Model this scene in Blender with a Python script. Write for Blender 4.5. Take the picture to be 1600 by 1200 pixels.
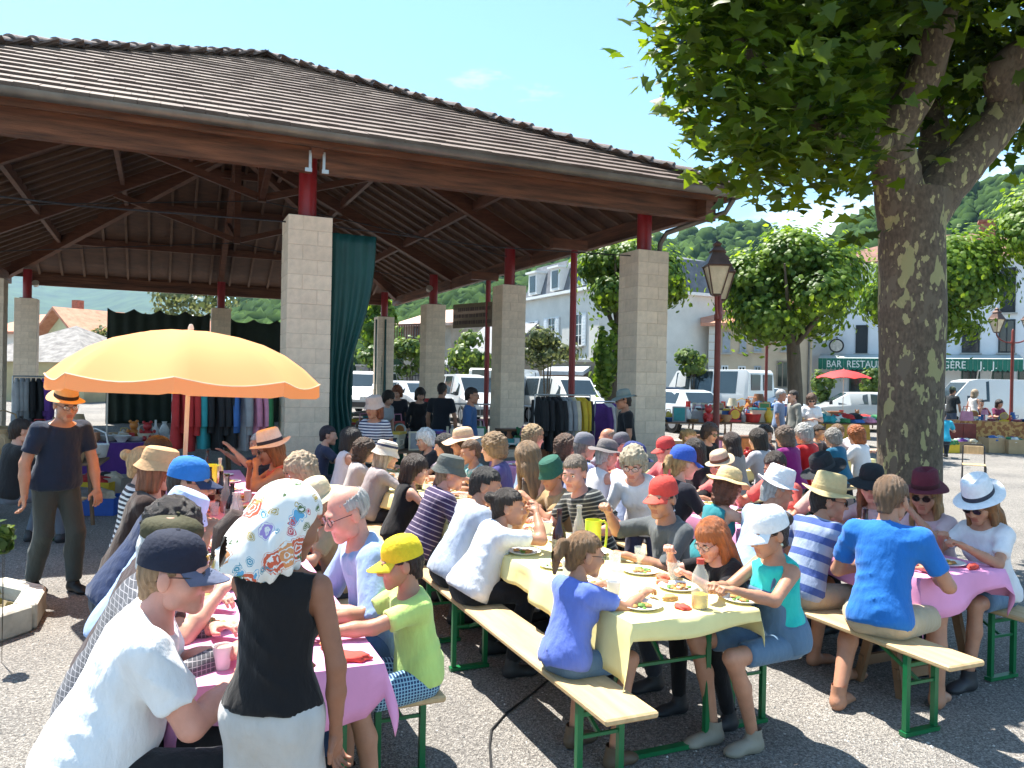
import bpy, bmesh, math, random
import numpy as np
from mathutils import Vector, Matrix, Quaternion
random.seed(7); np.random.seed(7)
R = math.radians
for o in list(bpy.data.objects): bpy.data.objects.remove(o)
scene = bpy.context.scene
COL = scene.collection
# ------------------------------------------------------------------ camera
FPX, HCAM = 1240.0, 1.85
PITCH, ROLL = math.atan(6 / FPX), R(1.15)
_F = Vector((0, math.cos(PITCH), -math.sin(PITCH))); _U0 = Vector((0, math.sin(PITCH), math.cos(PITCH))); _R0 = Vector((1, 0, 0))
_R = _R0 * math.cos(ROLL) + _U0 * math.sin(ROLL); _U = _U0 * math.cos(ROLL) - _R0 * math.sin(ROLL)
CAM = Vector((0, 0, HCAM))
cd = bpy.data.cameras.new('camera'); cam = bpy.data.objects.new('camera', cd); COL.objects.link(cam)
cd.sensor_width = 36; cd.lens = 36 * FPX / 1600; cd.clip_start = .05; cd.clip_end = 9000
M = Matrix.Identity(4)
for i in range(3):
    M[i][0] = _R[i]; M[i][1] = _U[i]; M[i][2] = -_F[i]; M[i][3] = CAM[i]
cam.matrix_world = M
scene.camera = cam
# ------------------------------------------------------------------ light
SUN_AZ, SUN_EL = -45.0, 66.0            # azimuth from +Y towards +X, elevation
w = bpy.data.worlds.new('World'); scene.world = w; w.use_nodes = True
nt = w.node_tree; nt.nodes.clear()
sky = nt.nodes.new('ShaderNodeTexSky'); sky.sky_type = 'NISHITA'; sky.sun_disc = False
sky.sun_elevation = R(SUN_EL); sky.sun_rotation = R(SUN_AZ); sky.altitude = 500
sky.air_density = 1.0; sky.dust_density = .6; sky.ozone_density = 1.0
bg = nt.nodes.new('ShaderNodeBackground'); bg.inputs[1].default_value = 0.10
out = nt.nodes.new('ShaderNodeOutputWorld')
tc = nt.nodes.new('ShaderNodeTexCoord'); mp = nt.nodes.new('ShaderNodeMapping'); mp.inputs['Scale'].default_value = (1.0, 1.0, 3.2)
mp.inputs['Location'].default_value = (.9, .55, .0)
nz = nt.nodes.new('ShaderNodeTexNoise'); nz.inputs['Scale'].default_value = 2.6; nz.inputs['Detail'].default_value = 9; nz.inputs['Roughness'].default_value = .58
cr = nt.nodes.new('ShaderNodeValToRGB'); cr.color_ramp.elements[0].position = .57; cr.color_ramp.elements[1].position = .72
mx = nt.nodes.new('ShaderNodeMixRGB'); mx.inputs[2].default_value = (7.5, 7.6, 7.8, 1)
L = nt.links.new
L(tc.outputs['Generated'], mp.inputs[0]); L(mp.outputs[0], nz.inputs[0]); L(nz.outputs[0], cr.inputs[0])
L(cr.outputs[0], mx.inputs[0]); tn = nt.nodes.new('ShaderNodeMixRGB'); tn.blend_type = 'MULTIPLY'; tn.inputs[0].default_value = 1; tn.inputs[2].default_value = (.86, 1.06, 1.04, 1); L(sky.outputs[0], tn.inputs[1]); L(tn.outputs[0], mx.inputs[1]); L(mx.outputs[0], bg.inputs[0]); L(bg.outputs[0], out.inputs[0])
sd = bpy.data.lights.new('sun', 'SUN'); sd.energy = 5.0; sd.angle = R(.53); sd.color = (1, .955, .87)
sun = bpy.data.objects.new('sun', sd); COL.objects.link(sun)
_sdir = Vector((math.sin(R(SUN_AZ)) * math.cos(R(SUN_EL)), math.cos(R(SUN_AZ)) * math.cos(R(SUN_EL)), math.sin(R(SUN_EL))))
sun.rotation_euler = (-_sdir).to_track_quat('-Z', 'Y').to_euler(); sun.location = _sdir * 60
vs = scene.view_settings; vs.view_transform = 'Standard'; vs.look = 'None'; vs.gamma = 1; vs.use_curve_mapping = False
vs.exposure = 1.5
scene.cycles.max_bounces = 8; scene.cycles.diffuse_bounces = 4; scene.cycles.transparent_max_bounces = 12
scene.cycles.use_adaptive_sampling = True; scene.cycles.use_denoising = True
# ------------------------------------------------------------------ pixel helpers (photo pixels, 1600x1200)
def ray(px, py): return _F + _R * ((px - 800) / FPX) + _U * ((600 - py) / FPX)
def PZ(px, py, z=0.0):
    r = ray(px, py); t = (z - HCAM) / r.z; return CAM + r * t
def PD(px, py, d):
    r = ray(px, py); return CAM + r * (d / r.y)
def gz(y): return max(0.0, min(y, 60) - 15) * .020      # the square rises gently towards the houses
# ------------------------------------------------------------------ mesh helpers
class MB:
    def __init__(s): s.v = []; s.f = []; s.m = []
    def add(s, vs, fs, mi=0, M=None):
        b = len(s.v)
        if M is not None: vs = [tuple(M @ Vector(p)) for p in vs]
        s.v += [tuple(p) for p in vs]; s.f += [tuple(b + i for i in f) for f in fs]; s.m += [mi] * len(fs); return s
    def box(s, c, d, mi=0, rz=0.0, M=None, taper=1.0):
        x, y, z = d[0] / 2, d[1] / 2, d[2] / 2; t = taper
        vs = [(-x, -y, -z), (x, -y, -z), (x, y, -z), (-x, y, -z), (-x * t, -y * t, z), (x * t, -y * t, z), (x * t, y * t, z), (-x * t, y * t, z)]
        cs, sn = math.cos(rz), math.sin(rz)
        vs = [(c[0] + a * cs - b * sn, c[1] + a * sn + b * cs, c[2] + e) for a, b, e in vs]
        return s.add(vs, [(3, 2, 1, 0), (4, 5, 6, 7), (0, 1, 5, 4), (1, 2, 6, 5), (2, 3, 7, 6), (3, 0, 4, 7)], mi, M)
    def bar(s, a, b, wd, ht, mi=0, up=(0, 0, 1), M=None):
        a = Vector(a); b = Vector(b); d = (b - a).normalized(); upv = Vector(up)
        sx = d.cross(upv)
        if sx.length < 1e-4: sx = d.cross(Vector((1, 0, 0)))
        sx.normalize(); uz = sx.cross(d)
        vs = []
        for p in (a, b):
            for i, j in ((-1, -1), (1, -1), (1, 1), (-1, 1)): vs.append(p + sx * (i * wd / 2) + uz * (j * ht / 2))
        return s.add(vs, [(0, 1, 2, 3), (7, 6, 5, 4), (1, 0, 4, 5), (2, 1, 5, 6), (3, 2, 6, 7), (0, 3, 7, 4)], mi, M)
    def tube(s, pts, r, n=8, mi=0, cap=True, M=None):
        pts = [Vector(p) for p in pts]; rs = r if isinstance(r, (list, tuple)) else [r] * len(pts)
        vs = []; fs = []; ref = None
        for i, p in enumerate(pts):
            d = (pts[min(i + 1, len(pts) - 1)] - pts[max(i - 1, 0)]).normalized()
            if ref is None:
                ref = d.cross(Vector((0, 0, 1)))
                if ref.length < .1: ref = d.cross(Vector((1, 0, 0)))
            ref = (ref - d * ref.dot(d)).normalized(); q = d.cross(ref)
            for k in range(n):
                a = 2 * math.pi * k / n; vs.append(p + (ref * math.cos(a) + q * math.sin(a)) * rs[i])
        for i in range(len(pts) - 1):
            for k in range(n):
                a = i * n + k; b = i * n + (k + 1) % n; fs.append((a, b, b + n, a + n))
        if cap:
            fs.append(tuple(range(n - 1, -1, -1))); o = (len(pts) - 1) * n; fs.append(tuple(range(o, o + n)))
        return s.add(vs, fs, mi, M)
    def lathe(s, prof, n=16, c=(0, 0, 0), mi=0, sx=1, sy=1, M=None):
        vs = []; fs = []
        for r, z in prof:
            for k in range(n):
                a = 2 * math.pi * k / n; vs.append((c[0] + r * sx * math.cos(a), c[1] + r * sy * math.sin(a), c[2] + z))
        for i in range(len(prof) - 1):
            for k in range(n):
                a = i * n + k; b = i * n + (k + 1) % n; fs.append((a, b, b + n, a + n))
        if prof[0][0] > 1e-5: fs.append(tuple(range(n - 1, -1, -1)))
        if prof[-1][0] > 1e-5: o = (len(prof) - 1) * n; fs.append(tuple(range(o, o + n)))
        return s.add(vs, fs, mi, M)
    def prism(s, poly, a, b, axis='y', mi=0, M=None):   # poly in the plane across axis
        n = len(poly); vs = []
        for t in (a, b):
            for p, q in poly:
                vs.append({'y': (p, t, q), 'x': (t, p, q), 'z': (p, q, t)}[axis])
        fs = [tuple(range(n)), tuple(range(2 * n - 1, n - 1, -1))] + [((k + 1) % n, k, k + n, (k + 1) % n + n) for k in range(n)]
        return s.add(vs, fs, mi, M)
    def mesh(s, name, mats=(), smooth=False, ang=40):
        me = bpy.data.meshes.new(name); me.from_pydata(s.v, [], s.f)
        for m in (mats if isinstance(mats, (list, tuple)) else [mats]): me.materials.append(m)
        if any(s.m): me.polygons.foreach_set('material_index', s.m)
        fixn(me)
        if smooth:
            me.polygons.foreach_set('use_smooth', [True] * len(me.polygons)); me.set_sharp_from_angle(angle=R(ang))
        me.update(); return me
    def build(s, name, mats, parent=None, smooth=False, ang=40, loc=None, rz=None):
        return link(name, s.mesh(name, mats, smooth, ang), parent, loc, rz)
def fixn(me):
    bm = bmesh.new(); bm.from_mesh(me); bmesh.ops.recalc_face_normals(bm, faces=bm.faces); bm.to_mesh(me); bm.free()
def link(name, me, parent=None, loc=None, rz=None, M=None):
    o = bpy.data.objects.new(name, me); COL.objects.link(o)
    if parent is not None: o.parent = parent
    if loc is not None: o.location = loc
    if rz is not None: o.rotation_euler[2] = rz
    if M is not None: o.matrix_local = M
    return o
def empty(name, loc=(0, 0, 0), rz=0.0):
    o = bpy.data.objects.new(name, None); COL.objects.link(o); o.location = loc; o.rotation_euler[2] = rz; o.empty_display_size = .1
    return o
def tag(o, label=None, cat=None, group=None, kind=None):
    if label: o['label'] = label
    if cat: o['category'] = cat
    if group: o['group'] = group
    if kind: o['kind'] = kind
    return o
def copy_tree(o, parent=None, loc=None, rz=None):
    c = o.copy(); COL.objects.link(c)
    if parent is not None: c.parent = parent
    if loc is not None: c.location = loc
    if rz is not None: c.rotation_euler[2] = rz
    for ch in o.children: copy_tree(ch, c)
    return c
_bev = {}
def bevel_box_mesh(name, d, b, mats, jitter=0.0):
    bm = bmesh.new(); bmesh.ops.create_cube(bm, size=1)
    for v in bm.verts: v.co = Vector((v.co.x * d[0], v.co.y * d[1], v.co.z * d[2]))
    bmesh.ops.bevel(bm, geom=list(bm.edges), offset=b, segments=1, affect='EDGES')
    me = bpy.data.meshes.new(name); bm.to_mesh(me); bm.free()
    for m in (mats if isinstance(mats, (list, tuple)) else [mats]): me.materials.append(m)
    return me
# ------------------------------------------------------------------ materials
MATS = {}
def mat(name, col, rough=.7, var=.12, scale=6.0, bump=0.0, bscale=40.0, metal=0.0, spec=.4, col2=None, hue=0.0, trans=0.0, coords='Object', stretch=None, emis=None, alpha=1.0, objvar=0.0):
    """principled with noisy colour between col*(1-var) and col*(1+var) (or col2), noise bump"""
    if name in MATS: return MATS[name]
    m = bpy.data.materials.new(name); m.use_nodes = True; nt = m.node_tree; b = nt.nodes['Principled BSDF']; L = nt.links.new
    b.inputs['Roughness'].default_value = rough; b.inputs['Metallic'].default_value = metal; b.inputs['Specular IOR Level'].default_value = spec
    col = tuple(col[:3])
    tcn = nt.nodes.new('ShaderNodeTexCoord'); src = tcn.outputs[coords]
    if stretch:
        mp = nt.nodes.new('ShaderNodeMapping'); mp.inputs['Scale'].default_value = stretch; L(src, mp.inputs[0]); src = mp.outputs[0]
    if var or col2:
        n = nt.nodes.new('ShaderNodeTexNoise'); n.inputs['Scale'].default_value = scale; n.inputs['Detail'].default_value = 6; n.inputs['Roughness'].default_value = .6
        r = nt.nodes.new('ShaderNodeValToRGB'); r.color_ramp.elements[0].position = .32; r.color_ramp.elements[1].position = .68
        lo = tuple(c * (1 - var) for c in col); hi = tuple(min(1, c * (1 + var)) for c in col)
        if col2: hi = tuple(col2[:3]); lo = col
        r.color_ramp.elements[0].color = (*lo, 1); r.color_ramp.elements[1].color = (*hi, 1)
        L(src, n.inputs[0]); L(n.outputs[0], r.inputs[0]); o = r.outputs[0]
        if objvar:
            oi = nt.nodes.new('ShaderNodeObjectInfo'); hs = nt.nodes.new('ShaderNodeHueSaturation'); mr = nt.nodes.new('ShaderNodeMapRange')
            mr.inputs[3].default_value = 1 - objvar; mr.inputs[4].default_value = 1 + objvar
            L(oi.outputs['Random'], mr.inputs[0]); L(mr.outputs[0], hs.inputs['Value']); L(o, hs.inputs['Color']); o = hs.outputs[0]
        L(o, b.inputs['Base Color'])
    else: b.inputs['Base Color'].default_value = (*col, 1)
    if bump:
        n2 = nt.nodes.new('ShaderNodeTexNoise'); n2.inputs['Scale'].default_value = bscale; n2.inputs['Detail'].default_value = 5
        bp = nt.nodes.new('ShaderNodeBump'); bp.inputs['Strength'].default_value = bump; bp.inputs['Distance'].default_value = .02
        L(src, n2.inputs[0]); L(n2.outputs[0], bp.inputs['Height']); L(bp.outputs[0], b.inputs['Normal'])
    if emis: b.inputs['Emission Color'].default_value = (*emis[:3], 1); b.inputs['Emission Strength'].default_value = emis[3]
    if trans: b.inputs['Transmission Weight'].default_value = trans
    if alpha < 1: b.inputs['Alpha'].default_value = alpha
    MATS[name] = m; return m
def leafmat(name, c1, c2, tr=.45, scale=1.2):
    if name in MATS: return MATS[name]
    m = bpy.data.materials.new(name); m.use_nodes = True; nt = m.node_tree; nt.nodes.clear(); L = nt.links.new
    o = nt.nodes.new('ShaderNodeOutputMaterial'); g = nt.nodes.new('ShaderNodeNewGeometry'); n = nt.nodes.new('ShaderNodeTexNoise'); n.inputs['Scale'].default_value = scale; n.inputs['Detail'].default_value = 3
    tcn = nt.nodes.new('ShaderNodeTexCoord'); L(tcn.outputs['Object'], n.inputs[0])
    ad = nt.nodes.new('ShaderNodeMath'); ad.operation = 'ADD'; mu = nt.nodes.new('ShaderNodeMath'); mu.operation = 'MULTIPLY_ADD'; mu.inputs[1].default_value = .6; mu.inputs[2].default_value = -.3
    L(g.outputs['Random Per Island'], mu.inputs[0]); L(n.outputs[0], ad.inputs[0]); L(mu.outputs[0], ad.inputs[1])
    r = nt.nodes.new('ShaderNodeValToRGB'); r.color_ramp.elements[0].position = .25; r.color_ramp.elements[1].position = .8
    r.color_ramp.elements[0].color = (*c1, 1); r.color_ramp.elements[1].color = (*c2, 1); L(ad.outputs[0], r.inputs[0])
    p = nt.nodes.new('ShaderNodeBsdfPrincipled'); p.inputs['Roughness'].default_value = .45; p.inputs['Specular IOR Level'].default_value = .35; L(r.outputs[0], p.inputs['Base Color'])
    t = nt.nodes.new('ShaderNodeBsdfTranslucent'); hs = nt.nodes.new('ShaderNodeHueSaturation'); hs.inputs['Hue'].default_value = .48; hs.inputs['Saturation'].default_value = 1.1; hs.inputs['Value'].default_value = 1.7
    L(r.outputs[0], hs.inputs['Color']); L(hs.outputs[0], t.inputs[0])
    x = nt.nodes.new('ShaderNodeMixShader'); x.inputs[0].default_value = tr; L(p.outputs[0], x.inputs[1]); L(t.outputs[0], x.inputs[2]); L(x.outputs[0], o.inputs[0])
    MATS[name] = m; return m
def ngrp(m): return m.node_tree, m.node_tree.nodes['Principled BSDF'], m.node_tree.links.new
def np_mesh(name, V, F, mi=None, smooth=True, attr=None):
    me = bpy.data.meshes.new(name); nv, nf = len(V), len(F); k = F.shape[1]
    me.vertices.add(nv); me.vertices.foreach_set('co', np.asarray(V, np.float32).ravel()); me.loops.add(nf * k); me.loops.foreach_set('vertex_index', F.astype(np.int32).ravel())
    me.polygons.add(nf); me.polygons.foreach_set('loop_start', np.arange(0, nf * k, k, dtype=np.int32)); me.polygons.foreach_set('loop_total', np.full(nf, k, np.int32))
    if smooth: me.polygons.foreach_set('use_smooth', np.ones(nf, bool))
    if mi is not None: me.polygons.foreach_set('material_index', np.asarray(mi, np.int32))
    me.update(calc_edges=True)
    for n, a in (attr or {}).items():
        at = me.attributes.new(n, 'FLOAT', 'POINT'); at.data.foreach_set('value', np.asarray(a, np.float32))
    return me
# ================================================================== ground
def ground_material():
    m = bpy.data.materials.new('asphalt'); m.use_nodes = True; nt, b, L = ngrp(m); MATS['asphalt'] = m
    tcn = nt.nodes.new('ShaderNodeTexCoord')
    v = nt.nodes.new('ShaderNodeTexVoronoi'); v.inputs['Scale'].default_value = 130; v.inputs['Randomness'].default_value = 1
    n1 = nt.nodes.new('ShaderNodeTexNoise'); n1.inputs['Scale'].default_value = .7; n1.inputs['Detail'].default_value = 7; n1.inputs['Roughness'].default_value = .62
    n2 = nt.nodes.new('ShaderNodeTexNoise'); n2.inputs['Scale'].default_value = 46; n2.inputs['Detail'].default_value = 6; n2.inputs['Roughness'].default_value = .7
    for q in (v, n1, n2): L(tcn.outputs['Object'], q.inputs['Vector'])
    r1 = nt.nodes.new('ShaderNodeValToRGB'); e = r1.color_ramp.elements; e[0].position = .25; e[0].color = (.20, .19, .18, 1); e[1].position = .8; e[1].color = (.46, .435, .405, 1)
    L(v.outputs['Color'], r1.inputs[0])
    r2 = nt.nodes.new('ShaderNodeValToRGB'); e = r2.color_ramp.elements; e[0].position = .3; e[0].color = (.70, .69, .69, 1); e[1].position = .72; e[1].color = (1.1, 1.07, 1.03, 1)
    L(n1.outputs[0], r2.inputs[0])
    r3 = nt.nodes.new('ShaderNodeValToRGB'); e = r3.color_ramp.elements; e[0].position = .35; e[0].color = (.55, .55, .55, 1); e[1].position = .62; e[1].color = (1.15, 1.15, 1.15, 1)
    L(n2.outputs[0], r3.inputs[0])
    a = nt.nodes.new('ShaderNodeMixRGB'); a.blend_type = 'MULTIPLY'; a.inputs[0].default_value = 1; L(r1.outputs[0], a.inputs[1]); L(r2.outputs[0], a.inputs[2])
    c = nt.nodes.new('ShaderNodeMixRGB'); c.blend_type = 'MULTIPLY'; c.inputs[0].default_value = 1; L(a.outputs[0], c.inputs[1]); L(r3.outputs[0], c.inputs[2]); L(c.outputs[0], b.inputs['Base Color'])
    b.inputs['Roughness'].default_value = .92; b.inputs['Specular IOR Level'].default_value = .2
    bp = nt.nodes.new('ShaderNodeBump'); bp.inputs['Strength'].default_value = .9; bp.inputs['Distance'].default_value = .012
    ma = nt.nodes.new('ShaderNodeMath'); ma.operation = 'ADD'; L(v.outputs['Distance'], ma.inputs[0]); L(n2.outputs[0], ma.inputs[1]); L(ma.outputs[0], bp.inputs['Height']); L(bp.outputs[0], b.inputs['Normal'])
    return m
g = MB(); N = 40
xs = [-3000, -600, -150, -60] + [-30 + i * 1.5 for i in range(41)] + [60, 150, 600, 3000]; ys = [-400, -60, -10] + [-3 + i * 1.5 for i in range(34)] + [60, 90, 150, 400, 1200, 4000]
vs_ = [(x, y, gz(y)) for y in ys for x in xs]; nx = len(xs)
g.add(vs_, [(j * nx + i, j * nx + i + 1, (j + 1) * nx + i + 1, (j + 1) * nx + i) for j in range(len(ys) - 1) for i in range(nx - 1)])
tag(g.build('ground', ground_material()), kind='structure')
# loose gravel chips lying on the asphalt near the camera: stuff
def gravel():
    b = MB(); rng = random.Random(3)
    for _ in range(9000):
        y = 2.6 + rng.random() ** 1.6 * 7.5; x = rng.uniform(-.75, .75) * (y + .6); r = rng.uniform(.003, .0085) * (1.5 if rng.random() < .08 else 1)
        a = rng.random() * 6.28; q = [(x + r * math.cos(a + k * 1.57) * rng.uniform(.7, 1.3), y + r * math.sin(a + k * 1.57) * rng.uniform(.7, 1.3), .0005) for k in range(4)]
        t = (x + rng.uniform(-.3, .3) * r, y + rng.uniform(-.3, .3) * r, r * rng.uniform(.5, 1.0))
        b.add(q + [t], [(0, 1, 4), (1, 2, 4), (2, 3, 4), (3, 0, 4)])
    m = leafmat('gravel_chip', (.16, .155, .15), (.52, .5, .47), tr=0.0, scale=3)
    tag(b.build('gravel', m), 'loose grey gravel chips scattered over the asphalt square', 'gravel', kind='stuff')
gravel()
# ================================================================== market hall
HU, HV = 5.6, 5.65                       # pillar spacing
HO = Vector((2.19, 13.45, 0)); HROT = R(24)
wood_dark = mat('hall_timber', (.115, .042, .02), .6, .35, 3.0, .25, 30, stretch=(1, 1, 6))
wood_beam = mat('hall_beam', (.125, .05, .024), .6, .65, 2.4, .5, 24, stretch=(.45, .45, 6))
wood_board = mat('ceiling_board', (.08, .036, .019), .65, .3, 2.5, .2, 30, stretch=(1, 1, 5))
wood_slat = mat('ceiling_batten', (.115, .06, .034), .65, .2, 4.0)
red_paint = mat('red_painted_steel', (.23, .012, .016), .38, .15, 5.0, .05, 60)
zinc = mat('zinc_gutter', (.15, .14, .125), .42, .25, 2.5, .05, 20, metal=.55)
steel = mat('galvanised_steel', (.5, .51, .52), .4, .1, 8.0, metal=.6)
block_m = mat('split_block', (.72, .585, .45), .9, .10, 9.0, .35, 55, objvar=.07)
mortar_m = mat('mortar', (.55, .44, .34), .95, .1, 14, .2, 60)
tile_m = mat('roof_tile', (.11, .07, .056), .75, .3, 1.2, .3, 40, col2=(.20, .15, .12))
ridge_m = mat('ridge_tile', (.115, .082, .075), .85, .3, 9.0, .4, 40, col2=(.22, .18, .165), objvar=.15)
curtain_m = mat('green_tarpaulin', (.006, .062, .058), .5, .2, 2.0, .12, 8)
dark_curtain = mat('dark_green_sheet', (.012, .022, .014), .75, .3, 2.0, .1, 20)
hall = tag(empty('market_hall', HO, HROT), 'open market hall with dark tiled hip roof on pale block pillars', 'hall')
PH, CH = 4.05, .2025
bl = bevel_box_mesh('block', (.3955, .1965, CH - .005), .004, block_m)
bs = bevel_box_mesh('block_corner', (.392, .192, CH - .008), .006, block_m)
def pillar(i, j):
    c = MB().box((0, 0, PH / 2 - .001), (.585, .585, PH - .004))
    p = c.build('pillar', mortar_m, hall, loc=(-i * HU, j * HV, 0))
    n = int(round(PH / CH))
    for k in range(n):
        z = (k + .5) * CH
        fl = k % 2
        for q in range(4):
            a = q * math.pi / 2
            # pinwheel of four 40x20 blocks round a 20x20 core, mirrored every other course
            x, y = (-.1, -.2) if fl == 0 else (.1, -.2)
            cs, sn = math.cos(a), math.sin(a)
            o = link('block', bl, p, loc=(x * cs - y * sn, x * sn + y * cs, z), rz=a + random.uniform(-.006, .006))
            o.scale = (1 + random.uniform(-.004, .004), 1 + random.uniform(-.02, .012), 1)
    t = MB().tube([(0, 0, PH - .002), (0, 0, 4.95)], .125, 20)
    t.build('red_post', red_paint, p, smooth=True)
    pl = MB().box((0, 0, PH + .012), (.36, .36, .02)); pl.build('base_plate', red_paint, p)
for i in range(3):
    for j in range(4):
        if i in (0, 2) or j in (0, 3): pillar(i, j)
# --- roof geometry (local: x to -2HU, y to 3HV)
OV = 1.05; EZ = 5.0; PIT = (8.33 - 5.0) / (HU + OV)
X0, X1, Y0, Y1 = -2 * HU - OV, OV, -OV, 3 * HV + OV
xc = (X0 + X1) / 2; half = (X1 - X0) / 2
RZ = EZ + half * PIT; RA = Vector((xc, Y0 + half, RZ)); RB = Vector((xc, Y1 - half, RZ))
def roof_tiles():
    b = MB(); rng = random.Random(5); NR = 22
    sl = math.hypot(half, half * PIT); nrm = math.atan(PIT)
    sides = [((X0, Y0), (X1, Y0), (0, 1)), ((X1, Y0), (X1, Y1), (-1, 0)), ((X1, Y1), (X0, Y1), (0, -1)), ((X0, Y1), (X0, Y0), (1, 0))]
    TW = .25
    for si, (A, B, inn) in enumerate(sides):
        A = Vector((*A, 0)); B = Vector((*B, 0)); inn = Vector((*inn, 0)); ln = (B - A).length; e = (B - A) / ln
        upv = (inn * math.cos(nrm) + Vector((0, 0, 1)) * math.sin(nrm)); nv = (Vector((0, 0, 1)) * math.cos(nrm) - inn * math.sin(nrm))
        for r in range(NR):
            s0 = r * sl / NR; run0 = s0 * math.cos(nrm); mid = run0 + .5 * sl / NR * math.cos(nrm)
            a0, a1 = run0 * .98, ln - run0 * .98
            if a1 - a0 < .05: continue
            k = 0; x = a0 - (rng.random() * TW if False else (r % 2) * TW / 2)
            while x < a1:
                xa = max(x, a0); xb = min(x + TW - .004, a1); x += TW
                if xb - xa < .03: continue
                lift = .052 + rng.uniform(-.004, .004); jit = rng.uniform(-.004, .004) + (.012 if rng.random() < .02 else 0)
                rise = sl / NR + .05
                p = [A + e * xa, A + e * xb]
                base = Vector((0, 0, EZ)) + upv * (s0 + jit)
                lo0, lo1 = p[0] + base, p[1] + base
                vs = [lo0, lo1, lo1 + nv * lift, lo0 + nv * lift]
                top = upv * rise
                # clip upper corners to the hip
                ua = max(0, (a0 + rise * math.cos(nrm)) - xa) * 0; 
                vs += [lo0 + top + nv * .002, lo1 + top + nv * .002, lo1 + top + nv * .016, lo0 + top + nv * .016]
                b.add(vs, [(0, 1, 2, 3), (3, 2, 6, 7), (1, 5, 6, 2), (0, 3, 7, 4)])
    return b
bb = MB()
cs_ = [Vector((X0, Y0, EZ - .03)), Vector((X1, Y0, EZ - .03)), Vector((X1, Y1, EZ - .03)), Vector((X0, Y1, EZ - .03)), RA - Vector((0, 0, .03)), RB - Vector((0, 0, .03))]
lo = [v - Vector((0, 0, .05)) for v in cs_]
bb.add(cs_ + lo, [(0, 1, 4), (1, 2, 5, 4), (2, 3, 5), (3, 0, 4, 5), (7, 6, 10), (8, 7, 10, 11), (9, 8, 11), (6, 9, 11, 10), (0, 6, 7, 1), (1, 7, 8, 2), (2, 8, 9, 3), (3, 9, 6, 0)])
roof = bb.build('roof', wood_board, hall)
rt = roof_tiles().build('roof_tiles', tile_m, roof); rt['kind'] = 'stuff'
# ridge and hip tiles, each a part
hb = MB(); prof = [(math.cos(a) * .135, math.sin(a) * .085) for a in [math.pi * k / 8 for k in range(9)]]
nT = len(prof); v0 = [(x * .92, 0, z * .92 + .03) for x, z in prof] + [(x * 1.12, .43, z * 1.12 + .06) for x, z in prof] + [(x * .98, .43, z * .9 + .04) for x, z in prof]
hb.add(v0, [(k, k + 1, k + 1 + nT, k + nT) for k in range(nT - 1)] + [(k + nT, k + nT + 1, k + 1 + 2 * nT, k + 2 * nT) for k in range(nT - 1)])
hipmesh = hb.mesh('ridge_tile', ridge_m, smooth=True, ang=50)
def hip_line(a, b, n):
    a = Vector(a); b = Vector(b); d = (b - a).normalized(); x = d.cross(Vector((0, 0, 1))).normalized(); z = x.cross(d)
    for k in range(n):
        p = a + (b - a) * (k / n) + z * random.uniform(-.004, .008)
        Mx = Matrix((( x.x, d.x, z.x, p.x), (x.y, d.y, z.y, p.y), (x.z, d.z, z.z, p.z), (0, 0, 0, 1)))
        o = link('ridge_tile', hipmesh, roof); o.matrix_local = Mx @ Matrix.Rotation(random.uniform(-.03, .03), 4, 'Z')
CZ = Vector((0, 0, .02))
for cx, cy, top in ((X0, Y0, RA), (X1, Y0, RA), (X1, Y1, RB), (X0, Y1, RB)):
    hip_line(top + CZ, Vector((cx, cy, EZ)) + CZ, 26)
hip_line(RB + CZ, RA + CZ, 14)
# gutters + downpipe
def gutter(a, b):
    a = Vector(a); b = Vector(b); d = (b - a).normalized(); x = d.cross(Vector((0, 0, 1))).normalized(); m = MB()
    pr = [(.085 * math.cos(t), -.1 + .0 + .095 * -math.sin(t) + .06) for t in [math.pi * k / 8 for k in range(9)]]
    pts = []
    for p in (a, b):
        pts += [p + x * q + Vector((0, 0, z)) for q, z in pr] + [p + x * (q * .9) + Vector((0, 0, z + .004)) for q, z in pr]
    n = 9
    m.add(pts, [(k, k + 1, k + 1 + 2 * n, k + 2 * n) for k in range(n - 1)] + [(k + n + 1, k + n, k + 3 * n, k + 1 + 3 * n) for k in range(n - 1)])
    for p in (a, b):
        pass
    g_ = m.build('gutter', zinc, hall, smooth=True)
    nb = int((b - a).length / .62)
    for k in range(1, nb):
        p = a + (b - a) * (k / nb); j = MB()
        q1 = [p - d * .009 + x * (q * 1.03) + Vector((0, 0, z - .003)) for q, z in pr]; q2 = [p + d * .009 + x * (q * 1.03) + Vector((0, 0, z - .003)) for q, z in pr]
        j.add(q1 + q2, [(i, i + 1, i + 1 + n, i + n) for i in range(n - 1)]); j.build('bracket', zinc, g_)
    return g_
gutz = EZ - .0
gutter((X0 - .05, Y0 - .05, gutz), (X1 + .06, Y0 - .05, gutz)); gutter((X1 + .05, Y0 - .05, gutz), (X1 + .05, Y1, gutz))
gutter((X1, Y1 + .05, gutz), (X0, Y1 + .05, gutz)); gutter((X0 - .05, Y1, gutz), (X0 - .05, Y0, gutz))
dp = MB().tube([(X1 + .03, Y0 + .1, gutz - .12), (X1 - .04, Y0 + .2, gutz - .32), (.42, -.05, 4.42), (.36, .05, 4.25), (.36, .1, 3.9), (.36, .1, .05)], .045, 10)
dp.build('downpipe', zinc, hall, smooth=True)
dp = MB().tube([(-2 * HU - .9, 2 * HV + .1, gutz - .12), (-2 * HU - .5, 2 * HV + .2, 4.6), (-2 * HU - .36, 2 * HV + .2, 4.4), (-2 * HU - .36, 2 * HV + .2, .05)], .05, 10)
dp.build('downpipe', mat('dark_pipe', (.03, .028, .03), .5), hall, smooth=True)
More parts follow.
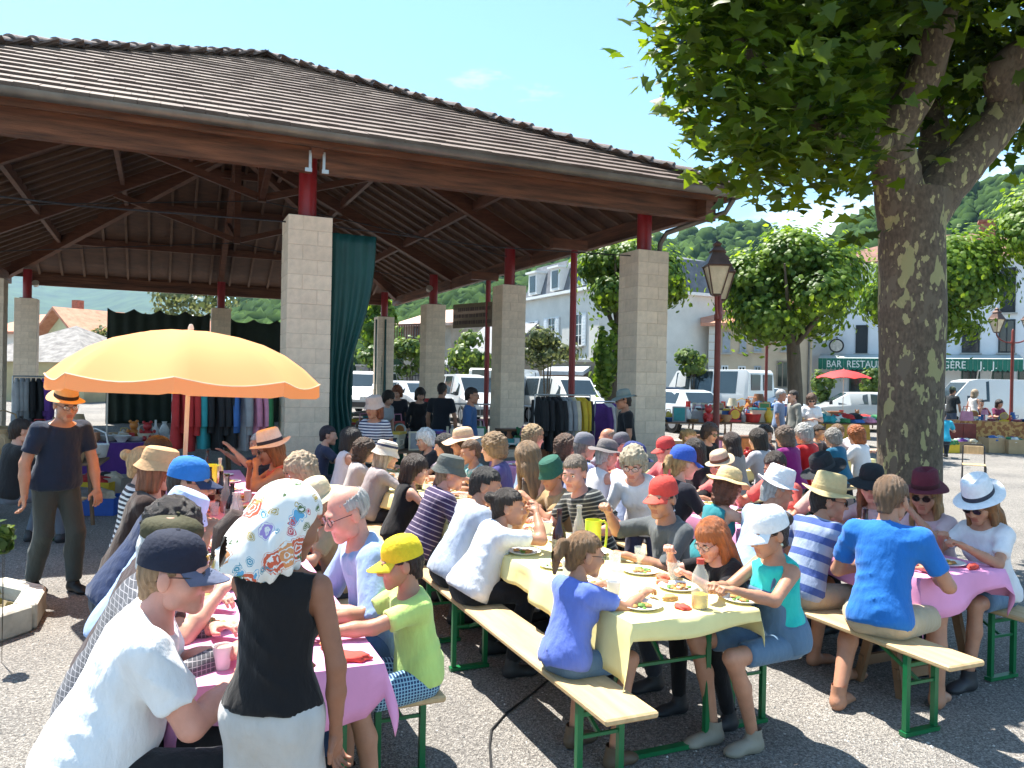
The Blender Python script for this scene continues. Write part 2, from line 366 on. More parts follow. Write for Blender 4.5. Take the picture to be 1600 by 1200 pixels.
# perimeter beams (0.8 m out on the front, on the pillar line at the back) with hangers
def beam(a, b, wd, ht, m=None, name='beam'):
    return MB().bar(a, b, wd, ht).build(name, m or wood_beam, hall)
fo = .62
for i in range(2):
    beam((-i * HU - .06 + (1.0 if i == 0 else 0), -fo, 4.72), (-(i + 1) * HU + .06 - (1.0 if i == 1 else 0), -fo, 4.72), .14, .32, name='front_beam')
beam((X0 + .1, Y0 + .12, 4.9), (X1 - .1, Y0 + .12, 4.9), .04, .17, name='fascia_board')
beam((X1 - .1, Y0 + .13, 4.9), (X1 - .1, Y1 - .1, 4.9), .04, .17, name='fascia_board'); beam((X0 + .1, Y0 + .13, 4.9), (X0 + .1, Y1 - .1, 4.9), .04, .17, name='fascia_board')
beam((X0 + .1, Y1 - .13, 4.9), (X1 - .1, Y1 - .13, 4.9), .04, .17, name='fascia_board')
for xx, nm in ((.62, 'side_beam'), (-2 * HU - .62, 'side_beam')):
    for j in range(3): beam((xx, j * HV + .06 - (1.0 if j == 0 else 0), 4.72), (xx, (j + 1) * HV - .06 + (1.0 if j == 2 else 0), 4.72), .14, .30, name=nm)
for i in range(2): beam((-i * HU - .06, 3 * HV + .3, 4.68), (-(i + 1) * HU + .06, 3 * HV + .3, 4.68), .14, .34, name='back_beam')
for j in (0,):
    for sx in (-1, 1):
        h_ = MB().box((-HU + sx * .09, -fo - .075, 4.70), (.035, .02, .26)); h_.box((-HU + sx * .11, -fo - .075, 4.575), (.09, .022, .05)); h_.build('beam_hanger', steel, hall)
def rz_at(x, y): return EZ + PIT * min(x - X0, X1 - x, y - Y0, Y1 - y)
# hip rafters, principal rafters from every pillar up to the ridge
ridge_pts = {}
def rafter(x, y, wd=.16, ht=.34, out=.75):
    t = Vector((xc, min(max(y, RA.y), RB.y), 0)); s = Vector((x, y, 0)); d = (t - s).normalized()
    a = s - d * out; b = t
    za = rz_at(min(max(a.x, X0), X1), min(max(a.y, Y0), Y1)) - .09 - ht / 2; zb = RZ - .09 - ht / 2
    if abs(x - xc) > .1 or True: beam((a.x, a.y, za), (b.x, b.y, zb), wd, ht, wood_dark, 'rafter')
for cx, cy in ((0, 0), (-2 * HU, 0), (0, 3 * HV), (-2 * HU, 3 * HV)): rafter(cx, cy, .18, .40, 1.1)
for j in (1, 2): rafter(0, j * HV); rafter(-2 * HU, j * HV)
rafter(-HU, 0); rafter(-HU, 3 * HV)
beam(RA - Vector((0, 0, .3)), RB - Vector((0, 0, .3)), .16, .36, wood_dark, 'ridge_beam')
# purlin rings
for fr in (.30, .58, .82):
    x0, x1, y0, y1 = X0 + half * fr, X1 - half * fr, Y0 + half * fr, Y1 - half * fr; z = EZ + half * fr * PIT - .2
    for a, b in (((x0, y0), (x1, y0)), ((x1, y0), (x1, y1)), ((x1, y1), (x0, y1)), ((x0, y1), (x0, y0))):
        beam((*a, z), (*b, z), .10, .22, wood_dark, 'purlin')
# common rafters under the boards, drawn as separate slats (each part)
def slat(a, b): beam(a, b, .07, .09, wood_slat if True else wood_dark, 'common_rafter')
def zslat(x, y): return rz_at(x, y) - .128
nn = int((X1 - X0) / .62)
for k in range(1, nn):
    x = X0 + k * (X1 - X0) / nn; ru = min(x - X0, X1 - x)
    for y0, sg in ((Y0, 1), (Y1, -1)):
        slat((x, y0 + sg * .12, zslat(x, y0 + sg * .12)), (x, y0 + sg * ru, zslat(x, y0 + sg * ru)))
nn = int((Y1 - Y0) / .62)
for k in range(1, nn):
    y = Y0 + k * (Y1 - Y0) / nn; ru = min(y - Y0, Y1 - y, half)
    for x0, sg in ((X0, 1), (X1, -1)):
        slat((x0 + sg * .12, y, zslat(x0 + sg * .12, y)), (x0 + sg * ru, y, zslat(x0 + sg * ru, y)))
# king posts, struts, tie rods
for (x, y) in ((xc, RA.y), (xc, RB.y)):
    beam((x, y, RZ - .3), (x, y, 5.4), .16, .16, wood_dark, 'king_post')
    for dx, dy in ((1, 0), (-1, 0), (0, 1 if y > RA.y + 1 else -1)):
        beam((x + dx * .08, y + dy * .08, 5.5), (x + dx * 3.0, y + dy * 3.0, RZ - .42 - 3.0 * PIT), .10, .14, wood_dark, 'strut')
    for (a, b) in (((0, y), (-2 * HU, y)),):
        MB().tube([(a[0], a[1], 4.72), (x, y, 5.42)], .012, 6).build('tie_rod', mat('dark_steel', (.05, .05, .055), .5, metal=.6), hall)
        MB().tube([(b[0], b[1], 4.72), (x, y, 5.42)], .012, 6).build('tie_rod', MATS['dark_steel'], hall)
for x, y in ((-HU + 1.3, .2), (-HU - 1.3, .2), (-1.6, 1.2), (-2 * HU + 1.6, 1.2)):
    beam((x, -fo + .1, 4.6), (x + (.9 if x < -HU else -.9), 1.9, rz_at(x, 1.9) - .28), .07, .09, wood_slat, 'brace')
# wires along the front pillars
MB().tube([(-2 * HU, -.05, 4.0), (-1.5 * HU, -.05, 3.93), (-HU - .3, -.05, 3.98)], .012, 5).build('wire', MATS['dark_steel'], hall)
MB().tube([(-HU + .3, -.05, 3.98), (-.5 * HU, -.05, 3.9), (-.3, -.05, 3.97)], .010, 5).build('wire', MATS['dark_steel'], hall)
# thin outer posts on the right side with their plate
for (px, d_) in ((893, 15.6), (760, 20.6)):
    p = PD(px, 600, d_); q = hall.matrix_basis.inverted() @ Vector((p.x, p.y, 0))
    MB().tube([(q.x, q.y, 0), (q.x, q.y, 4.45)], .065, 12).build('outer_post', red_paint, hall, smooth=True)
    beam((q.x - .5, q.y, 4.52), (q.x + .25, q.y, 4.52), .16, .2, wood_dark, 'outer_beam')
beam((1.35, -.2, 4.62), (1.35, 10.5, 4.62), .1, .14, wood_dark, 'outer_plate') if False else None
# floodlights
for (x, y) in ((-2 * HU + .25, 3 * HV - .25), (-.2, 2 * HV - .2)):
    f_ = MB().lathe([(.02, -.1), (.07, -.08), (.09, .05), (.1, .06)], 14, M=Matrix.Translation((x, y, 4.5)) @ Matrix.Rotation(R(60), 4, 'X'))
    f_.build('floodlight', mat('lamp_metal', (.5, .47, .4), .4, metal=.4), hall, smooth=True)
# ------------------------------------------------------------------ curtains (things hanging in the hall)
def curtain(name, pts, zt, zb, m, amp, waves, label, waist=None, seed=1, sag=0.0, group=None):
    rng = random.Random(seed); n = waves * 10; nz = 26
    pts = [Vector(p) for p in pts]; tot = [0]
    for a, b in zip(pts, pts[1:]): tot.append(tot[-1] + (b - a).length)
    vs = []
    ph = [rng.uniform(.7, 1.3) for _ in range(waves + 2)]
    for j in range(nz + 1):
        tz = j / nz; z = zt + (zb - zt) * tz
        pinch = 1.0
        if waist: pinch = 1 - (1 - waist[1]) * math.exp(-((tz - waist[0]) / .30) ** 2)
        for i in range(n + 1):
            t = i / n; tt = t * pinch; s = tt * tot[-1]; k = 0
            while k < len(pts) - 2 and s > tot[k + 1]: k += 1
            d = (pts[k + 1] - pts[k]).normalized(); p = pts[k] + d * (s - tot[k]); nn_ = Vector((-d.y, d.x, 0))
            wv = ph[int(t * waves)] * amp * math.sin(t * waves * 2 * math.pi + .8 * math.sin(tz * 3 + t * 5)) * (.45 + .55 * tz)
            zz = z - (sag * abs(math.sin(t * waves * math.pi * .5)) if j == 0 else 0)
            vs.append(p + nn_ * wv + Vector((0, 0, zz)))
    b = MB(); w_ = n + 1
    b.add(vs, [(j * w_ + i, j * w_ + i + 1, (j + 1) * w_ + i + 1, (j + 1) * w_ + i) for j in range(nz) for i in range(n)])
    o = b.build(name, m, smooth=True, ang=80); md = o.modifiers.new('s', 'SOLIDIFY'); md.thickness = .006
    return tag(o, label, 'curtain', group)
HM = hall.matrix_basis
def H(x, y, z=0): return HM @ Vector((x, y, z))
curtain('curtain', [H(-HU + .32, .0), H(-HU + 1.0, .03)], 3.9, .25, curtain_m, .045, 4, 'tied dark green tarpaulin curtain hanging beside the front block pillar', (.62, .42), 4)
curtain('curtain', [H(-HU + .62, 2.2), H(-HU + 1.25, 2.5)], 3.3, .9, curtain_m, .05, 5, 'dark green curtain hanging deeper inside behind the tied curtain', None, 9)
curtain('curtain', [H(-.35, 3 * HV - .1), H(-.0, 3 * HV - .36)], 3.95, .9, curtain_m, .04, 3, 'narrow green curtain gathered at the far corner pillar', None, 5)
curtain('curtain', [H(-HU - .34, 3 * HV), H(-2 * HU + 2.2, 3 * HV)], 3.9, .2, dark_curtain, .07, 8, 'blackish sheet strung along the back between far pillars', None, 6, .16)
curtain('curtain', [H(-HU + .3, 3 * HV), H(-HU + 2.2, 3 * HV)], 3.75, .2, dark_curtain, .07, 5, 'shorter blackish sheet on the other side of back pillar', None, 7, .16)
# ================================================================== vegetation
def leaf_poly(kind):
    if kind == 'plane':   # five-lobed palmate leaf in the XY plane, stalk at origin, tip +Y
        pts = [(0, 0), (.16, .05), (.40, .02), (.30, .22), (.52, .42), (.26, .46), (.20, .62), (0, 1.0), (-.20, .62), (-.26, .46), (-.52, .42), (-.30, .22), (-.40, .02), (-.16, .05)]
        vs = [(x, y, -.10 * abs(x) - .12 * y * y) for x, y in pts] + [(0, .33, .02)]
        return np.array(vs), [(i, (i + 1) % 14, 14) for i in range(14)]
    if kind == 'blob':    # small leaf cluster: three crossed lobed quads
        return np.array([(-.5, 0, 0), (0, -.25, .06), (.5, 0, -.05), (.25, .55, .03), (-.25, .55, -.08), (.05, .2, .12)]), [(0, 1, 5), (1, 2, 5), (2, 3, 5), (3, 4, 5), (4, 0, 5)]
    return np.array([(0, 0, 0), (.28, .45, -.04), (0, 1, -.15), (-.28, .45, -.04)]), [(0, 1, 2), (0, 2, 3)]
def leaf_frames(P, Nv, size, rng):
    """frames for leaves at P with normals about Nv"""
    n = len(P); a = rng.uniform(0, 2 * np.pi, n); nv = Nv / np.linalg.norm(Nv, axis=1, keepdims=True)
    t = np.cross(nv, np.array([0.3, .1, 1.0])); t /= np.linalg.norm(t, axis=1, keepdims=True); b = np.cross(nv, t)
    x = t * np.cos(a)[:, None] + b * np.sin(a)[:, None]; y = np.cross(nv, x); return x, y, nv
def foliage(P, Nv, sz, kind, rng):
    lv, lf = leaf_poly(kind); x, y, z = leaf_frames(P, Nv, sz, rng); k = len(lv)
    V = P[:, None, :] + sz[:, None, None] * (lv[None, :, 0, None] * x[:, None] + lv[None, :, 1, None] * y[:, None] + lv[None, :, 2, None] * z[:, None])
    F = (np.array(lf)[None] + (np.arange(len(P)) * k)[:, None, None]).reshape(-1, 3); return V.reshape(-1, 3), F
def crown_points(n, c, r, rng, inner=.45, lobes=14, flat=.0, amp=.28):
    """points through a lumpy crown volume: clumps round lobes, most near the surface"""
    dirs = rng.normal(size=(lobes, 3)); dirs /= np.linalg.norm(dirs, axis=1, keepdims=True); lr = rng.uniform(.28, .45, lobes)
    pick = rng.randint(0, lobes, n); lc = dirs[pick] * rng.uniform(.55, .72, lobes)[pick][:, None]
    q = rng.normal(size=(n, 3)); q /= np.linalg.norm(q, axis=1, keepdims=True); rad = rng.uniform(inner, 1, n) ** .6
    P = lc + q * (lr[pick] * rad)[:, None] + rng.normal(size=(n, 3)) * (.05 + .11 * (rng.uniform(size=n) < .18))[:, None]; N_ = q + .6 * P; return P * np.array(r) + np.array(c), N_
leaf_near = leafmat('plane_leaf', (.026, .062, .007), (.13, .205, .022), .55, .8)
leaf_mid = leafmat('plane_leaf_mid', (.05, .115, .012), (.22, .33, .045), .5, .6)
leaf_bush = leafmat('bush_leaf', (.05, .10, .02), (.17, .24, .05), .4, 1.0)
leaf_olive = leafmat('olive_leaf', (.06, .085, .03), (.18, .20, .08), .35, 1.0)
leaf_hill = mat('hill_leaf', (.012, .03, .008), .95, .3, .12, .8, 1.6, col2=(.05, .09, .02), spec=.05)
def bark_material():
    m = bpy.data.materials.new('plane_bark'); m.use_nodes = True; nt, b, L = ngrp(m); MATS['plane_bark'] = m; b.inputs['Roughness'].default_value = .85
    tcn = nt.nodes.new('ShaderNodeTexCoord'); mp = nt.nodes.new('ShaderNodeMapping'); mp.inputs['Scale'].default_value = (1.6, 1.6, .85); L(tcn.outputs['Object'], mp.inputs[0])
    n0 = nt.nodes.new('ShaderNodeTexNoise'); n0.inputs['Scale'].default_value = 4.2; n0.inputs['Detail'].default_value = 2.5; n0.inputs['Roughness'].default_value = .45; L(mp.outputs[0], n0.inputs[0])
    n1 = nt.nodes.new('ShaderNodeTexNoise'); n1.inputs['Scale'].default_value = 22; n1.inputs['Detail'].default_value = 6; L(mp.outputs[0], n1.inputs[0])
    base = nt.nodes.new('ShaderNodeValToRGB'); e = base.color_ramp.elements; e[0].position = .3; e[0].color = (.075, .055, .038, 1); e[1].position = .7; e[1].color = (.165, .12, .08, 1); L(n1.outputs[0], base.inputs[0])
    prev = base.outputs[0]
    for sc, th, col, off in ((2.6, .60, (.33, .30, .14), 0), (6.0, .615, (.38, .33, .16), 7), (2.1, .60, (.15, .115, .08), 19)):
        n = nt.nodes.new('ShaderNodeTexNoise'); n.inputs['Scale'].default_value = sc * 1.5; n.inputs['Detail'].default_value = 3; n.inputs['Roughness'].default_value = .5
        m2 = nt.nodes.new('ShaderNodeMapping'); m2.inputs['Location'].default_value = (off, off * .7, off * .3); L(mp.outputs[0], m2.inputs[0]); L(m2.outputs[0], n.inputs[0])
        g = nt.nodes.new('ShaderNodeValToRGB'); g.color_ramp.elements[0].position = th; g.color_ramp.elements[1].position = th + .015; L(n.outputs[0], g.inputs[0])
        x = nt.nodes.new('ShaderNodeMixRGB'); x.inputs[2].default_value = (*col, 1); L(g.outputs[0], x.inputs[0]); L(prev, x.inputs[1]); prev = x.outputs[0]
    L(prev, b.inputs['Base Color']); bp = nt.nodes.new('ShaderNodeBump'); bp.inputs['Strength'].default_value = .5; bp.inputs['Distance'].default_value = .02; L(n1.outputs[0], bp.inputs['Height']); L(bp.outputs[0], b.inputs['Normal'])
    return m
bark = bark_material(); bark2 = mat('bark_plain', (.11, .085, .06), .9, .3, 6, .5, 20, stretch=(2, 2, .6))
def limb(b, pts, r0, r1, n=14, seed=0, wob=.03):
    rng = random.Random(seed); pts = [Vector(p) for p in pts]; out = []; rs = []
    m = 7
    for i in range(len(pts) - 1):
        p0 = pts[max(i - 1, 0)]; p1 = pts[i]; p2 = pts[i + 1]; p3 = pts[min(i + 2, len(pts) - 1)]
        for k in range(m):
            t = k / m; q = .5 * ((2 * p1) + (p2 - p0) * t + (2 * p0 - 5 * p1 + 4 * p2 - p3) * t * t + (3 * p1 - p0 - 3 * p2 + p3) * t ** 3); out.append(q)
    out.append(pts[-1]); tot = len(out) - 1
    for i in range(len(out)): rs.append(r0 + (r1 - r0) * (i / tot) ** .8 + rng.uniform(-wob, wob) * r0)
    b.tube(out, rs, n)
def tree(label, base, trunk_h, r0, crown_c, crown_r, nleaf, lsize, kind='blob', lm=None, bm=None, seed=1, group=None, lobes=14, name='plane_tree', bent=0.0):
    rng = np.random.RandomState(seed); base = Vector(base); root = tag(empty(name, base), label, 'tree', group)
    b = MB(); cc = Vector(crown_c) - base; top = Vector((cc.x * .5 + bent, cc.y * .5, trunk_h)); limb(b, [(0, 0, -.05), (bent * .3, 0, trunk_h * .5), top], r0 * 1.15, r0 * .85, 12, seed)
    for k in range(6):
        a = k * 1.05 + seed; e = cc + Vector((math.cos(a) * crown_r[0] * .6, math.sin(a) * crown_r[1] * .6, crown_r[2] * .25 * (k % 3 - .5))); limb(b, [top - Vector((0, 0, .15)), top * .45 + e * .55 - Vector((0, 0, .2)), e], r0 * .5, r0 * .12, 7, seed + k)
    b.build('trunk', bm or bark2, root, smooth=True, ang=70)
    P, N_ = crown_points(nleaf, tuple(cc), crown_r, rng, lobes=lobes); N_[:, 2] += .5
    V, F = foliage(P, N_, rng.uniform(.75, 1.25, nleaf) * lsize, kind, rng); me = np_mesh('crown', V, F, smooth=False); me.materials.append(lm or leaf_mid); link('crown', me, root); return root
def big_plane():
    bx, by = 4.02, 8.0; root = tag(empty('plane_tree', (bx, by, 0)), 'huge plane tree with mottled trunk beside the shaded diners', 'tree', 'plane trees of the square') ; rng = np.random.RandomState(11)
    b = MB()
    def loc(px, py, d): p = PD(px, py, d); return (p.x - bx, p.y - by, p.z)
    limb(b, [(0.02, 0, -.05), (.0, 0, 1.2), (0, 0, 2.4), loc(1424, 360, 8), loc(1426, 300, 8)], .292, .32, 24, 2, .02)
    limb(b, [loc(1415, 345, 8), loc(1400, 270, 7.9), loc(1395, 210, 7.8), loc(1440, 130, 7.6), loc(1470, 20, 7.4), loc(1500, -200, 7.3)], .27, .12, 18, 3)
    limb(b, [loc(1392, 235, 7.85), loc(1360, 215, 7.6), loc(1310, 212, 7.3), loc(1230, 150, 7.0), loc(1150, 60, 6.9)], .15, .04, 12, 4)
    limb(b, [loc(1440, 335, 8), loc(1478, 285, 8.0), loc(1540, 215, 8.0), loc(1575, 165, 8.0), loc(1568, 110, 7.9), loc(1650, 40, 7.8), loc(1750, -150, 7.8)], .26, .13, 18, 5)
    limb(b, [loc(1440, 310, 8.2), loc(1460, 200, 8.6), loc(1420, 60, 9.2), loc(1380, -100, 9.8)], .2, .06, 12, 6)
    limb(b, [loc(1590, 150, 8), loc(1680, 120, 7.4), loc(1800, 60, 7.0)], .12, .05, 10, 7)
    b.build('trunk', bark, root, smooth=True, ang=70)
    # leaves: through a lumpy dome, hanging rim
    n = 24000
    c = np.array([.75, -.35, 6.15 - .0]); r = np.array([3.15, 3.0, 2.15])
    P, N_ = crown_points(n, c, r, rng, inner=.25, lobes=60)
    low = c[2] - r[2] * .78; P[:, 2] = np.where(P[:, 2] < low, low + (low - P[:, 2]) * .35, P[:, 2])
    # leave a gap under the fork
    d2 = np.hypot(P[:, 0], P[:, 1]); keep = ~((d2 < .75) & (P[:, 2] < 4.3)); P = P[keep]; N_ = N_[keep]
    # hanging sprigs along the lower left rim, as in the picture
    sp = []
    for px, py, d in ((1050, 80, 7.0), (1060, 120, 7.0), (1075, 170, 7.0), (1095, 215, 7.1), (1130, 250, 7.1), (1165, 290, 7.0), (1195, 300, 7.1), (1250, 285, 7.2), (1290, 300, 7.2), (1310, 285, 7.3), (1345, 250, 7.4), (1225, 255, 7.2), (1080, 60, 6.9), (1060, 20, 6.9), (1180, 265, 7.3), (1600, 255, 7.4), (1560, 250, 7.6), (1345, 350, 7.6)):
        q = np.array(loc(px, py, d)); m = 16; sp.append(q + rng.normal(size=(m, 3)) * np.array([.16, .3, .10]))
    for _ in range(400):
        px, py = rng.uniform(1050, 1420), rng.uniform(-140, 262)
        if py > 95 + (px - 1050) * 1.7 or py > 265: continue
        q = np.array(loc(px, py, rng.uniform(6.3, 8.8))); sp.append(q + rng.normal(size=(17, 3)) * np.array([.2, .3, .13]))
    sp = np.concatenate(sp); P = np.concatenate([P, sp]); N_ = np.concatenate([N_, rng.normal(size=sp.shape) + np.array([0, -.4, .8])])
    N_ = N_ * .55 + np.array([0, -.1, .75]) + rng.normal(size=N_.shape) * .35
    Wp = P + np.array([bx, by, 0]); ppx = 800 + FPX * (Wp[:, 0] / Wp[:, 1]); ppy = 605 - FPX * ((Wp[:, 2] - HCAM) / Wp[:, 1]); kp = ~((ppx > 1365) & (ppy > 40) & (Wp[:, 1] < 8.1) & (rng.uniform(size=len(P)) < .93)); kp &= ~((ppx > 1380) & (ppy > 285)); P = P[kp]; N_ = N_[kp]
    sz = rng.uniform(.11, .195, len(P))
    # the 300 nearest the camera: single leaves
    W = P + np.array([bx, by, 0]); pxx = W[:, 0] / W[:, 1]; vis = (np.abs(pxx) < .66); dist = np.linalg.norm(W - np.array([0, 0, HCAM]), axis=1) + np.where(vis, 0, 50)
    order = np.argsort(dist); near = order[:300]; rest = order[300:]
    V, F = foliage(P[rest], N_[rest], sz[rest], 'plane', rng); me = np_mesh('foliage', V, F, smooth=False); me.materials.append(leaf_near); o = link('crown', me, root); o['kind'] = 'stuff'
    lv, lf = leaf_poly('plane'); lm_ = np_mesh('leaf', lv, np.array(lf), smooth=False); lm_.materials.append(leaf_near); x, y, z = leaf_frames(P[near], N_[near], sz[near], rng)
    for i, k in enumerate(near):
        o = link('leaf', lm_, root); s = sz[k]; o.matrix_local = Matrix([[x[i][q] * s, y[i][q] * s, z[i][q] * s, P[k][q]] for q in range(3)] + [[0, 0, 0, 1]])
big_plane()
def pxtree(label, px, ytop, ybot, wpx, d, th, r0, n, ls, seed, px_trunk=None, group='plane trees of the square', lm=None, name='plane_tree', lobes=16, ry=None, kind='blob'):
    c = PD(px, (ytop + ybot) / 2, d); rx = wpx / 2 / FPX * d * .95; rz_ = (ybot - ytop) / 2 / FPX * d * 1.0; b = PD(px_trunk or px, 600, d); n = int(n * 2.8); ls *= .70; lobes = 20; wpx *= 1.1
    return tree(label, (b.x, b.y, gz(b.y)), th, r0, tuple(c), (rx, ry or rx, rz_), n, ls, kind, lm, None, seed, group, lobes, name)
pxtree('bushy pollarded plane tree with leaning trunk behind the twin-lantern lamp', 1235, 366, 545, 250, 21, 2.9, .2, 4600, .21, 21, 1243)
pxtree('bright round plane tree in front of the white bar facade', 1455, 352, 535, 230, 24, 2.9, .2, 4200, .22, 22, 1420)
pxtree('plane tree crown beside the closed upstairs shutters', 1655, 285, 450, 210, 22, 3.4, .2, 2600, .22, 23, 1680)
pxtree('plane tree with ivy-clad trunk behind the corner pillar of the hall', 985, 368, 500, 190, 22, 2.9, .19, 4200, .2, 24, 956)
def bush(label, px, y, wpx, hpx, d, n, ls, seed, lm=None, group=None, name='bush'):
    c = PD(px, y, d); rx = wpx / 2 / FPX * d; rz_ = hpx / 2 / FPX * d; rng = np.random.RandomState(seed); root = tag(empty(name, (c.x, c.y, max(0, c.z - rz_ * 1.2))), label, 'plant', group)
    zz = c.z - root.location.z; b = MB()
    for k in range(5): a = k * 1.26; e_ = min(1, rx); b.tube([(0, 0, -root.location.z), (.15 * rx * math.cos(a), .15 * rx * math.sin(a), zz * .6), (.6 * rx * math.cos(a), .6 * rx * math.sin(a), zz)], [.03 * e_, .02 * e_, .008 * e_], 5)
    b.build('stem', bark2, root)
    P, N_ = crown_points(n, (0, 0, zz), (rx * 1.25, rx, rz_ * 1.25), rng, lobes=12); V, F = foliage(P, N_, rng.uniform(.7, 1.3, n) * ls, 'blob', rng); me = np_mesh('foliage', V, F, smooth=False); me.materials.append(lm or leaf_bush); link('foliage', me, root)
bush('ivy mass climbing the trunk behind the corner pillar', 950, 560, 46, 110, 21.5, 900, .16, 31, leaf_mid)
bush('pale olive-green shrub in front of the mansard house', 855, 545, 95, 60, 27, 1100, .16, 32, leaf_olive)
bush('yellow-green shrub against the gable wall behind the parked van', 1083, 566, 52, 42, 33, 700, .18, 33)
bush('bamboo-like shrub beside the red parasol', 1287, 602, 30, 50, 30, 500, .16, 34)
bush('leafy shrub at the bar entrance left of the great trunk', 1365, 598, 36, 44, 30, 600, .16, 35)
bush('bright green creeper on the garden wall past the far pillar', 740, 553, 80, 60, 34, 1100, .2, 36)
bush('vine-covered fence between the two far right-hand pillars', 640, 560, 70, 55, 35, 1000, .2, 37, leaf_bush)
bush('dark leafy tree behind the far corner pillar', 585, 510, 60, 110, 40, 1300, .26, 38, leaf_mid)
bush('rounded light-green bush below the dark tree', 580, 565, 50, 44, 34, 500, .2, 39)
bush('feathery tree rising over the black sheets', 298, 474, 130, 60, 46, 1100, .26, 40, leaf_olive)
bush('small tree in front of the pale grey roof', 165, 535, 50, 56, 44, 700, .22, 41, leaf_olive)
bush('low garden shrub under the grey-roofed building', 135, 555, 40, 30, 42, 400, .2, 42)
bush('leafy branch of potted plant at the planter edge', 6, 845, 24, 50, 5.0, 60, .07, 43, leaf_bush)
# ================================================================== hills and mountain
def hill(name, prof, D, depth, mt, crown=None, seed=1, base=0.0):
    rng = np.random.RandomState(seed); px = np.linspace(prof[0][0], prof[-1][0], 90); yy = np.interp(px, [p[0] for p in prof], [p[1] for p in prof])
    rows = 14; V = []
    ph = rng.uniform(0, 6, 5)
    for j in range(rows + 1):
        t = j / rows
        for i, p in enumerate(px):
            d = D - depth * (1 - t) * (1 + .1 * math.sin(i * .3)); P1 = PD(p, yy[i], D); dirx = P1.x / D
            zt = P1.z; z = base + (zt - base) * (t ** 1.1) + (math.sin(i * .45 + ph[0]) + math.sin(i * .21 + j * .8 + ph[1])) * .018 * zt * (t * (1 - t) * 4); V.append((dirx * d, d, z))
    w_ = len(px); V += [(V[rows * w_ + i][0] * 1.15, D * 1.2, base) for i in range(w_)]
    F = [(j * w_ + i, j * w_ + i + 1, (j + 1) * w_ + i + 1, (j + 1) * w_ + i) for j in range(rows + 1) for i in range(w_ - 1)]
    b = MB(); b.add(V, F); o = b.build(name, mt, smooth=True, ang=180); tag(o, kind='structure')
    if crown:
        ico = bmesh.new(); bmesh.ops.create_icosphere(ico, subdivisions=2, radius=1); iv = np.array([v.co[:] for v in ico.verts]); jf = np.array([[v.index for v in f.verts] for f in ico.faces]); ico.free()
        n, lo, hi_ = crown; Vs = []; Fs = []; k = 0; A = np.array(V[:(rows + 1) * w_]).reshape(rows + 1, w_, 3)
        for _ in range(n):
            u = rng.uniform(.12, 1) * rows; v = rng.uniform(0, w_ - 1.01); j = int(min(u, rows - 1)); i = int(v); fu, fv = u - j, v - i
            p = (A[j, i] * (1 - fu) + A[min(j + 1, rows), i] * fu) * (1 - fv) + (A[j, i + 1] * (1 - fu) + A[min(j + 1, rows), i + 1] * fu) * fv
            r = rng.uniform(lo, hi_); nz_ = 1 + .28 * np.sin(iv @ rng.normal(size=3) * 4 + rng.uniform(0, 6)) * np.sin(iv @ rng.normal(size=3) * 5) + rng.uniform(-.26, .26, len(iv))
            Vs.append(iv * nz_[:, None] * r * np.array([1, 1, rng.uniform(.85, 1.35)]) + p + np.array([0, 0, r * .35])); Fs.append(jf + k); k += len(iv)
        me = np_mesh('hill_trees', np.concatenate(Vs), np.concatenate(Fs), smooth=False); me.materials.append(leaf_hill); tag(link('hill_trees', me), 'dense wooded canopy of trees covering the hillside', 'trees', kind='stuff')
hillm = mat('forest_floor', (.03, .055, .018), .95, .4, .05, .4, .6)
hill('hill', [(340, 520), (380, 480), (440, 468), (560, 468), (640, 452), (760, 438), (830, 418), (900, 408), (980, 398), (1050, 376), (1110, 368), (1180, 362), (1240, 378), (1300, 392), (1350, 380), (1450, 420), (1700, 480)], 330, 210, hillm, (2600, 2.0, 4.2), 3)
hill('hill', [(1180, 520), (1290, 400), (1330, 352), (1400, 318), (1480, 306), (1540, 290), (1600, 276), (1750, 240), (1950, 210)], 250, 150, hillm, (1300, 1.6, 3.4), 4)
hill('mountain', [(-700, 330), (-350, 350), (-100, 385), (60, 402), (180, 415), (260, 432), (330, 462), (400, 505), (520, 560)], 2400, 1500, mat('mountain_forest', (.010, .03, .018), .95, .45, .02, 1.0, .03, col2=(.05, .095, .04)), None, 5)
# ================================================================== houses
glassd = mat('window_glass', (.02, .024, .03), .08, .2, 2, spec=.6); white_paint = mat('white_paint', (.72, .72, .7), .6, .06, 5)
shut_grey = mat('shutter_grey', (.34, .37, .40), .7, .12); shut_white = mat('shutter_white', (.66, .69, .70), .65, .08); shut_dark = mat('shutter_dark', (.022, .026, .03), .6, .2)
render_white = mat('render_white', (.66, .68, .70), .9, .07, 1.2, .1, 20); render_beige = mat('render_beige', (.50, .40, .28), .95, .14, 1.0, .2, 12); render_grey = mat('stone_grey', (.21, .18, .14), .95, .22, 1.6, .5, 9); render_cream = mat('render_cream', (.62, .60, .55), .9, .1, 1, .1, 14); render_green = mat('render_green', (.52, .55, .36), .9, .1, 1)
tile_red = mat('tile_red', (.42, .17, .10), .85, .25, 3, .5, 9, col2=(.56, .28, .18)); tile_brown = mat('tile_brown', (.20, .10, .07), .85, .3, 3, .5, 9); slate = mat('slate', (.13, .135, .15), .6, .25, 4, .3, 10); slab = mat('stone_slab_roof', (.13, .12, .115), .9, .3, 3, 1.0, 4, col2=(.30, .28, .26)); pale_tile = mat('tile_pale', (.40, .33, .28), .9, .25, 4, .4, 9); grey_sheet = mat('grey_sheet', (.36, .37, .385), .6, .1, 1)
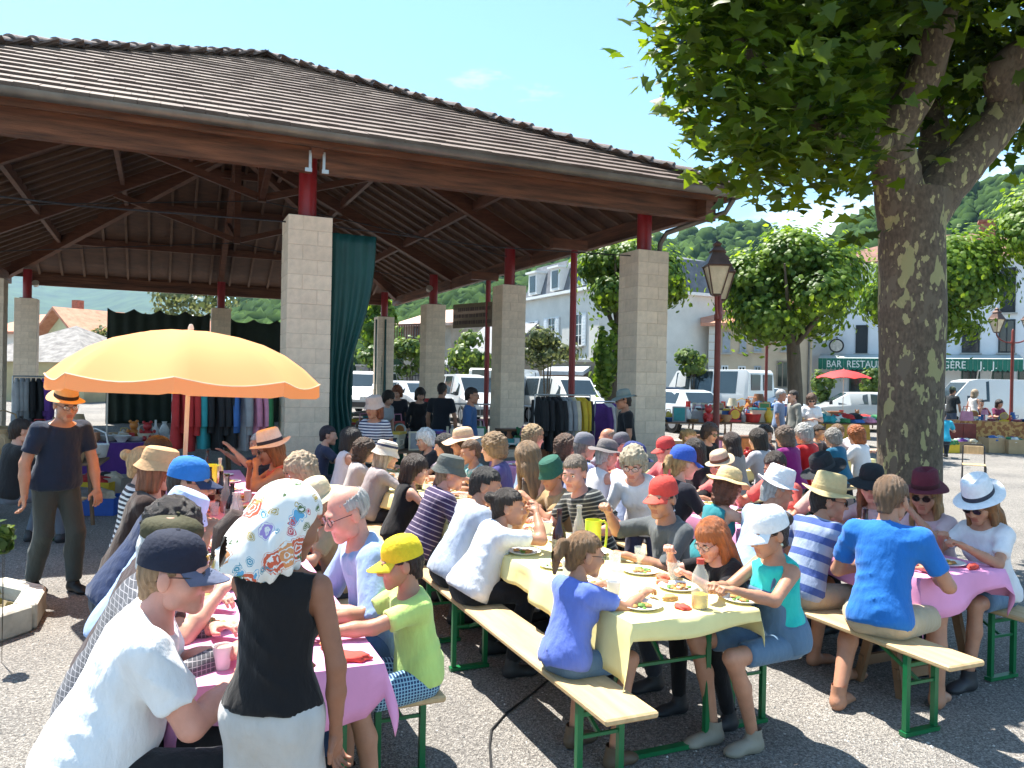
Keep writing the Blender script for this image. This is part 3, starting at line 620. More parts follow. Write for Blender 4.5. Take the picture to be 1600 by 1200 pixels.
class House:
    """local frame: facade in the XZ plane y=0 facing -Y, from x=0 to x=W"""
    def __init__(s, label, A, B, h, depth, wall, name='house', cat='house'):
        A = Vector(A); B = Vector(B); s.W = (B - A).length; s.h = h; s.dep = depth; rz_ = math.atan2(B.y - A.y, B.x - A.x)
        s.o = tag(empty(name, (A.x, A.y, 0), rz_), label, cat); s.inv = s.o.matrix_basis.inverted()
        MB().box((s.W / 2, depth / 2, h / 2), (s.W, depth, h)).build('wall', wall, s.o)
    def roof(s, kind, rise, m, ov=.35, ridge='x', th=.16):
        W, D, h = s.W, s.dep, s.h; b = MB()
        if kind == 'gable' and ridge == 'x':
            sl = rise / (D / 2); b.prism([(-ov, h - ov * sl), (D / 2, h + rise), (D + ov, h - ov * sl), (D + ov, h - ov * sl + th), (D / 2, h + rise + th), (-ov, h - ov * sl + th)], -ov, W + ov, 'x')
            g = MB().prism([(0, h - .01), (D, h - .01), (D / 2, h + rise)], .01, W - .01, 'x'); g.build('gable_wall', s.o.children[0].data.materials[0], s.o)
        elif kind == 'gable':
            sl = rise / (W / 2); b.prism([(-ov, h - ov * sl), (W / 2, h + rise), (W + ov, h - ov * sl), (W + ov, h - ov * sl + th), (W / 2, h + rise + th), (-ov, h - ov * sl + th)], -ov, D + ov, 'y')
            g = MB().prism([(0, h - .01), (W, h - .01), (W / 2, h + rise)], .01, D - .01, 'y'); g.build('gable_wall', s.o.children[0].data.materials[0], s.o)
        elif kind == 'hip':
            q = min(W, D) / 2; b.add([(-ov, -ov, h), (W + ov, -ov, h), (W + ov, D + ov, h), (-ov, D + ov, h), (q, D / 2, h + rise), (W - q, D / 2, h + rise)], [(0, 1, 5, 4), (1, 2, 5), (2, 3, 4, 5), (3, 0, 4), (3, 2, 1, 0)])
        elif kind == 'mono': b.prism([(-ov, h), (D + ov, h + rise), (D + ov, h + rise + th), (-ov, h + th)], -ov, W + ov, 'x')
        return b.build('roof', m, s.o)
    def at(s, px, py):   # photo pixel -> local x,z on the facade plane
        a = s.inv @ CAM; b = s.inv @ (CAM + ray(px, py)); d = b - a; t = -a.y / d.y; p = a + d * t; return p.x, p.z
    def win(s, x0, x1, y0, y1, sh=None, frame=None, openw=None, name='window', pane=None, bars=1):
        ym = (y0 + y1) / 2; xa, _ = s.at(x0, ym); xb, _ = s.at(x1, ym); xm = (x0 + x1) / 2; _, zt = s.at(xm, y0); _, zb = s.at(xm, y1); return s.winl(xa, xb, zb, zt, sh, frame, name, pane, bars)
    def winl(s, xa, xb, zb, zt, sh=None, frame=None, name='window', pane=None, bars=1, closed=False):
        frame = frame or white_paint; w_ = xb - xa; h_ = zt - zb; xm, zm = (xa + xb) / 2, (za + zt) / 2 if False else (zb + zt) / 2; f = MB()
        t = .06
        f.box((xa + t / 2, -.02, zm), (t, .08, h_)); f.box((xb - t / 2, -.02, zm), (t, .08, h_)); f.box((xm, -.02, zt - t / 2), (w_ - 2 * t, .08, t)); f.box((xm, -.02, zb + t / 2), (w_ - 2 * t, .08, t))
        if bars: f.box((xm, -.012, zm), (.05, .05, h_ - 2 * t))
        if bars > 1:
            for q in (1, 2): f.box((xm, -.010, zb + h_ * q / 3), (w_ - 2 * t, .04, .03))
        o = f.build(name, frame, s.o); MB().box((xm, -.005, zm), (w_ - t, .02, h_ - t)).build('pane', pane or glassd, o)
        MB().box((xm, -.06, zb - .05), (w_ + .16, .14, .07)).build('sill', mat('sill_stone', (.4, .38, .34), .9), o)
        if sh:
            for sx in (-1, 1):
                b = MB(); cx = xm + sx * (w_ / 2 + w_ * .26); b.box((cx, -.045, zm), (w_ * .46, .05, h_))
                for q in range(10): b.box((cx, -.075, zb + h_ * (q + .5) / 10), (w_ * .36, .012, h_ * .06))
                b.build('shutter', sh, o)
        return o
    def shutpair(s, x0, x1, y0, y1, m):
        o = s.win(x0, x1, y0, y1, None, m, bars=0, pane=m); return o
    def box(s, name, x, y, z, d, m, parent=None): return MB().box((x, y, z), d).build(name, m, parent or s.o)
def G(px, d): p = PD(px, 600, d); return (p.x, p.y, gz(p.y))
# --- the bar
bar = House('white three-storey bar with green awning and dark shutters', G(1268, 39), G(1720, 34), 7.8, 9, render_white)
rf = bar.roof('hip', 1.9, tile_brown, .4)
x_, z_ = bar.at(1553, 360); ch = MB().box((x_, 2.6, 9.2), (.7, .5, 1.3)); ch.box((x_, 2.6, 9.9), (.82, .62, .12)); ch.build('chimney', mat('chimney_brick', (.30, .12, .08), .9, .3, 6, .4, 14), rf)
for a in ((1337, 1356, 508, 552), (1563, 1587, 418, 488), (1470, 1490, 424, 488), (1640, 1664, 420, 490)): bar.shutpair(*a, shut_dark)
for a in ((1503, 1531, 506, 551), (1560, 1586, 499, 551), (1640, 1666, 500, 551)): bar.win(*a, None, shut_dark, bars=1)
for a in ((1327, 1355, 576, 612), (1502, 1531, 578, 612), (1550, 1582, 578, 612), (1590, 1625, 578, 612)): bar.win(*a, None, mat('dark_green_frame', (.01, .05, .04), .5), name='door', bars=1)
xa, zt = bar.at(1282, 560); xb, zb = bar.at(1592, 580); green = mat('awning_green', (.012, .14, .095), .7, .15, 3)
aw = MB(); aw.add([(xa, -.02, zt + .22), (xb, -.02, zt + .22), (xb, -1.25, zt - .02), (xa, -1.25, zt - .02), (xa, -.02, zt + .17), (xb, -.02, zt + .17), (xb, -1.25, zt - .06), (xa, -1.25, zt - .06)], [(0, 1, 2, 3), (7, 6, 5, 4), (0, 3, 7, 4), (1, 5, 6, 2), (2, 6, 7, 3)])
awn = aw.build('awning', mat('awning_top', (.42, .47, .46), .8, .1, 2), bar.o)
vb = MB(); nsc = 44; wv = (xb - xa) / nsc
for k in range(nsc):
    x0 = xa + k * wv; vb.add([(x0, -1.252, zt - .03), (x0 + wv * .96, -1.252, zt - .03), (x0 + wv * .96, -1.252, zt - .50), (x0 + wv * .72, -1.252, zt - .56), (x0 + wv * .24, -1.252, zt - .56), (x0, -1.252, zt - .50)], [(0, 1, 2, 3, 4, 5)])
vl = vb.build('valance', green, awn); vl.modifiers.new('s', 'SOLIDIFY').thickness = .012
def text(name, s, size, m, parent, loc, rot=(R(90), 0, 0), ext=.004, align='LEFT', sx=1.0):
    c = bpy.data.curves.new(name, 'FONT'); c.body = s; c.size = size; c.extrude = ext; c.align_x = align; c.materials.append(m); o0 = bpy.data.objects.new(name, c); COL.objects.link(o0)
    dg = bpy.context.evaluated_depsgraph_get(); me = bpy.data.meshes.new_from_object(o0.evaluated_get(dg)); bpy.data.objects.remove(o0); o = bpy.data.objects.new(name, me); COL.objects.link(o)
    if not me.materials: me.materials.append(m)
    o.parent = parent; o.location = loc; o.rotation_euler = rot; o.scale = (sx, 1, 1); return o
lw = mat('letter_white', (.7, .74, .70), .7, .05)
xt, _ = bar.at(1294, 570); text('lettering', 'BAR  RESTAURANT', .46, lw, awn, (xt, -1.275, zt - .45), sx=.80)
xt, _ = bar.at(1470, 570); text('lettering', 'GÈRE', .46, lw, awn, (xt, -1.275, zt - .45), sx=.85); xt, _ = bar.at(1526, 570); text('lettering', 'J.  J.', .46, lw, awn, (xt, -1.275, zt - .45), sx=1.0)
for px in (1315, 1525, 1545): x_, _ = bar.at(px, 590); MB().tube([(x_, -.02, zt - 1.1), (x_ + .05, -1.2, zt - .12)], .03, 6).build('awning_arm', white_paint, awn)
x_, z_ = bar.at(1308, 541); d_ = MB().tube([(x_, -.45, z_), (x_, -.60, z_)], .34, 24); sg = d_.build('round_sign', mat('sign_black', (.02, .02, .022), .4), bar.o, smooth=True)
MB().tube([(x_, -.602, z_), (x_, -.608, z_)], .27, 24).build('sign_face', mat('sign_cream', (.45, .43, .38), .5, .3, 9), sg); MB().bar((x_, 0, z_ + .4), (x_, -.55, z_ + .4), .04, .04).build('bracket', shut_dark, sg)
for i in range(1): bar.box('plinth', bar.W / 2, -.02, .3, (bar.W, .06, .6), mat('plinth_grey', (.4, .4, .4), .9))
# --- beige house
be = House('low beige rendered house with grey shuttered windows and tiled roof', G(1106, 38), G(1268, 37), 4.75, 8, render_beige); be.roof('gable', 1.5, tile_red, .4, 'x')
for a in ((1129, 1141, 519, 551), (1156, 1166, 521, 550), (1178, 1190, 522, 549), (1222, 1233, 518, 548)): be.shutpair(*a, shut_grey)
for a in ((1127, 1138, 571, 583), (1153, 1165, 572, 586)): be.win(*a, None, white_paint)
be.win(1178, 1189, 572, 604, None, shut_grey, name='door'); be.win(1213, 1232, 564, 606, None, mat('door_wood', (.25, .2, .15), .8), name='door')
q = MB()
for k in range(12): q.box((.14 if k % 2 else .2, -.012, .2 + k * .385), (.28 if k % 2 else .4, .03, .35))
q.build('quoins', render_cream, be.o); x_, _ = be.at(1264, 540); MB().tube([(x_, -.07, .1), (x_, -.07, 4.7)], .05, 8).build('downpipe', zinc, be.o)
# --- gable stone house, slate house behind
gb = House('grey stone house with sloping pale tiled gable behind the van', G(1047, 40), G(1165, 41), 5.0, 9, render_grey); gb.roof('gable', 2.9, pale_tile, .35, 'y')
gb2 = House('tall slate-roofed house end rising behind the stone gable', G(1062, 52), G(1128, 52), 7.2, 9, render_grey); r_ = gb2.roof('gable', 2.1, slate, .3, 'y'); MB().box((.6, 3, 9.0), (.7, .7, 1.8)).build('chimney', MATS['chimney_brick'], r_)
# --- white mansard house
mh = House('pale mansard house with slate attic dormers and white shutters', G(816, 43), G(934, 36), 6.1, 7, render_cream)
cor = MB().box((mh.W / 2, mh.dep / 2, 6.17), (mh.W + .5, mh.dep + .5, .14)); cor.build('cornice', white_paint, mh.o)
ma = MB(); W_, D_ = mh.W, mh.dep; ma.add([(0, 0, 6.24), (W_, 0, 6.24), (W_, D_, 6.24), (0, D_, 6.24), (.5, .5, 7.9), (W_ - .5, .5, 7.9), (W_ - .5, D_ - .5, 7.9), (.5, D_ - .5, 7.9), (2.2, D_ / 2, 8.5), (W_ - 2.2, D_ / 2, 8.5)], [(0, 1, 5, 4), (1, 2, 6, 5), (2, 3, 7, 6), (3, 0, 4, 7), (4, 5, 9, 8), (5, 6, 9), (6, 7, 8, 9), (7, 4, 8)])
mr = ma.build('roof', slate, mh.o)
for px, y0, y1 in ((837, 436, 466), (872, 427, 461), (908, 420, 455)):
    x_, zb = mh.at(px, y1); b = MB().box((x_, .25, 6.9), (.95, .9, 1.1)); b.box((x_, .2, 7.5), (1.15, 1.1, .1)); dr = b.build('dormer', white_paint, mr); MB().box((x_, -.212, 6.9), (.6, .02, .85)).build('pane', glassd, dr)
for a in ((827, 837, 502, 532), (857, 869, 496, 532), (899, 911, 490, 541), (827, 837, 556, 585), (857, 869, 556, 588), (899, 911, 560, 596)): mh.win(*a, shut_white, bars=2)
# --- balcony house, barn, garden wall with gate
bh = House('old house with wooden balcony and pink tiled roof', G(630, 47), G(703, 45), 5.0, 7, mat('old_render', (.36, .33, .28), .95, .2, 1.5)); bh.roof('gable', 1.0, mat('tile_pink', (.5, .3, .22), .9, .3, 3, .5, 7, col2=(.62, .46, .38)), .5, 'x')
bh.win(646, 655, 505, 530, None, shut_dark); bh.win(664, 673, 505, 530, None, shut_dark); bh.win(650, 662, 545, 575, None, shut_dark, name='door')
x0, zb = bh.at(634, 535); x1, _ = bh.at(675, 535); ba = MB().box(((x0 + x1) / 2, -.5, zb), (x1 - x0, 1.0, .12)); ba.box(((x0 + x1) / 2, -.97, zb + .95), (x1 - x0, .06, .07)); bo = ba.build('balcony', wood_beam, bh.o)
for k in range(12): MB().box((x0 + (x1 - x0) * k / 11, -.97, zb + .5), (.05, .04, .85)).build('baluster', wood_beam, bo)
bn = House('dark grey barn with lean-to roof beyond the garden', G(700, 40), G(768, 38), 2.6, 6, render_grey, 'barn', 'barn'); bn.roof('gable', 2.0, slate, .3, 'x')
def wallrun(label, pa, da, pb, db, h, th, m, name='garden_wall'):
    A = Vector(G(pa, da)); B = Vector(G(pb, db)); L_ = (B - A).length; rz_ = math.atan2(B.y - A.y, B.x - A.x); o = tag(empty(name, A, rz_), label, 'wall'); MB().box((L_ / 2, 0, h / 2), (L_, th, h)).build('wall', m, o); MB().box((L_ / 2, 0, h + .04), (L_ + .06, th + .1, .09)).build('coping', mat('coping', (.4, .37, .32), .9, .2, 5), o); return o
wallrun('rough stone garden wall past the second red post', 742, 34, 800, 34, 2.5, .35, render_grey); wallrun('grey wall below the mansard house behind the white vans', 800, 34.5, 1040, 33.5, 2.3, .3, render_grey); wallrun('dry stone wall glimpsed through the iron gate', 560, 40, 742, 37, 1.9, .4, slab)
def gate():
    A = Vector(G(640, 36)); B = Vector(G(742, 34.5)); L_ = (B - A).length; o = tag(empty('iron_gate', A, math.atan2(B.y - A.y, B.x - A.x)), 'black wrought iron gate in front of the green garden', 'gate'); im = mat('wrought_iron', (.012, .013, .014), .5)
    n = 22
    for k in range(n + 1):
        t = k / n; h = 1.7 + .35 * math.sin(math.pi * t); MB().tube([(L_ * t, 0, .05), (L_ * t, 0, h), (L_ * t, 0, h + .08)], [.016, .016, .002], 5).build('bar', im, o)
    for z in (.25, 1.55): MB().bar((0, 0, z), (L_, 0, z), .04, .04).build('rail', im, o)
gate()
# shed, poster board
sh_ = House('small shed with sloping roof against the grey wall', G(856, 33), G(905, 32.6), 2.1, 1.6, mat('shed_wood', (.22, .13, .08), .9, .2), 'shed', 'shed'); sh_.roof('mono', .35, grey_sheet, .2)
# --- houses on the left, seen through the hall
lh = House('yellow-green house with orange tiled roof and overhanging gable', G(72, 46), G(128, 44), 4.0, 9, render_green); lh.roof('gable', 1.3, tile_red, .7, 'y'); lh.win(98, 110, 523, 540, None, wood_dark); lh.win(72, 84, 523, 540, None, wood_dark)
lh2 = House('long red-tiled roof continuing behind the far left pillars', G(-20, 50), G(90, 48), 4.2, 8, render_cream); lr = lh2.roof('gable', 1.3, tile_red, .4, 'x'); MB().box((3.6, 3.4, 6.0), (.5, .5, 1.0)).build('chimney', MATS['chimney_brick'], lr)
sr = House('outbuilding with grey stone-slab roof behind the left pillars', G(-60, 37), G(131, 36), 2.25, 7, mat('ochre_wall', (.45, .38, .22), .9, .15, 1)); sr.roof('hip', 1.9, slab, .3)
fg = House('large building with plain pale grey roof far behind', G(126, 66), G(240, 64), 4.3, 12, render_grey); fg.roof('gable', 2.6, grey_sheet, .4, 'x')
# ================================================================== street lamps
lamp_red = mat('lamp_red_paint', (.17, .028, .02), .45, .2, 6); lamp_glass = mat('lamp_glass', (.62, .52, .36), .25, .15, 6, spec=.5); lamp_cap = mat('lamp_cap', (.10, .055, .04), .45, .25, 6, metal=.4)
def lantern(parent, x, z, s=1.0):
    Mx = Matrix.Translation((x, 0, z)) @ Matrix.Scale(s, 4) @ Matrix.Rotation(R(20), 4, 'Z'); b = MB()
    b.lathe([(.06, 0), (.10, .02), (.10, .035)], 4, M=Mx @ Matrix.Rotation(R(45), 4, 'Z')); b.lathe([(.27, .47), (.28, .49), (.25, .52), (.14, .68), (.13, .70), (.16, .72), (.10, .78), (.06, .80), (.09, .84), (.03, .88), (.0, .9)], 4, M=Mx @ Matrix.Rotation(R(45), 4, 'Z'))
    for k in range(4): a = R(45) + k * math.pi / 2; b.tube([(.10 * math.cos(a), .10 * math.sin(a), .03), (.25 * math.cos(a), .25 * math.sin(a), .48)], .012, 5, M=Mx)
    o = b.build('lantern', lamp_cap, parent); MB().lathe([(.088, .036), (.232, .468)], 4, M=Mx @ Matrix.Rotation(R(45), 4, 'Z')).build('lamp_glass', lamp_glass, o); return o
def street_lamp(label, px, d, h, yaw, s=1.0, arm=.42):
    p = G(px, d); o = tag(empty('street_lamp', p, yaw), label, 'lamp', 'street lamps of the square'); b = MB()
    b.lathe([(.13, 0), (.13, .1), (.09, .16), (.085, .7), (.06, .8), (.052, 1.5), (.05, h - .2), (.07, h - .18), (.07, h - .1), (.045, h - .05), (.045, h + .25), (.02, h + .3), (0, h + .32)], 14); b.build('post', lamp_red, o, smooth=True)
    for sx in (-1, 1):
        pts = [(sx * .04, 0, h - .15)] + [(sx * (arm * (.1 + .9 * math.sin(t))), 0, h - .15 + .32 * (1 - math.cos(t))) for t in [math.pi / 2 * k / 6 for k in range(1, 7)]]; MB().tube(pts, .025, 7).build('arm', lamp_red, o, smooth=True); lantern(o, sx * arm, h + .17, s)
    return o
street_lamp('tall twin-lantern red lamp post beside the corner pillar', 1120, 13.2, 3.1, R(70), 1.0, .42)
street_lamp('distant twin-armed lamp post in front of the beige house', 1197, 28, 3.2, R(5), .95, .50)
street_lamp('twin-armed red lamp post near the white panel van', 1581, 26.5, 3.35, R(0), .95, .55)
# ================================================================== vehicles
carglass = mat('car_glass', (.03, .045, .055), .06, .1, 2, spec=.7); tyre_m = mat('tyre', (.02, .02, .02), .9); rim_m = mat('rim', (.42, .43, .45), .35, metal=.6); taill = mat('tail_lamp', (.35, .01, .01), .25); headl = mat('head_lamp', (.6, .63, .65), .12); bumper = mat('bumper_plastic', (.05, .05, .055), .7)
CARP = {   # stations: (x, belt z, top z, half width at roof); nose at +x
 'van': (4.9, 1.92, [(-2.45, 1.0, 1.02, .90), (-2.42, 1.05, 2.02, .80), (-2.3, 1.08, 2.14, .80), (.9, 1.08, 2.14, .80), (1.25, 1.06, 2.05, .78), (1.75, 1.02, 1.25, .80), (1.95, .98, 1.08, .84), (2.35, .86, .92, .82), (2.45, .70, .74, .78)], [(-1.9, -.8), (-.7, .35), (.45, 1.2)], (-1.45, 1.6)),
 'panel': (4.9, 1.92, [(-2.45, 1.0, 1.02, .90), (-2.42, 1.05, 1.92, .82), (-2.3, 1.08, 2.0, .82), (.7, 1.08, 2.0, .82), (1.0, 1.06, 1.93, .78), (1.6, 1.02, 1.2, .80), (1.85, .98, 1.06, .84), (2.35, .84, .9, .82), (2.45, .70, .74, .78)], [(.35, 1.1)], (-1.5, 1.6)),
 'mini': (4.0, 1.7, [(-2.0, .9, .93, .78), (-1.97, .95, 1.55, .70), (-1.8, .96, 1.78, .70), (.3, .96, 1.8, .70), (.55, .95, 1.72, .68), (1.1, .93, 1.12, .70), (1.3, .9, 1.0, .74), (1.85, .76, .82, .72), (2.0, .62, .66, .68)], [(-1.7, -.75), (-.65, .05), (.12, .75)], (-1.25, 1.3)),
 'hatch': (3.8, 1.66, [(-1.9, .80, .83, .74), (-1.85, .88, 1.0, .70), (-1.45, .90, 1.40, .60), (-1.1, .90, 1.46, .60), (.1, .90, 1.45, .60), (.3, .90, 1.40, .60), (.95, .88, .96, .68), (1.2, .84, .90, .72), (1.75, .70, .75, .68), (1.9, .56, .60, .62)], [(-1.3, -.45), (-.35, .55)], (-1.2, 1.2)),
 'saloon': (4.4, 1.74, [(-2.2, .78, .82, .74), (-2.12, .86, .92, .74), (-1.75, .90, 1.05, .70), (-1.15, .91, 1.40, .60), (-.6, .91, 1.46, .60), (.35, .91, 1.44, .60), (1.15, .88, .96, .70), (1.45, .84, .90, .74), (2.05, .70, .75, .70), (2.2, .55, .58, .62)], [(-1.15, -.35), (-.25, .75)], (-1.35, 1.35))}
def car(label, kind, px, d, yaw, col, name='car', cat='car', group='vehicles parked round the square'):
    Ln, Wd, st, wins, axles = CARP[kind]; p = G(px, d); o = tag(empty(name, p, yaw), label, cat, group); paint = mat('paint_%s' % str(col), col, .28, .03, 2, spec=.55); paint.node_tree.nodes['Principled BSDF'].inputs['Coat Weight'].default_value = .5
    hw = Wd / 2; b = MB(); vs = []; k = 8
    for x, bz, tz, rw in st:
        nb_ = .93 if abs(x) > Ln / 2 - .12 else 1.0; h_ = hw * nb_
        vs += [(x, -h_ * .92, .26), (x, -h_, .45), (x, -h_ * .985, bz), (x, -rw, max(tz - .06, bz + .005)), (x, rw, max(tz - .06, bz + .005)), (x, h_ * .985, bz), (x, h_, .45), (x, h_ * .92, .26)]
        vs[-5] = (x, -rw, max(tz - .06, bz + .005))
    # add crown points in the middle of roof by a second ring
    n = len(st); fs = [(i * k + j, i * k + (j + 1) % k, (i + 1) * k + (j + 1) % k, (i + 1) * k + j) for i in range(n - 1) for j in range(k)] + [tuple(range(k)), tuple(range((n - 1) * k + k - 1, (n - 1) * k - 1, -1))]
    b.add(vs, fs); body = b.build('body', paint, o, smooth=True, ang=32); bv = body.modifiers.new('b', 'BEVEL'); bv.width = .05; bv.segments = 2; bv.angle_limit = R(28)
    def sec(x):
        for (xa, ba, ta, ra), (xb, bb, tb, rb) in zip(st, st[1:]):
            if xa <= x <= xb: t = (x - xa) / max(xb - xa, 1e-6); return ba + (bb - ba) * t, ta + (tb - ta) * t, ra + (rb - ra) * t
        return st[-1][1:]
    for xa, xb in wins:
        for sy in (-1, 1):
            g_ = MB(); q = []
            for x, e in ((xa, .04), (xb, .04)):
                bz, tz, rw = sec(x); zl = bz + .05; zh = max(tz - .06 - .07, zl + .04); yl = hw * .985 + (rw - hw * .985) * ((zl - bz) / max(tz - .06 - bz, .02)); yh = hw * .985 + (rw - hw * .985) * ((zh - bz) / max(tz - .06 - bz, .02)); q += [(x, sy * (yl + .008), zl), (x, sy * (yh + .008), zh)]
            g_.add(q + [(a, c - sy * .02, e_) for a, c, e_ in q], [(0, 1, 3, 2), (4, 6, 7, 5), (0, 4, 5, 1), (2, 3, 7, 6)]); g_.build('window', carglass, o)
    # windscreen, rear glass: on the sloping station pairs
    def slope(i0, i1, name, a=.1, bb_=.92):
        x0, b0, t0, r0 = st[i0]; x1, b1, t1, r1 = st[i1]; lo = Vector((x0, 0, max(t0 - .06, b0))); hi = Vector((x1, 0, max(t1 - .06, b1))); dirn = hi - lo; nn_ = Vector((dirn.z, 0, -dirn.x)).normalized() * (1 if x0 > x1 else -1); nn_ = nn_ if nn_.z > -.2 else -nn_
        if nn_.x * (1 if x0 > 0 else -1) < 0: nn_ = -nn_
        p0 = lo + dirn * a + nn_ * .012; p1 = lo + dirn * bb_ + nn_ * .012; w0 = r0 + (r1 - r0) * a - .06; w1 = r0 + (r1 - r0) * bb_ - .06; g_ = MB(); q = [(p0.x, -w0, p0.z), (p0.x, w0, p0.z), (p1.x, w1, p1.z), (p1.x, -w1, p1.z)]; g_.add(q + [tuple(Vector(v) - nn_ * .02) for v in q], [(0, 1, 2, 3), (7, 6, 5, 4), (0, 4, 5, 1), (1, 5, 6, 2), (2, 6, 7, 3), (3, 7, 4, 0)]); g_.build(name, carglass, o)
    if kind in ('van', 'panel'):
        slope(5, 4, 'windscreen')
        for sy in ((-1, 1) if kind == 'van' else (-1, 1)): MB().box((-Ln / 2 - .002, sy * .40, 1.58), (.03, .58, .62)).build('rear_window', carglass, o)
    elif kind == 'mini': slope(5, 4, 'windscreen'); MB().box((-Ln / 2 + .0, 0, 1.3), (.04, 1.1, .42)).build('rear_window', carglass, o)
    elif kind == 'hatch': slope(6, 5, 'windscreen'); slope(1, 2, 'rear_window')
    else: slope(6, 5, 'windscreen'); slope(2, 3, 'rear_window')
    for ax_ in axles:
        for sy in (-1, 1):
            w_ = MB().tube([(ax_, sy * (hw - .16), .31), (ax_, sy * (hw + .012), .31)], .31, 22).build('wheel', tyre_m, o, smooth=True); MB().tube([(ax_, sy * (hw + .008), .31), (ax_, sy * (hw + .022), .31)], .19, 16).build('rim', rim_m, w_)
    for sx, nm in ((1, 'bumper'), (-1, 'bumper')): MB().box((sx * (Ln / 2 - .03), 0, .42), (.16, Wd * .92, .2)).build(nm, bumper if kind in ('van', 'mini', 'panel') else paint, o)
    for sy in (-1, 1):
        MB().box((Ln / 2 - .10, sy * hw * .74, .66), (.16, .3, .15)).build('headlight', headl, o); MB().box((-Ln / 2 + .035, sy * hw * .90, .86 if kind != 'van' else .8), (.09, .12, .36 if kind in ('hatch', 'mini') else .26)).build('tail_light', taill, o)
        MB().box((st[-4][0] - .12, sy * (hw + .09), sec(st[-4][0])[0] + .12), (.10, .14, .13)).build('mirror', bumper, o)
    MB().box((-Ln / 2 - .012, 0, .62), (.02, .5, .11)).build('number_plate', mat('plate_white', (.7, .7, .66), .5, 0), o); return o
W1 = (.72, .73, .72)
car('boxy white camper van with side windows and paired rear doors', 'van', 1112, 33.5, R(128), W1, 'van', 'van')
car('small white hatchback with tall red tail lamps beside the van', 'hatch', 1046, 27.5, R(118), (.66, .70, .72))
car('white leisure van with big windscreen behind the clothes rail', 'mini', 885, 29, R(-62), W1, 'van', 'van')
car('white van half hidden between red post and second pillar', 'panel', 800, 31.5, R(70), W1, 'van', 'van')
car('white car parked nose out behind the second pillar', 'mini', 735, 29.5, R(-65), (.6, .62, .64))
car('silver saloon parked behind the stall beside the red parasol', 'saloon', 1338, 29, R(168), (.52, .54, .54))
car('pale blue car parked beyond the camper van', 'saloon', 1190, 33, R(-75), (.55, .62, .72))
car('dark car behind the white hatchback', 'saloon', 1042, 31, R(30), (.03, .035, .05))
car('white panel van parked behind the right-hand stall', 'panel', 1545, 29.5, R(172), W1, 'van', 'van')
car('white car beyond the far pillar seen past the green curtain', 'mini', 572, 33, R(-100), (.62, .64, .66))
car('grey car near the iron gate', 'hatch', 650, 32, R(-60), (.5, .52, .55))
car('white car behind the white leisure van', 'hatch', 945, 31, R(-40), (.62, .66, .7))
# ================================================================== people: implicit surfaces meshed with surface nets
def snets(f, org, h):
    nx, ny, nz = f.shape; s = f < 0
    c = s[:-1, :-1, :-1].astype(np.int8)
    tot = np.zeros((nx - 1, ny - 1, nz - 1), np.int8)
    for i in (0, 1):
        for j in (0, 1):
            for k in (0, 1): tot += s[i:nx - 1 + i, j:ny - 1 + j, k:nz - 1 + k]
    act = (tot > 0) & (tot < 8); idx = np.argwhere(act)
    if len(idx) == 0: return np.zeros((0, 3)), np.zeros((0, 4), int)
    vid = -np.ones(act.shape, int); vid[act] = np.arange(len(idx))
    acc = np.zeros((len(idx), 3)); cnt = np.zeros(len(idx))
    I, J, K = idx.T
    cv = {}
    for a in range(8):
        o = (a & 1, (a >> 1) & 1, (a >> 2) & 1); cv[o] = f[I + o[0], J + o[1], K + o[2]]
    for o in cv:
        for ax in range(3):
            if o[ax] == 0:
                q = list(o); q[ax] = 1; a = cv[o]; b = cv[tuple(q)]; m = (a < 0) != (b < 0)
                t = np.where(m, a / np.where(np.abs(a - b) < 1e-9, 1e-9, a - b), 0)
                p = np.zeros((len(idx), 3)); p[:] = o; p[:, ax] = t
                acc += np.where(m[:, None], p, 0); cnt += m
    V = (idx + acc / np.maximum(cnt, 1)[:, None]) * h + np.asarray(org)
    F = []
    for ax in range(3):
        sl0 = [slice(None)] * 3; sl1 = [slice(None)] * 3; sl0[ax] = slice(0, -1); sl1[ax] = slice(1, None)
        a = s[tuple(sl0)]; b = s[tuple(sl1)]; e = np.argwhere(a != b)
        u, v_ = (ax + 1) % 3, (ax + 2) % 3
        e = e[(e[:, u] > 0) & (e[:, v_] > 0) & (e[:, u] < f.shape[u] - 1) & (e[:, v_] < f.shape[v_] - 1)]
        if len(e) == 0: continue
        ins = a[tuple(e.T)]
        def at(du, dv):
            q = e.copy(); q[:, u] -= du; q[:, v_] -= dv; return vid[tuple(q.T)]
        q = np.stack([at(1, 1), at(0, 1), at(0, 0), at(1, 0)], 1)
        q[~ins] = q[~ins][:, ::-1]; F.append(q)
    return V, np.concatenate(F)
def smin(a, b, k):
    if k <= 0: return np.minimum(a, b)
    h = np.maximum(k - np.abs(a - b), 0) / k; return np.minimum(a, b) - h * h * k * .25
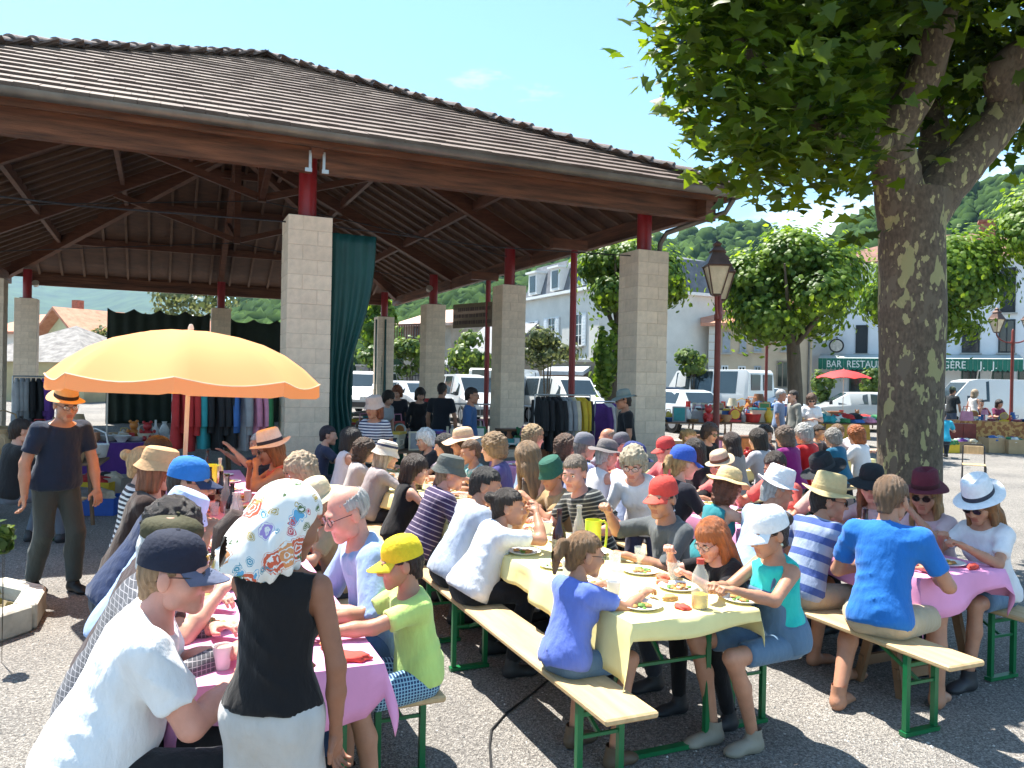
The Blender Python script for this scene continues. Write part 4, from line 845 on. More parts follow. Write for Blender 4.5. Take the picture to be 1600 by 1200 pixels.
class SDF:
    def __init__(s, lo, hi, h):
        s.h = h; s.lo = np.array(lo, float); n = np.ceil((np.array(hi) - s.lo) / h).astype(int) + 2; s.n = n; s.f = np.full(tuple(n), 1.0, np.float32)
    def win(s, lo, hi):
        a = np.clip(np.floor((np.array(lo) - s.lo) / s.h).astype(int), 0, s.n); b = np.clip(np.ceil((np.array(hi) - s.lo) / s.h).astype(int) + 1, 0, s.n)
        if (b <= a).any(): return None, None
        ax = [s.lo[i] + s.h * np.arange(a[i], b[i]) for i in range(3)]
        X, Y, Z = np.meshgrid(*ax, indexing='ij'); return (slice(a[0], b[0]), slice(a[1], b[1]), slice(a[2], b[2])), np.stack([X, Y, Z], -1).astype(np.float32)
    def put(s, sl, d, k, op='u'):
        g = s.f[sl]
        if op == 'u': s.f[sl] = smin(g, d, k)
        else: s.f[sl] = -smin(-g, d, k)
    def cone(s, a, b, r1, r2, k=.03, op='u', cut=None):
        a = np.array(a, np.float32); b = np.array(b, np.float32); m = max(r1, r2) + k + 2 * s.h
        sl, P = s.win(np.minimum(a, b) - m, np.maximum(a, b) + m)
        if sl is None: return
        ab = b - a; L2 = max(float(ab @ ab), 1e-9); t = np.clip(((P - a) @ ab) / L2, 0, 1)
        d = np.linalg.norm(P - a - t[..., None] * ab, axis=-1) - (r1 + (r2 - r1) * t)
        if cut: # flat end at b
            d = np.maximum(d, ((P - b) @ ab) / math.sqrt(L2))
        s.put(sl, d, k, op)
    def ell(s, c, r, M=None, k=.03, op='u'):
        c = np.array(c, np.float32); r = np.array(r, np.float32); m = float(r.max()) + k + 2 * s.h
        sl, P = s.win(c - m, c + m)
        if sl is None: return
        q = P - c
        if M is not None: q = q @ np.asarray(M, np.float32)   # columns of M = local axes
        k0 = np.linalg.norm(q / r, axis=-1); k1 = np.linalg.norm(q / (r * r), axis=-1)
        d = np.where(k1 > 1e-6, k0 * (k0 - 1) / np.maximum(k1, 1e-6), -float(r.min())); s.put(sl, d, k, op)
    def all(s):
        ax = [s.lo[i] + s.h * np.arange(s.n[i]) for i in range(3)]; X, Y, Z = np.meshgrid(*ax, indexing='ij'); return np.stack([X, Y, Z], -1).astype(np.float32)
    def cutplane(s, p, n):
        P = s.all(); d = (P - np.array(p, np.float32)) @ np.array(n, np.float32); s.f = np.maximum(s.f, d)
    def mesh(s): return snets(s.f, s.lo, s.h)
def smoothmesh(V, F, it=1):
    for _ in range(it):
        acc = np.zeros_like(V); c = np.zeros(len(V))
        for a, b in ((0, 1), (1, 2), (2, 3), (3, 0)):
            np.add.at(acc, F[:, a], V[F[:, b]]); np.add.at(acc, F[:, b], V[F[:, a]]); np.add.at(c, F[:, a], 1); np.add.at(c, F[:, b], 1)
        V = V * .5 + .5 * acc / np.maximum(c, 1)[:, None]
    return V
# ---- templates --------------------------------------------------
_T = {}
def head_template(kind, h):
    key = ('head', kind, h)
    if key in _T: return _T[key]
    S = SDF((-.11, -.14, -.16), (.11, .15, .15), h); fm = kind == 'f'; ch = kind == 'c'
    S.ell((0, -.015, .035), (.076, .096, .088), k=0)
    S.ell((0, .028, -.042), (.056 if not ch else .06, .066, .074 if not ch else .066), k=.045)
    S.cone((-.012, .076, -.1), (.012, .076, -.1), .016 if not fm else .012, .016 if not fm else .012, k=.04)
    for sx in (-1, 1):
        S.ell((sx * .042, .058, -.026), (.026, .028, .028), k=.03)
        if not fm and not ch: S.ell((sx * .05, .012, -.08), (.014, .025, .02), k=.03)
        S.ell((sx * .0785, -.012, -.008), (.010, .021, .034), k=.008)
    S.cone((-.034, .083, .022), (.034, .083, .022), .012, .012, k=.022)
    for sx in (-1, 1): S.ell((sx * .031, .101, .002), (.019, .018, .012), k=.012, op='s')
    S.cone((0, .088, .014), (0, .112, -.028), .0075, .0125, k=.014)
    for sx in (-1, 1): S.ell((sx * .0125, .098, -.034), (.0085, .012, .0085), k=.006)
    S.cone((-.018, .086, -.062), (.018, .086, -.062), .0075, .0075, k=.01); S.cone((-.014, .085, -.074), (.014, .085, -.074), .008, .008, k=.008)
    S.cone((-.022, .0975, -.068), (.022, .0975, -.068), .0022, .0022, k=.004, op='s')
    V, F = S.mesh()
    cen = V[F].mean(1); mi = np.zeros(len(F), int)
    mi[(cen[:, 1] > .078) & (np.abs(cen[:, 2] + .067) < .0115) & (np.abs(cen[:, 0]) < .023)] = 1
    _T[key] = (V, F, mi); return _T[key]
def uvs(c, r, n=8, m=6):
    vs = []; fs = []
    for j in range(m + 1):
        th = math.pi * j / m
        for i in range(n):
            a = 2 * math.pi * i / n; vs.append((c[0] + r[0] * math.sin(th) * math.cos(a), c[1] + r[1] * math.sin(th) * math.sin(a), c[2] + r[2] * math.cos(th)))
    for j in range(m):
        for i in range(n): fs.append((j * n + i, (j + 1) * n + i, (j + 1) * n + (i + 1) % n, j * n + (i + 1) % n))
    return np.array(vs), np.array(fs)
def face_extras():
    if 'eyes' in _T: return _T['eyes']
    out = []
    for sx in (-1, 1):
        out.append((*uvs((sx * .031, .0795, .003), (.0135, .0125, .0105)), 2)); out.append((*uvs((sx * .031, .0875, .003), (.0058, .0052, .0058)), 3))
        out.append((*uvs((sx * .032, .0955, .0235), (.019, .0045, .0042), 8, 4), 4))
    _T['eyes'] = out; return out
def hand_template(pose, h=.0055):
    key = ('hand', pose, h)
    if key in _T: return _T[key]
    # origin at wrist, fingers towards +Y, palm normal -Z, thumb on -X (right hand palm down)
    S = SDF((-.09, -.05, -.10), (.07, .21, .05), h)
    S.cone((0, -.03, 0), (0, .015, 0), .026, .026, k=.02)
    S.ell((0, .055, -.002), (.040, .052, .0155), k=.02)
    curl = {'flat': (.12, .15, .1), 'relax': (.45, .55, .4), 'grip': (1.05, 1.25, .8)}[pose]
    for i, (x, L) in enumerate(((-.029, .076), (-.0095, .085), (.0105, .079), (.029, .062))):
        p = np.array([x, .092 - .004 * abs(i - 1), -.002]); a = 0; yawf = (i - 1.4) * -.05
        for q, fr in enumerate((.46, .30, .24)):
            a += curl[q] * (1 + .08 * i); d = np.array([-math.sin(yawf) * math.cos(a), math.cos(a), -math.sin(a)]); e = p + d * L * fr
            S.cone(p, e, .0092 - .0008 * q, .0086 - .0008 * q, k=.005); p = e
    tb = np.array([-.030, .022, -.006]); t1 = tb + (np.array([-.030, .030, -.012]) if pose != 'grip' else np.array([-.018, .032, -.026])); t2 = t1 + (np.array([-.010, .033, -.006]) if pose != 'grip' else np.array([.012, .026, -.016]))
    S.cone(tb, t1, .0145, .0105, k=.012); S.cone(t1, t2, .0105, .0085, k=.006)
    V, F = S.mesh(); _T[key] = (V, F); return _T[key]
def foot_template(kind):
    key = ('foot', kind)
    if key in _T: return _T[key]
    S = SDF((-.07, -.09, -.005), (.07, .22, .13), .0085); g = .006 if kind == 'shoe' else 0
    S.cone((0, -.005, .13), (0, -.01, .06), .04 + g, .042 + g, k=.02)
    S.ell((0, -.025, .035), (.034 + g, .042 + g, .036 + g), k=.03); S.ell((0, .06, .035), (.038 + g, .09 + g, .034 + g), k=.04); S.ell((.002, .135, .022), (.044 + g, .055 + g, .024 + g), k=.03)
    if kind == 'foot':
        for i in range(5): S.ell((-.03 + i * .0155, .178 - abs(i - .5) * .009, .012), (.0085 if i else .012, .018, .011), k=.006)
    S.cutplane((0, 0, 0), (0, 0, -1)); V, F = S.mesh(); _T[key] = (V, F); return _T[key]
# ---- hair -------------------------------------------------------
def hair_mesh(style):
    key = ('hair', style)
    if key in _T: return _T[key]
    rng = np.random.RandomState(abs(hash(style)) % 1000 if False else len(style) * 37 + ord(style[0]))
    long_ = style in ('long', 'longfringe', 'longloose')
    h = .0075 if not long_ else .009
    S = SDF((-.14, -.20, -.42 if long_ else -.22), (.14, .13, .19), h)
    th = {'short': .010, 'buzz': .005, 'bald': .006, 'bob': .02, 'curly': .03, 'tail': .010, 'bun': .010, 'long': .016, 'longfringe': .018, 'longloose': .022, 'mop': .022, 'fluffy': .028}[style]
    S.ell((0, -.018, .036), (.076 + th, .096 + th, .088 + th), k=0)
    if style in ('bob', 'curly', 'mop', 'fluffy', 'long', 'longfringe', 'longloose'):
        zb = {'bob': -.10, 'curly': -.09, 'mop': -.05, 'fluffy': -.05}.get(style, -.12)
        for sx in (-1, 1): S.cone((sx * .065, -.02, .03), (sx * .070, -.025, zb), .034 + th * .4, .026 + th * .3, k=.03)
        S.cone((0, -.07, .02), (0, -.075, zb), .06, .055 + th * .3, k=.04); S.cone((-.05, -.06, .0), (-.05, -.065, zb), .04, .035, k=.03); S.cone((.05, -.06, .0), (.05, -.065, zb), .04, .035, k=.03)
    elif style != 'bald':
        S.cone((0, -.07, .0), (0, -.072, -.065), .05, .038, k=.03)
        for sx in (-1, 1): S.cone((sx * .072, .012, .02), (sx * .073, .004, -.028), .014, .006, k=.02)
    if long_:
        for x in (-.075, -.04, 0, .04, .075):
            y = -.085 + abs(x) * .35; S.cone((x, y, -.08), (x * 1.12, y - .045 + .0, -.36 + rng.uniform(-.03, .03)), .036, .014, k=.025)
        if style != 'long':
            for sx in (-1, 1): S.cone((sx * .082, .01, -.06), (sx * .085, .055, -.30), .026, .012, k=.02)
    if style == 'tail':
        S.cone((0, -.105, .055), (.0, -.15, .045), .018, .024, k=.01); S.cone((.0, -.15, .045), (.01, -.172, -.02), .028, .03, k=.02); S.cone((.01, -.172, -.02), (.0, -.165, -.12), .03, .010, k=.02)
    if style == 'bun': S.ell((0, -.135, .055), (.042, .038, .040), k=.008)
    # open the face
    fr = {'bald': None}.get(style, 1)
    P = S.all(); zl = .055 if style not in ('longfringe', 'bob', 'mop') else .03
    face = np.maximum(np.abs(P[..., 0]) - (.058 if style in ('bob', 'longfringe', 'longloose', 'long', 'curly', 'mop', 'fluffy') else .072), np.maximum(P[..., 2] - zl, -(P[..., 1] - (.018 if style not in ('long', 'longfringe', 'longloose') else .03))))
    S.f = -smin(-S.f, face, .012)
    if style in ('short', 'buzz', 'tail', 'bun', 'bald'):
        ear = np.maximum(np.maximum(-(P[..., 1] + .035), P[..., 1] - .2), np.maximum(P[..., 2] - .025, -(P[..., 2] + .3)))
        ear = np.maximum(ear, .058 - np.abs(P[..., 0])); S.f = np.maximum(S.f, -ear)
        S.f = np.maximum(S.f, -(np.maximum(P[..., 1] + .02 + .0 * P[..., 2], P[..., 2] + .078) + 0 * P[..., 0]) if False else -(P[..., 2] + .085) if style not in ('tail', 'bun') else -(P[..., 2] + .2))
    if style == 'bald':
        S.f = np.maximum(S.f, -(np.linalg.norm((P - np.array([0, .02, .12], np.float32)) / np.array([.085, .12, .085], np.float32), axis=-1) - 1) * .085)
    x, y, z = P[..., 0], P[..., 1], P[..., 2]; ang = np.arctan2(x, -y + .0001)
    if style in ('curly', 'fluffy', 'mop'):
        S.f += .007 * np.sin(x * 95 + 3 * np.sin(z * 60)) * np.sin(y * 88 + 2 * np.sin(x * 70)) * np.sin(z * 92 + 1) * 1.4
    else: S.f += .0030 * np.sin(ang * 26 + 3 * np.sin(z * 18)) + .0018 * np.sin(ang * 61 + z * 20)
    V, F = S.mesh(); me = np_mesh('hair', V, F); _T[key] = me; return me
# ---- hats (head-local) -----------------------------------------
def hat_mesh(style):
    key = ('hat', style)
    if key in _T: return _T[key]
    b = MB(); n = 40
    def ring(prof, mi=0, wob=None, sx=.86, sy=1.06, yo=-.012):
        vs = []; fs = []
        for q, (r, z) in enumerate(prof):
            for k in range(n):
                a = 2 * math.pi * k / n; dz = wob(a, r, z) if wob else 0; vs.append((r * sx * math.cos(a), yo + r * sy * math.sin(a), z + dz))
        for i in range(len(prof) - 1):
            for k in range(n): x = i * n + k; y = i * n + (k + 1) % n; fs.append((x, y, y + n, x + n))
        b.add(vs, fs, mi)
    if style in ('fedora', 'fedora_small', 'straw_fedora', 'wide_band', 'boater'):
        br = {'fedora': .162, 'fedora_small': .142, 'straw_fedora': .158, 'wide_band': .185, 'boater': .155}[style]; tall = .115 if style != 'boater' else .09
        curve = lambda a, r, z: (.014 * math.cos(2 * a) * -1 if r > .12 else 0) * (1 if style != 'wide_band' else .5) + (.006 * math.sin(3 * a) if r > .13 else 0)
        ring([(.0975, .052), (br - .01, .044), (br, .046), (br - .004, .050), (.100, .060), (.099, .085)], 0, curve)
        ring([(.1005, .058), (.1015, .062), (.1005, .088), (.0985, .089)], 1)
        top = lambda a, r, z: (-.028 * math.exp(-(r * math.cos(a) / .028) ** 2) if r < .07 else 0) if style != 'boater' else 0
        ring([(.0985, .086), (.094, .12), (.086, .052 + tall), (.072, .062 + tall), (.045, .064 + tall), (.02, .064 + tall), (.0001, .064 + tall)], 0, top)
    elif style in ('sunhat', 'floppy', 'brim'):
        br = {'sunhat': .205, 'floppy': .20, 'brim': .175}[style]
        wob = lambda a, r, z: (.016 * math.sin(2 * a + .6) + .008 * math.sin(5 * a)) * max(0, (r - .1) / .1) - (.02 if style == 'floppy' else .004) * max(0, (r - .1) / .1)
        ring([(.0975, .05), (.15, .046), (br - .004, .034), (br, .036), (.15, .052), (.100, .058), (.1, .07)], 0, wob)
        ring([(.1015, .056), (.1022, .06), (.101, .08), (.099, .082)], 1)
        ring([(.099, .07), (.096, .11), (.083, .142), (.055, .157), (.025, .162), (.0001, .163)], 0)
    elif style in ('bucket', 'striped_bucket', 'sun_bucket'):
        wob = lambda a, r, z: .006 * math.sin(4 * a + 1) * max(0, (r - .1) / .03)
        ring([(.128, .005), (.132, .004), (.103, .052), (.101, .06)], 0, wob); ring([(.126, .009), (.098, .05)], 0, wob)
        zs = [.06, .082, .104, .126]; rs = [.102, .1, .096, .089]
        for q in range(3): ring([(rs[q], zs[q]), (rs[q + 1], zs[q + 1])], q % 2 if style == 'striped_bucket' else 0)
        ring([(.089, .126), (.07, .138), (.04, .142), (.0001, .143)], 0)
    elif style in ('cap', 'flat_cap'):
        fl = style == 'flat_cap'; z0 = .022 if not fl else .03
        prof = [(.1005, z0), (.1005, z0 + .03), (.097, .075), (.086, .105), (.065, .126), (.035, .137), (.0001, .140)] if not fl else [(.0995, z0), (.104, z0 + .02), (.108, .075), (.1, .1), (.07, .118), (.03, .124), (.0001, .125)]
        wob = (lambda a, r, z: .012 * math.sin(a) if z > .06 else 0) if fl else None
        ring(prof, 0, wob); ring([(.0985, z0), (.0985, z0 + .03)], 1)
        # visor
        vs = []; m = 16; L = .085 if not fl else .05
        for j in range(6):
            for i in range(m + 1):
                t = -1 + 2 * i / m; a = math.pi / 2 + t * 1.05; r = .098; x0 = r * .86 * math.cos(a); y0 = -.012 + r * 1.06 * math.sin(a)
                e = j / 5 * L * (1 - .55 * t * t) ; vs.append((x0 * (1 + .12 * j / 5), y0 + e, z0 + .012 - .32 * e - .022 * t * t * (.4 + j / 5)))
        w_ = m + 1; k0 = len(vs); vs += [(x, y, z - .004) for x, y, z in vs]
        fs = [(j * w_ + i, j * w_ + i + 1, (j + 1) * w_ + i + 1, (j + 1) * w_ + i) for j in range(5) for i in range(m)]
        fs += [(k0 + d, k0 + c, k0 + b_, k0 + a) for a, b_, c, d in fs] + [(5 * w_ + i, 5 * w_ + i + 1, k0 + 5 * w_ + i + 1, k0 + 5 * w_ + i) for i in range(m)]
        b.add(vs, fs, 1)
        b.add(*[list(map(tuple, q)) for q in uvs((0, -.012, .141), (.008, .008, .004), 8, 4)], 0)
    elif style == 'scarf':
        S = SDF((-.15, -.2, -.2), (.15, .15, .2), .008)
        S.ell((0, -.018, .045), (.094, .114, .098), k=0); S.cone((0, -.055, .0), (0, -.068, -.09), .086, .088, k=.05); S.cone((-.05, -.03, -.04), (-.075, -.02, -.12), .05, .05, k=.04); S.cone((.05, -.03, -.04), (.075, -.02, -.12), .05, .05, k=.04)
        S.cone((0, -.08, -.08), (0, -.10, -.15), .10, .105, k=.04)
        P = S.all(); face = np.maximum(np.abs(P[..., 0]) - .07, np.maximum(P[..., 2] - .05, -(P[..., 1] - .03))); S.f = -smin(-S.f, face, .015)
        a = np.arctan2(P[..., 0], P[..., 1]); S.f += .006 * np.sin(a * 14 + 2 * np.sin(P[..., 2] * 25)) * np.clip(-(P[..., 2] - .02) * 14, .15, 1.6)
        V, F = S.mesh(); _T[key] = np_mesh('headscarf', V, F); return _T[key]
    me = b.mesh('hat', (), smooth=True, ang=50); _T[key] = me; return me
def glasses_mesh(dark):
    key = ('gl', dark)
    if key in _T: return _T[key]
    b = MB()
    for sx in (-1, 1):
        pts = [(sx * .033 + .025 * math.cos(a), .103 - .006 * abs(math.cos(a)) * (1 if math.cos(a) * sx > 0 else 0), .002 + .019 * math.sin(a)) for a in [2 * math.pi * k / 14 for k in range(15)]]
        b.tube(pts, .0022 if dark else .0015, 5, 0, cap=False); b.tube([(sx * .057, .099, .008), (sx * .078, .05, .012), (sx * .083, -.02, .008), (sx * .080, -.035, -.008)], .0018, 5, 0)
        c = [(sx * .033 + .024 * math.cos(a), .1025, .002 + .018 * math.sin(a)) for a in [2 * math.pi * k / 14 for k in range(14)]]
        b.add(c, [tuple(range(14))], 1)
    b.tube([(-.009, .104, .006), (0, .107, .009), (.009, .104, .006)], .0016, 5, 0)
    me = b.mesh('glasses', (), smooth=True, ang=60); _T[key] = me; return me
# ---- materials for people ---------------------------------------
def skinmat(tone):
    c = {'fair': (.60, .33, .235), 'tan': (.46, .225, .14), 'brown': (.30, .125, .07), 'pink': (.62, .30, .225)}[tone]
    m = mat('skin_' + tone, c, .48, .10, 14, .06, 90, spec=.4); nt, b, L = ngrp(m)
    b.inputs['Subsurface Weight'].default_value = .12; b.inputs['Subsurface Radius'].default_value = (1, .35, .2); b.inputs['Subsurface Scale'].default_value = .012
    return m
def skinset(tone): return [skinmat(tone), mat('lips_' + tone, tuple(c * k for c, k in zip({'fair': (.60, .33, .235), 'tan': (.46, .225, .14), 'brown': (.30, .125, .07), 'pink': (.62, .30, .225)}[tone], (.85, .6, .62))), .4), mat('eye_white', (.72, .68, .63), .25, 0), mat('iris', (.035, .025, .018), .15, 0), mat('brow', (.07, .042, .025), .8)]
def hairmat(c):
    return mat('hair_%s' % str(c), c, .42, .45, 5, .55, 70, stretch=(9, 9, 1.1), spec=.5)
def cloth(c, pat=None, c2=None, per=.05, ratio=.5, rough=.85):
    key = 'cloth_%s_%s_%s_%s_%s' % (c, pat, c2, per, ratio)
    if key in MATS: return MATS[key]
    m = mat(key, c, rough, .08, 9, .75, 13, spec=.15, stretch=(1.3, 1.3, .55)); nt, b, L = ngrp(m)
    b.inputs['Sheen Weight'].default_value = .15
    src = b.inputs['Base Color'].links[0].from_socket
    if pat:
        at = nt.nodes.new('ShaderNodeAttribute'); at.attribute_name = 'tz'
        mx = nt.nodes.new('ShaderNodeMixRGB'); mx.inputs[2].default_value = (*c2, 1); L(src, mx.inputs[1])
        if pat == 'stripe':
            dv = nt.nodes.new('ShaderNodeMath'); dv.operation = 'DIVIDE'; dv.inputs[1].default_value = per; fr = nt.nodes.new('ShaderNodeMath'); fr.operation = 'FRACT'; lt = nt.nodes.new('ShaderNodeMath'); lt.operation = 'LESS_THAN'; lt.inputs[1].default_value = ratio
            L(at.outputs['Fac'], dv.inputs[0]); L(dv.outputs[0], fr.inputs[0]); L(fr.outputs[0], lt.inputs[0]); L(lt.outputs[0], mx.inputs[0])
        else:
            tcn = nt.nodes.new('ShaderNodeTexCoord')
            if pat == 'plaid':
                outs = []
                for ax, rr in (('x', 0), ('z', 0)):
                    wv = nt.nodes.new('ShaderNodeTexWave'); wv.wave_type = 'BANDS'; wv.bands_direction = 'Y' if ax == 'x' else 'Z'; wv.inputs['Scale'].default_value = 1 / per; L(tcn.outputs['Object'], wv.inputs[0])
                    lt = nt.nodes.new('ShaderNodeMath'); lt.operation = 'GREATER_THAN'; lt.inputs[1].default_value = ratio; L(wv.outputs[1], lt.inputs[0]); outs.append(lt)
                ad = nt.nodes.new('ShaderNodeMath'); ad.operation = 'MAXIMUM'; L(outs[0].outputs[0], ad.inputs[0]); L(outs[1].outputs[0], ad.inputs[1]); L(ad.outputs[0], mx.inputs[0])
            elif pat == 'print':
                vo = nt.nodes.new('ShaderNodeTexNoise'); vo.inputs['Scale'].default_value = 1 / per; vo.inputs['Detail'].default_value = 3; L(tcn.outputs['Object'], vo.inputs[0])
                lt = nt.nodes.new('ShaderNodeMath'); lt.operation = 'GREATER_THAN'; lt.inputs[1].default_value = ratio; L(vo.outputs[0], lt.inputs[0]); L(lt.outputs[0], mx.inputs[0])
        L(mx.outputs[0], b.inputs['Base Color'])
    return m
def floral():
    if 'floral' in MATS: return MATS['floral']
    m = mat('floral', (.78, .76, .73), .8, .04, 8, .15, 20); nt, b, L = ngrp(m); tcn = nt.nodes.new('ShaderNodeTexCoord'); src = b.inputs['Base Color'].links[0].from_socket
    ns = nt.nodes.new('ShaderNodeTexNoise'); ns.inputs['Scale'].default_value = 30; mxv = nt.nodes.new('ShaderNodeMixRGB'); mxv.inputs[0].default_value = .035; L(tcn.outputs['Object'], ns.inputs[0]); L(tcn.outputs['Object'], mxv.inputs[1]); L(ns.outputs['Color'], mxv.inputs[2])
    for sc, th, ramp in ((12, .46, [(.12, .38, .62), (.62, .12, .06), (.70, .30, .12), (.35, .25, .55)]), (21, .34, [(.10, .16, .06), (.55, .1, .12), (.1, .3, .4), (.5, .35, .1)])):
        v = nt.nodes.new('ShaderNodeTexVoronoi'); v.inputs['Scale'].default_value = sc; L(mxv.outputs[0], v.inputs['Vector'])
        lt = nt.nodes.new('ShaderNodeMath'); lt.operation = 'LESS_THAN'; lt.inputs[1].default_value = th; L(v.outputs['Distance'], lt.inputs[0])
        w_ = nt.nodes.new('ShaderNodeMath'); w_.operation = 'PINGPONG'; w_.inputs[1].default_value = .07; L(v.outputs['Distance'], w_.inputs[0]); g2 = nt.nodes.new('ShaderNodeMath'); g2.operation = 'GREATER_THAN'; g2.inputs[1].default_value = .022; L(w_.outputs[0], g2.inputs[0])
        sp = nt.nodes.new('ShaderNodeSeparateColor'); L(v.outputs['Color'], sp.inputs[0]); kp = nt.nodes.new('ShaderNodeMath'); kp.operation = 'GREATER_THAN'; kp.inputs[1].default_value = .12; L(sp.outputs[1], kp.inputs[0])
        ml = nt.nodes.new('ShaderNodeMath'); ml.operation = 'MULTIPLY'; L(lt.outputs[0], ml.inputs[0]); L(g2.outputs[0], ml.inputs[1]); m2 = nt.nodes.new('ShaderNodeMath'); m2.operation = 'MULTIPLY'; L(ml.outputs[0], m2.inputs[0]); L(kp.outputs[0], m2.inputs[1])
        cr = nt.nodes.new('ShaderNodeValToRGB'); cr.color_ramp.interpolation = 'CONSTANT'
        while len(cr.color_ramp.elements) < 4: cr.color_ramp.elements.new(.5)
        for q, c in enumerate(ramp): cr.color_ramp.elements[q].position = q * .25; cr.color_ramp.elements[q].color = (*c, 1)
        L(sp.outputs[0], cr.inputs[0]); mx = nt.nodes.new('ShaderNodeMixRGB'); L(m2.outputs[0], mx.inputs[0]); L(src, mx.inputs[1]); L(cr.outputs[0], mx.inputs[2]); src = mx.outputs[0]
    L(src, b.inputs['Base Color']); return m
# ---- the figure --------------------------------------------------
def rotx(a): c, s = math.cos(a), math.sin(a); return np.array([[1, 0, 0], [0, c, -s], [0, s, c]])
def roty(a): c, s = math.cos(a), math.sin(a); return np.array([[c, 0, s], [0, 1, 0], [-s, 0, c]])
def rotz(a): c, s = math.cos(a), math.sin(a); return np.array([[c, -s, 0], [s, c, 0], [0, 0, 1]])
def ik(a, t, l1, l2, hint):
    a = np.array(a, float); t = np.array(t, float); d = t - a; L = np.linalg.norm(d); mxl = (l1 + l2) * .985
    if L > mxl: t = a + d / L * mxl; d = t - a; L = mxl
    L = max(L, abs(l1 - l2) + .03); u = d / max(np.linalg.norm(d), 1e-6); x = (l1 * l1 - l2 * l2 + L * L) / (2 * L); hgt = math.sqrt(max(l1 * l1 - x * x, 0))
    hv = np.array(hint, float); hv = hv - u * (hv @ u); hv /= max(np.linalg.norm(hv), 1e-6); return a + u * x + hv * hgt, a + u * L
NP = [0]
def person(label, x, y, yaw, seat=.465, sc=1.0, lean=18, z0=0.0, side=0, hy=0, hp=8, fem=False, child=False, fat=1.0, top=(.5, .5, .5), sleeve='short', pat=None, bottom='trousers', bcol=(.03, .035, .05), bpat=None,
           hair='short', hcol=(.05, .03, .02), hat=None, hatc=(.7, .65, .5), hatc2=None, hattilt=0, glasses=None, skin='fair', arms=None, hands='relax', shoes=(.03, .03, .035), legs=None, res=.018, group=None, extra=None, overall=None, hem=-.05, neckz=0.0, knees=None):
    """seated when seat is a height, standing when None; local frame: facing +Y, right +X"""
    root = empty('person', (x, y, z0), yaw); tag(root, label, 'person', group)
    s = sc; sw = (.175 if not fem else .152) * s * (.92 if child else 1) * (1 + .25 * (fat - 1)); tl = .50 * s
    zp = (seat + .095 * s + .02 * (fat - 1)) if seat is not None else .93 * s
    Pp = np.array([0, -.02, zp]); T = rotz(R(0)) @ roty(R(side)) @ rotx(-R(lean))
    up = T @ np.array([0, 0, 1.]); fw = T @ np.array([0, 1., 0]); rt = T @ np.array([1., 0, 0])
    Nk = Pp + up * tl; Ch = Pp + up * (.34 * s); Ab = Pp + up * (.15 * s)
    Hr = rotz(R(hy)) @ rotx(-R(hp)); hs = 1.04 * s ** .45 * (1.0 if not child else .97); Hc = Nk + (up * .55 + np.array([0, 0, .45])) * (.155 * s ** .5) + fw * .035
    sh = [Nk + rt * sx * sw - up * .055 * s for sx in (-1, 1)]
    # hand targets
    if arms is None: arms = [(-.16, .42, .80), (.14, .42, .80)] if seat is not None else [(-.27, .06, .80 * s), (.27, .06, .80 * s)]
    la, lf = .285 * s, .255 * s; elb = []; wr = []
    for i in (0, 1):
        sx = -1 if i == 0 else 1; tgt = arms[i]; hint = (sx * .8, -.35, -.9) if len(tgt) == 3 else tgt[3]
        e, w_ = ik(sh[i], tgt[:3], la, lf, hint); elb.append(e); wr.append(w_)
    hipx = .085 * s * (1.05 if fem else 1); hips = [Pp + np.array([sx * hipx, .0, -.02]) for sx in (-1, 1)]
    kn = []; an = []
    for i in (0, 1):
        sx = -1 if i == 0 else 1
        if legs: k_, a_ = legs[i]; k_ = np.array(k_, float); a_ = np.array(a_, float)
        elif seat is not None:
            k_ = np.array([sx * (.13 + .03 * random.random()), .40 * s, zp - .03]); a_ = np.array([sx * .14, .36 * s + random.uniform(-.12, .1), .085])
        else: k_ = np.array([sx * .10, .03, .50 * s]); a_ = np.array([sx * .11, -.02 + (.05 if i else -.03), .085])
        kn.append(k_); an.append(a_)
    # ---------- body (one mesh: skin figure + head + hands)
    allp = np.array([Pp, Nk, *sh, *elb, *wr, *kn, *an, *hips]); lo = allp.min(0) - .2; hi = allp.max(0) + .2; lo[2] = max(lo[2], -.02)
    def torso(S, g, full=True):
        S.ell(Pp, np.array([.165, .115, .12]) * s * (1 + (fat - 1) * .9) * (np.array([1.06, 1.05, 1]) if fem else 1) + g + (.012 if g > 0 else 0), T, k=.05)
        S.ell(Ab + fw * (.03 * (fat - 1) + .012 * (fat > 1.1)), np.array([.142 * (.92 if fem else 1), .108, .15]) * s * np.array([fat, fat * (1 + .45 * (fat - 1)), 1]) + g, T, k=.08)
        S.ell(Ch, np.array([.152 * (.92 if fem else 1), .105, .19]) * s * np.array([1 + .55 * (fat - 1), 1 + .5 * (fat - 1), 1]) + g, T, k=.06)
        S.cone(sh[0] - rt * -.015, sh[1] + rt * -.015, .062 * s + g, .062 * s + g, k=.06)
        S.cone(Nk - up * .09 * s, Nk - up * .0 * s, .085 * s + g * .6, .05 * s + g * .3, k=.05)
        if fem:
            for sx in (-1, 1): S.ell(Pp + up * .31 * s + rt * sx * .065 * s + fw * .085 * s, np.array([.06, .05, .062]) * s + g, T, k=.035)
    S = SDF(lo, hi, res); torso(S, -.012)
    S.cone(Nk - up * .04, Hc + Hr @ np.array([0, -.022, -.055]) * hs, .054 * s ** .6 * (.9 if fem else 1.0), .052 * s ** .6 * (.88 if fem else 1.0), k=.02)
    am = (.88 if fem else 1.0) * (1 + .5 * (fat - 1)) * s ** .7
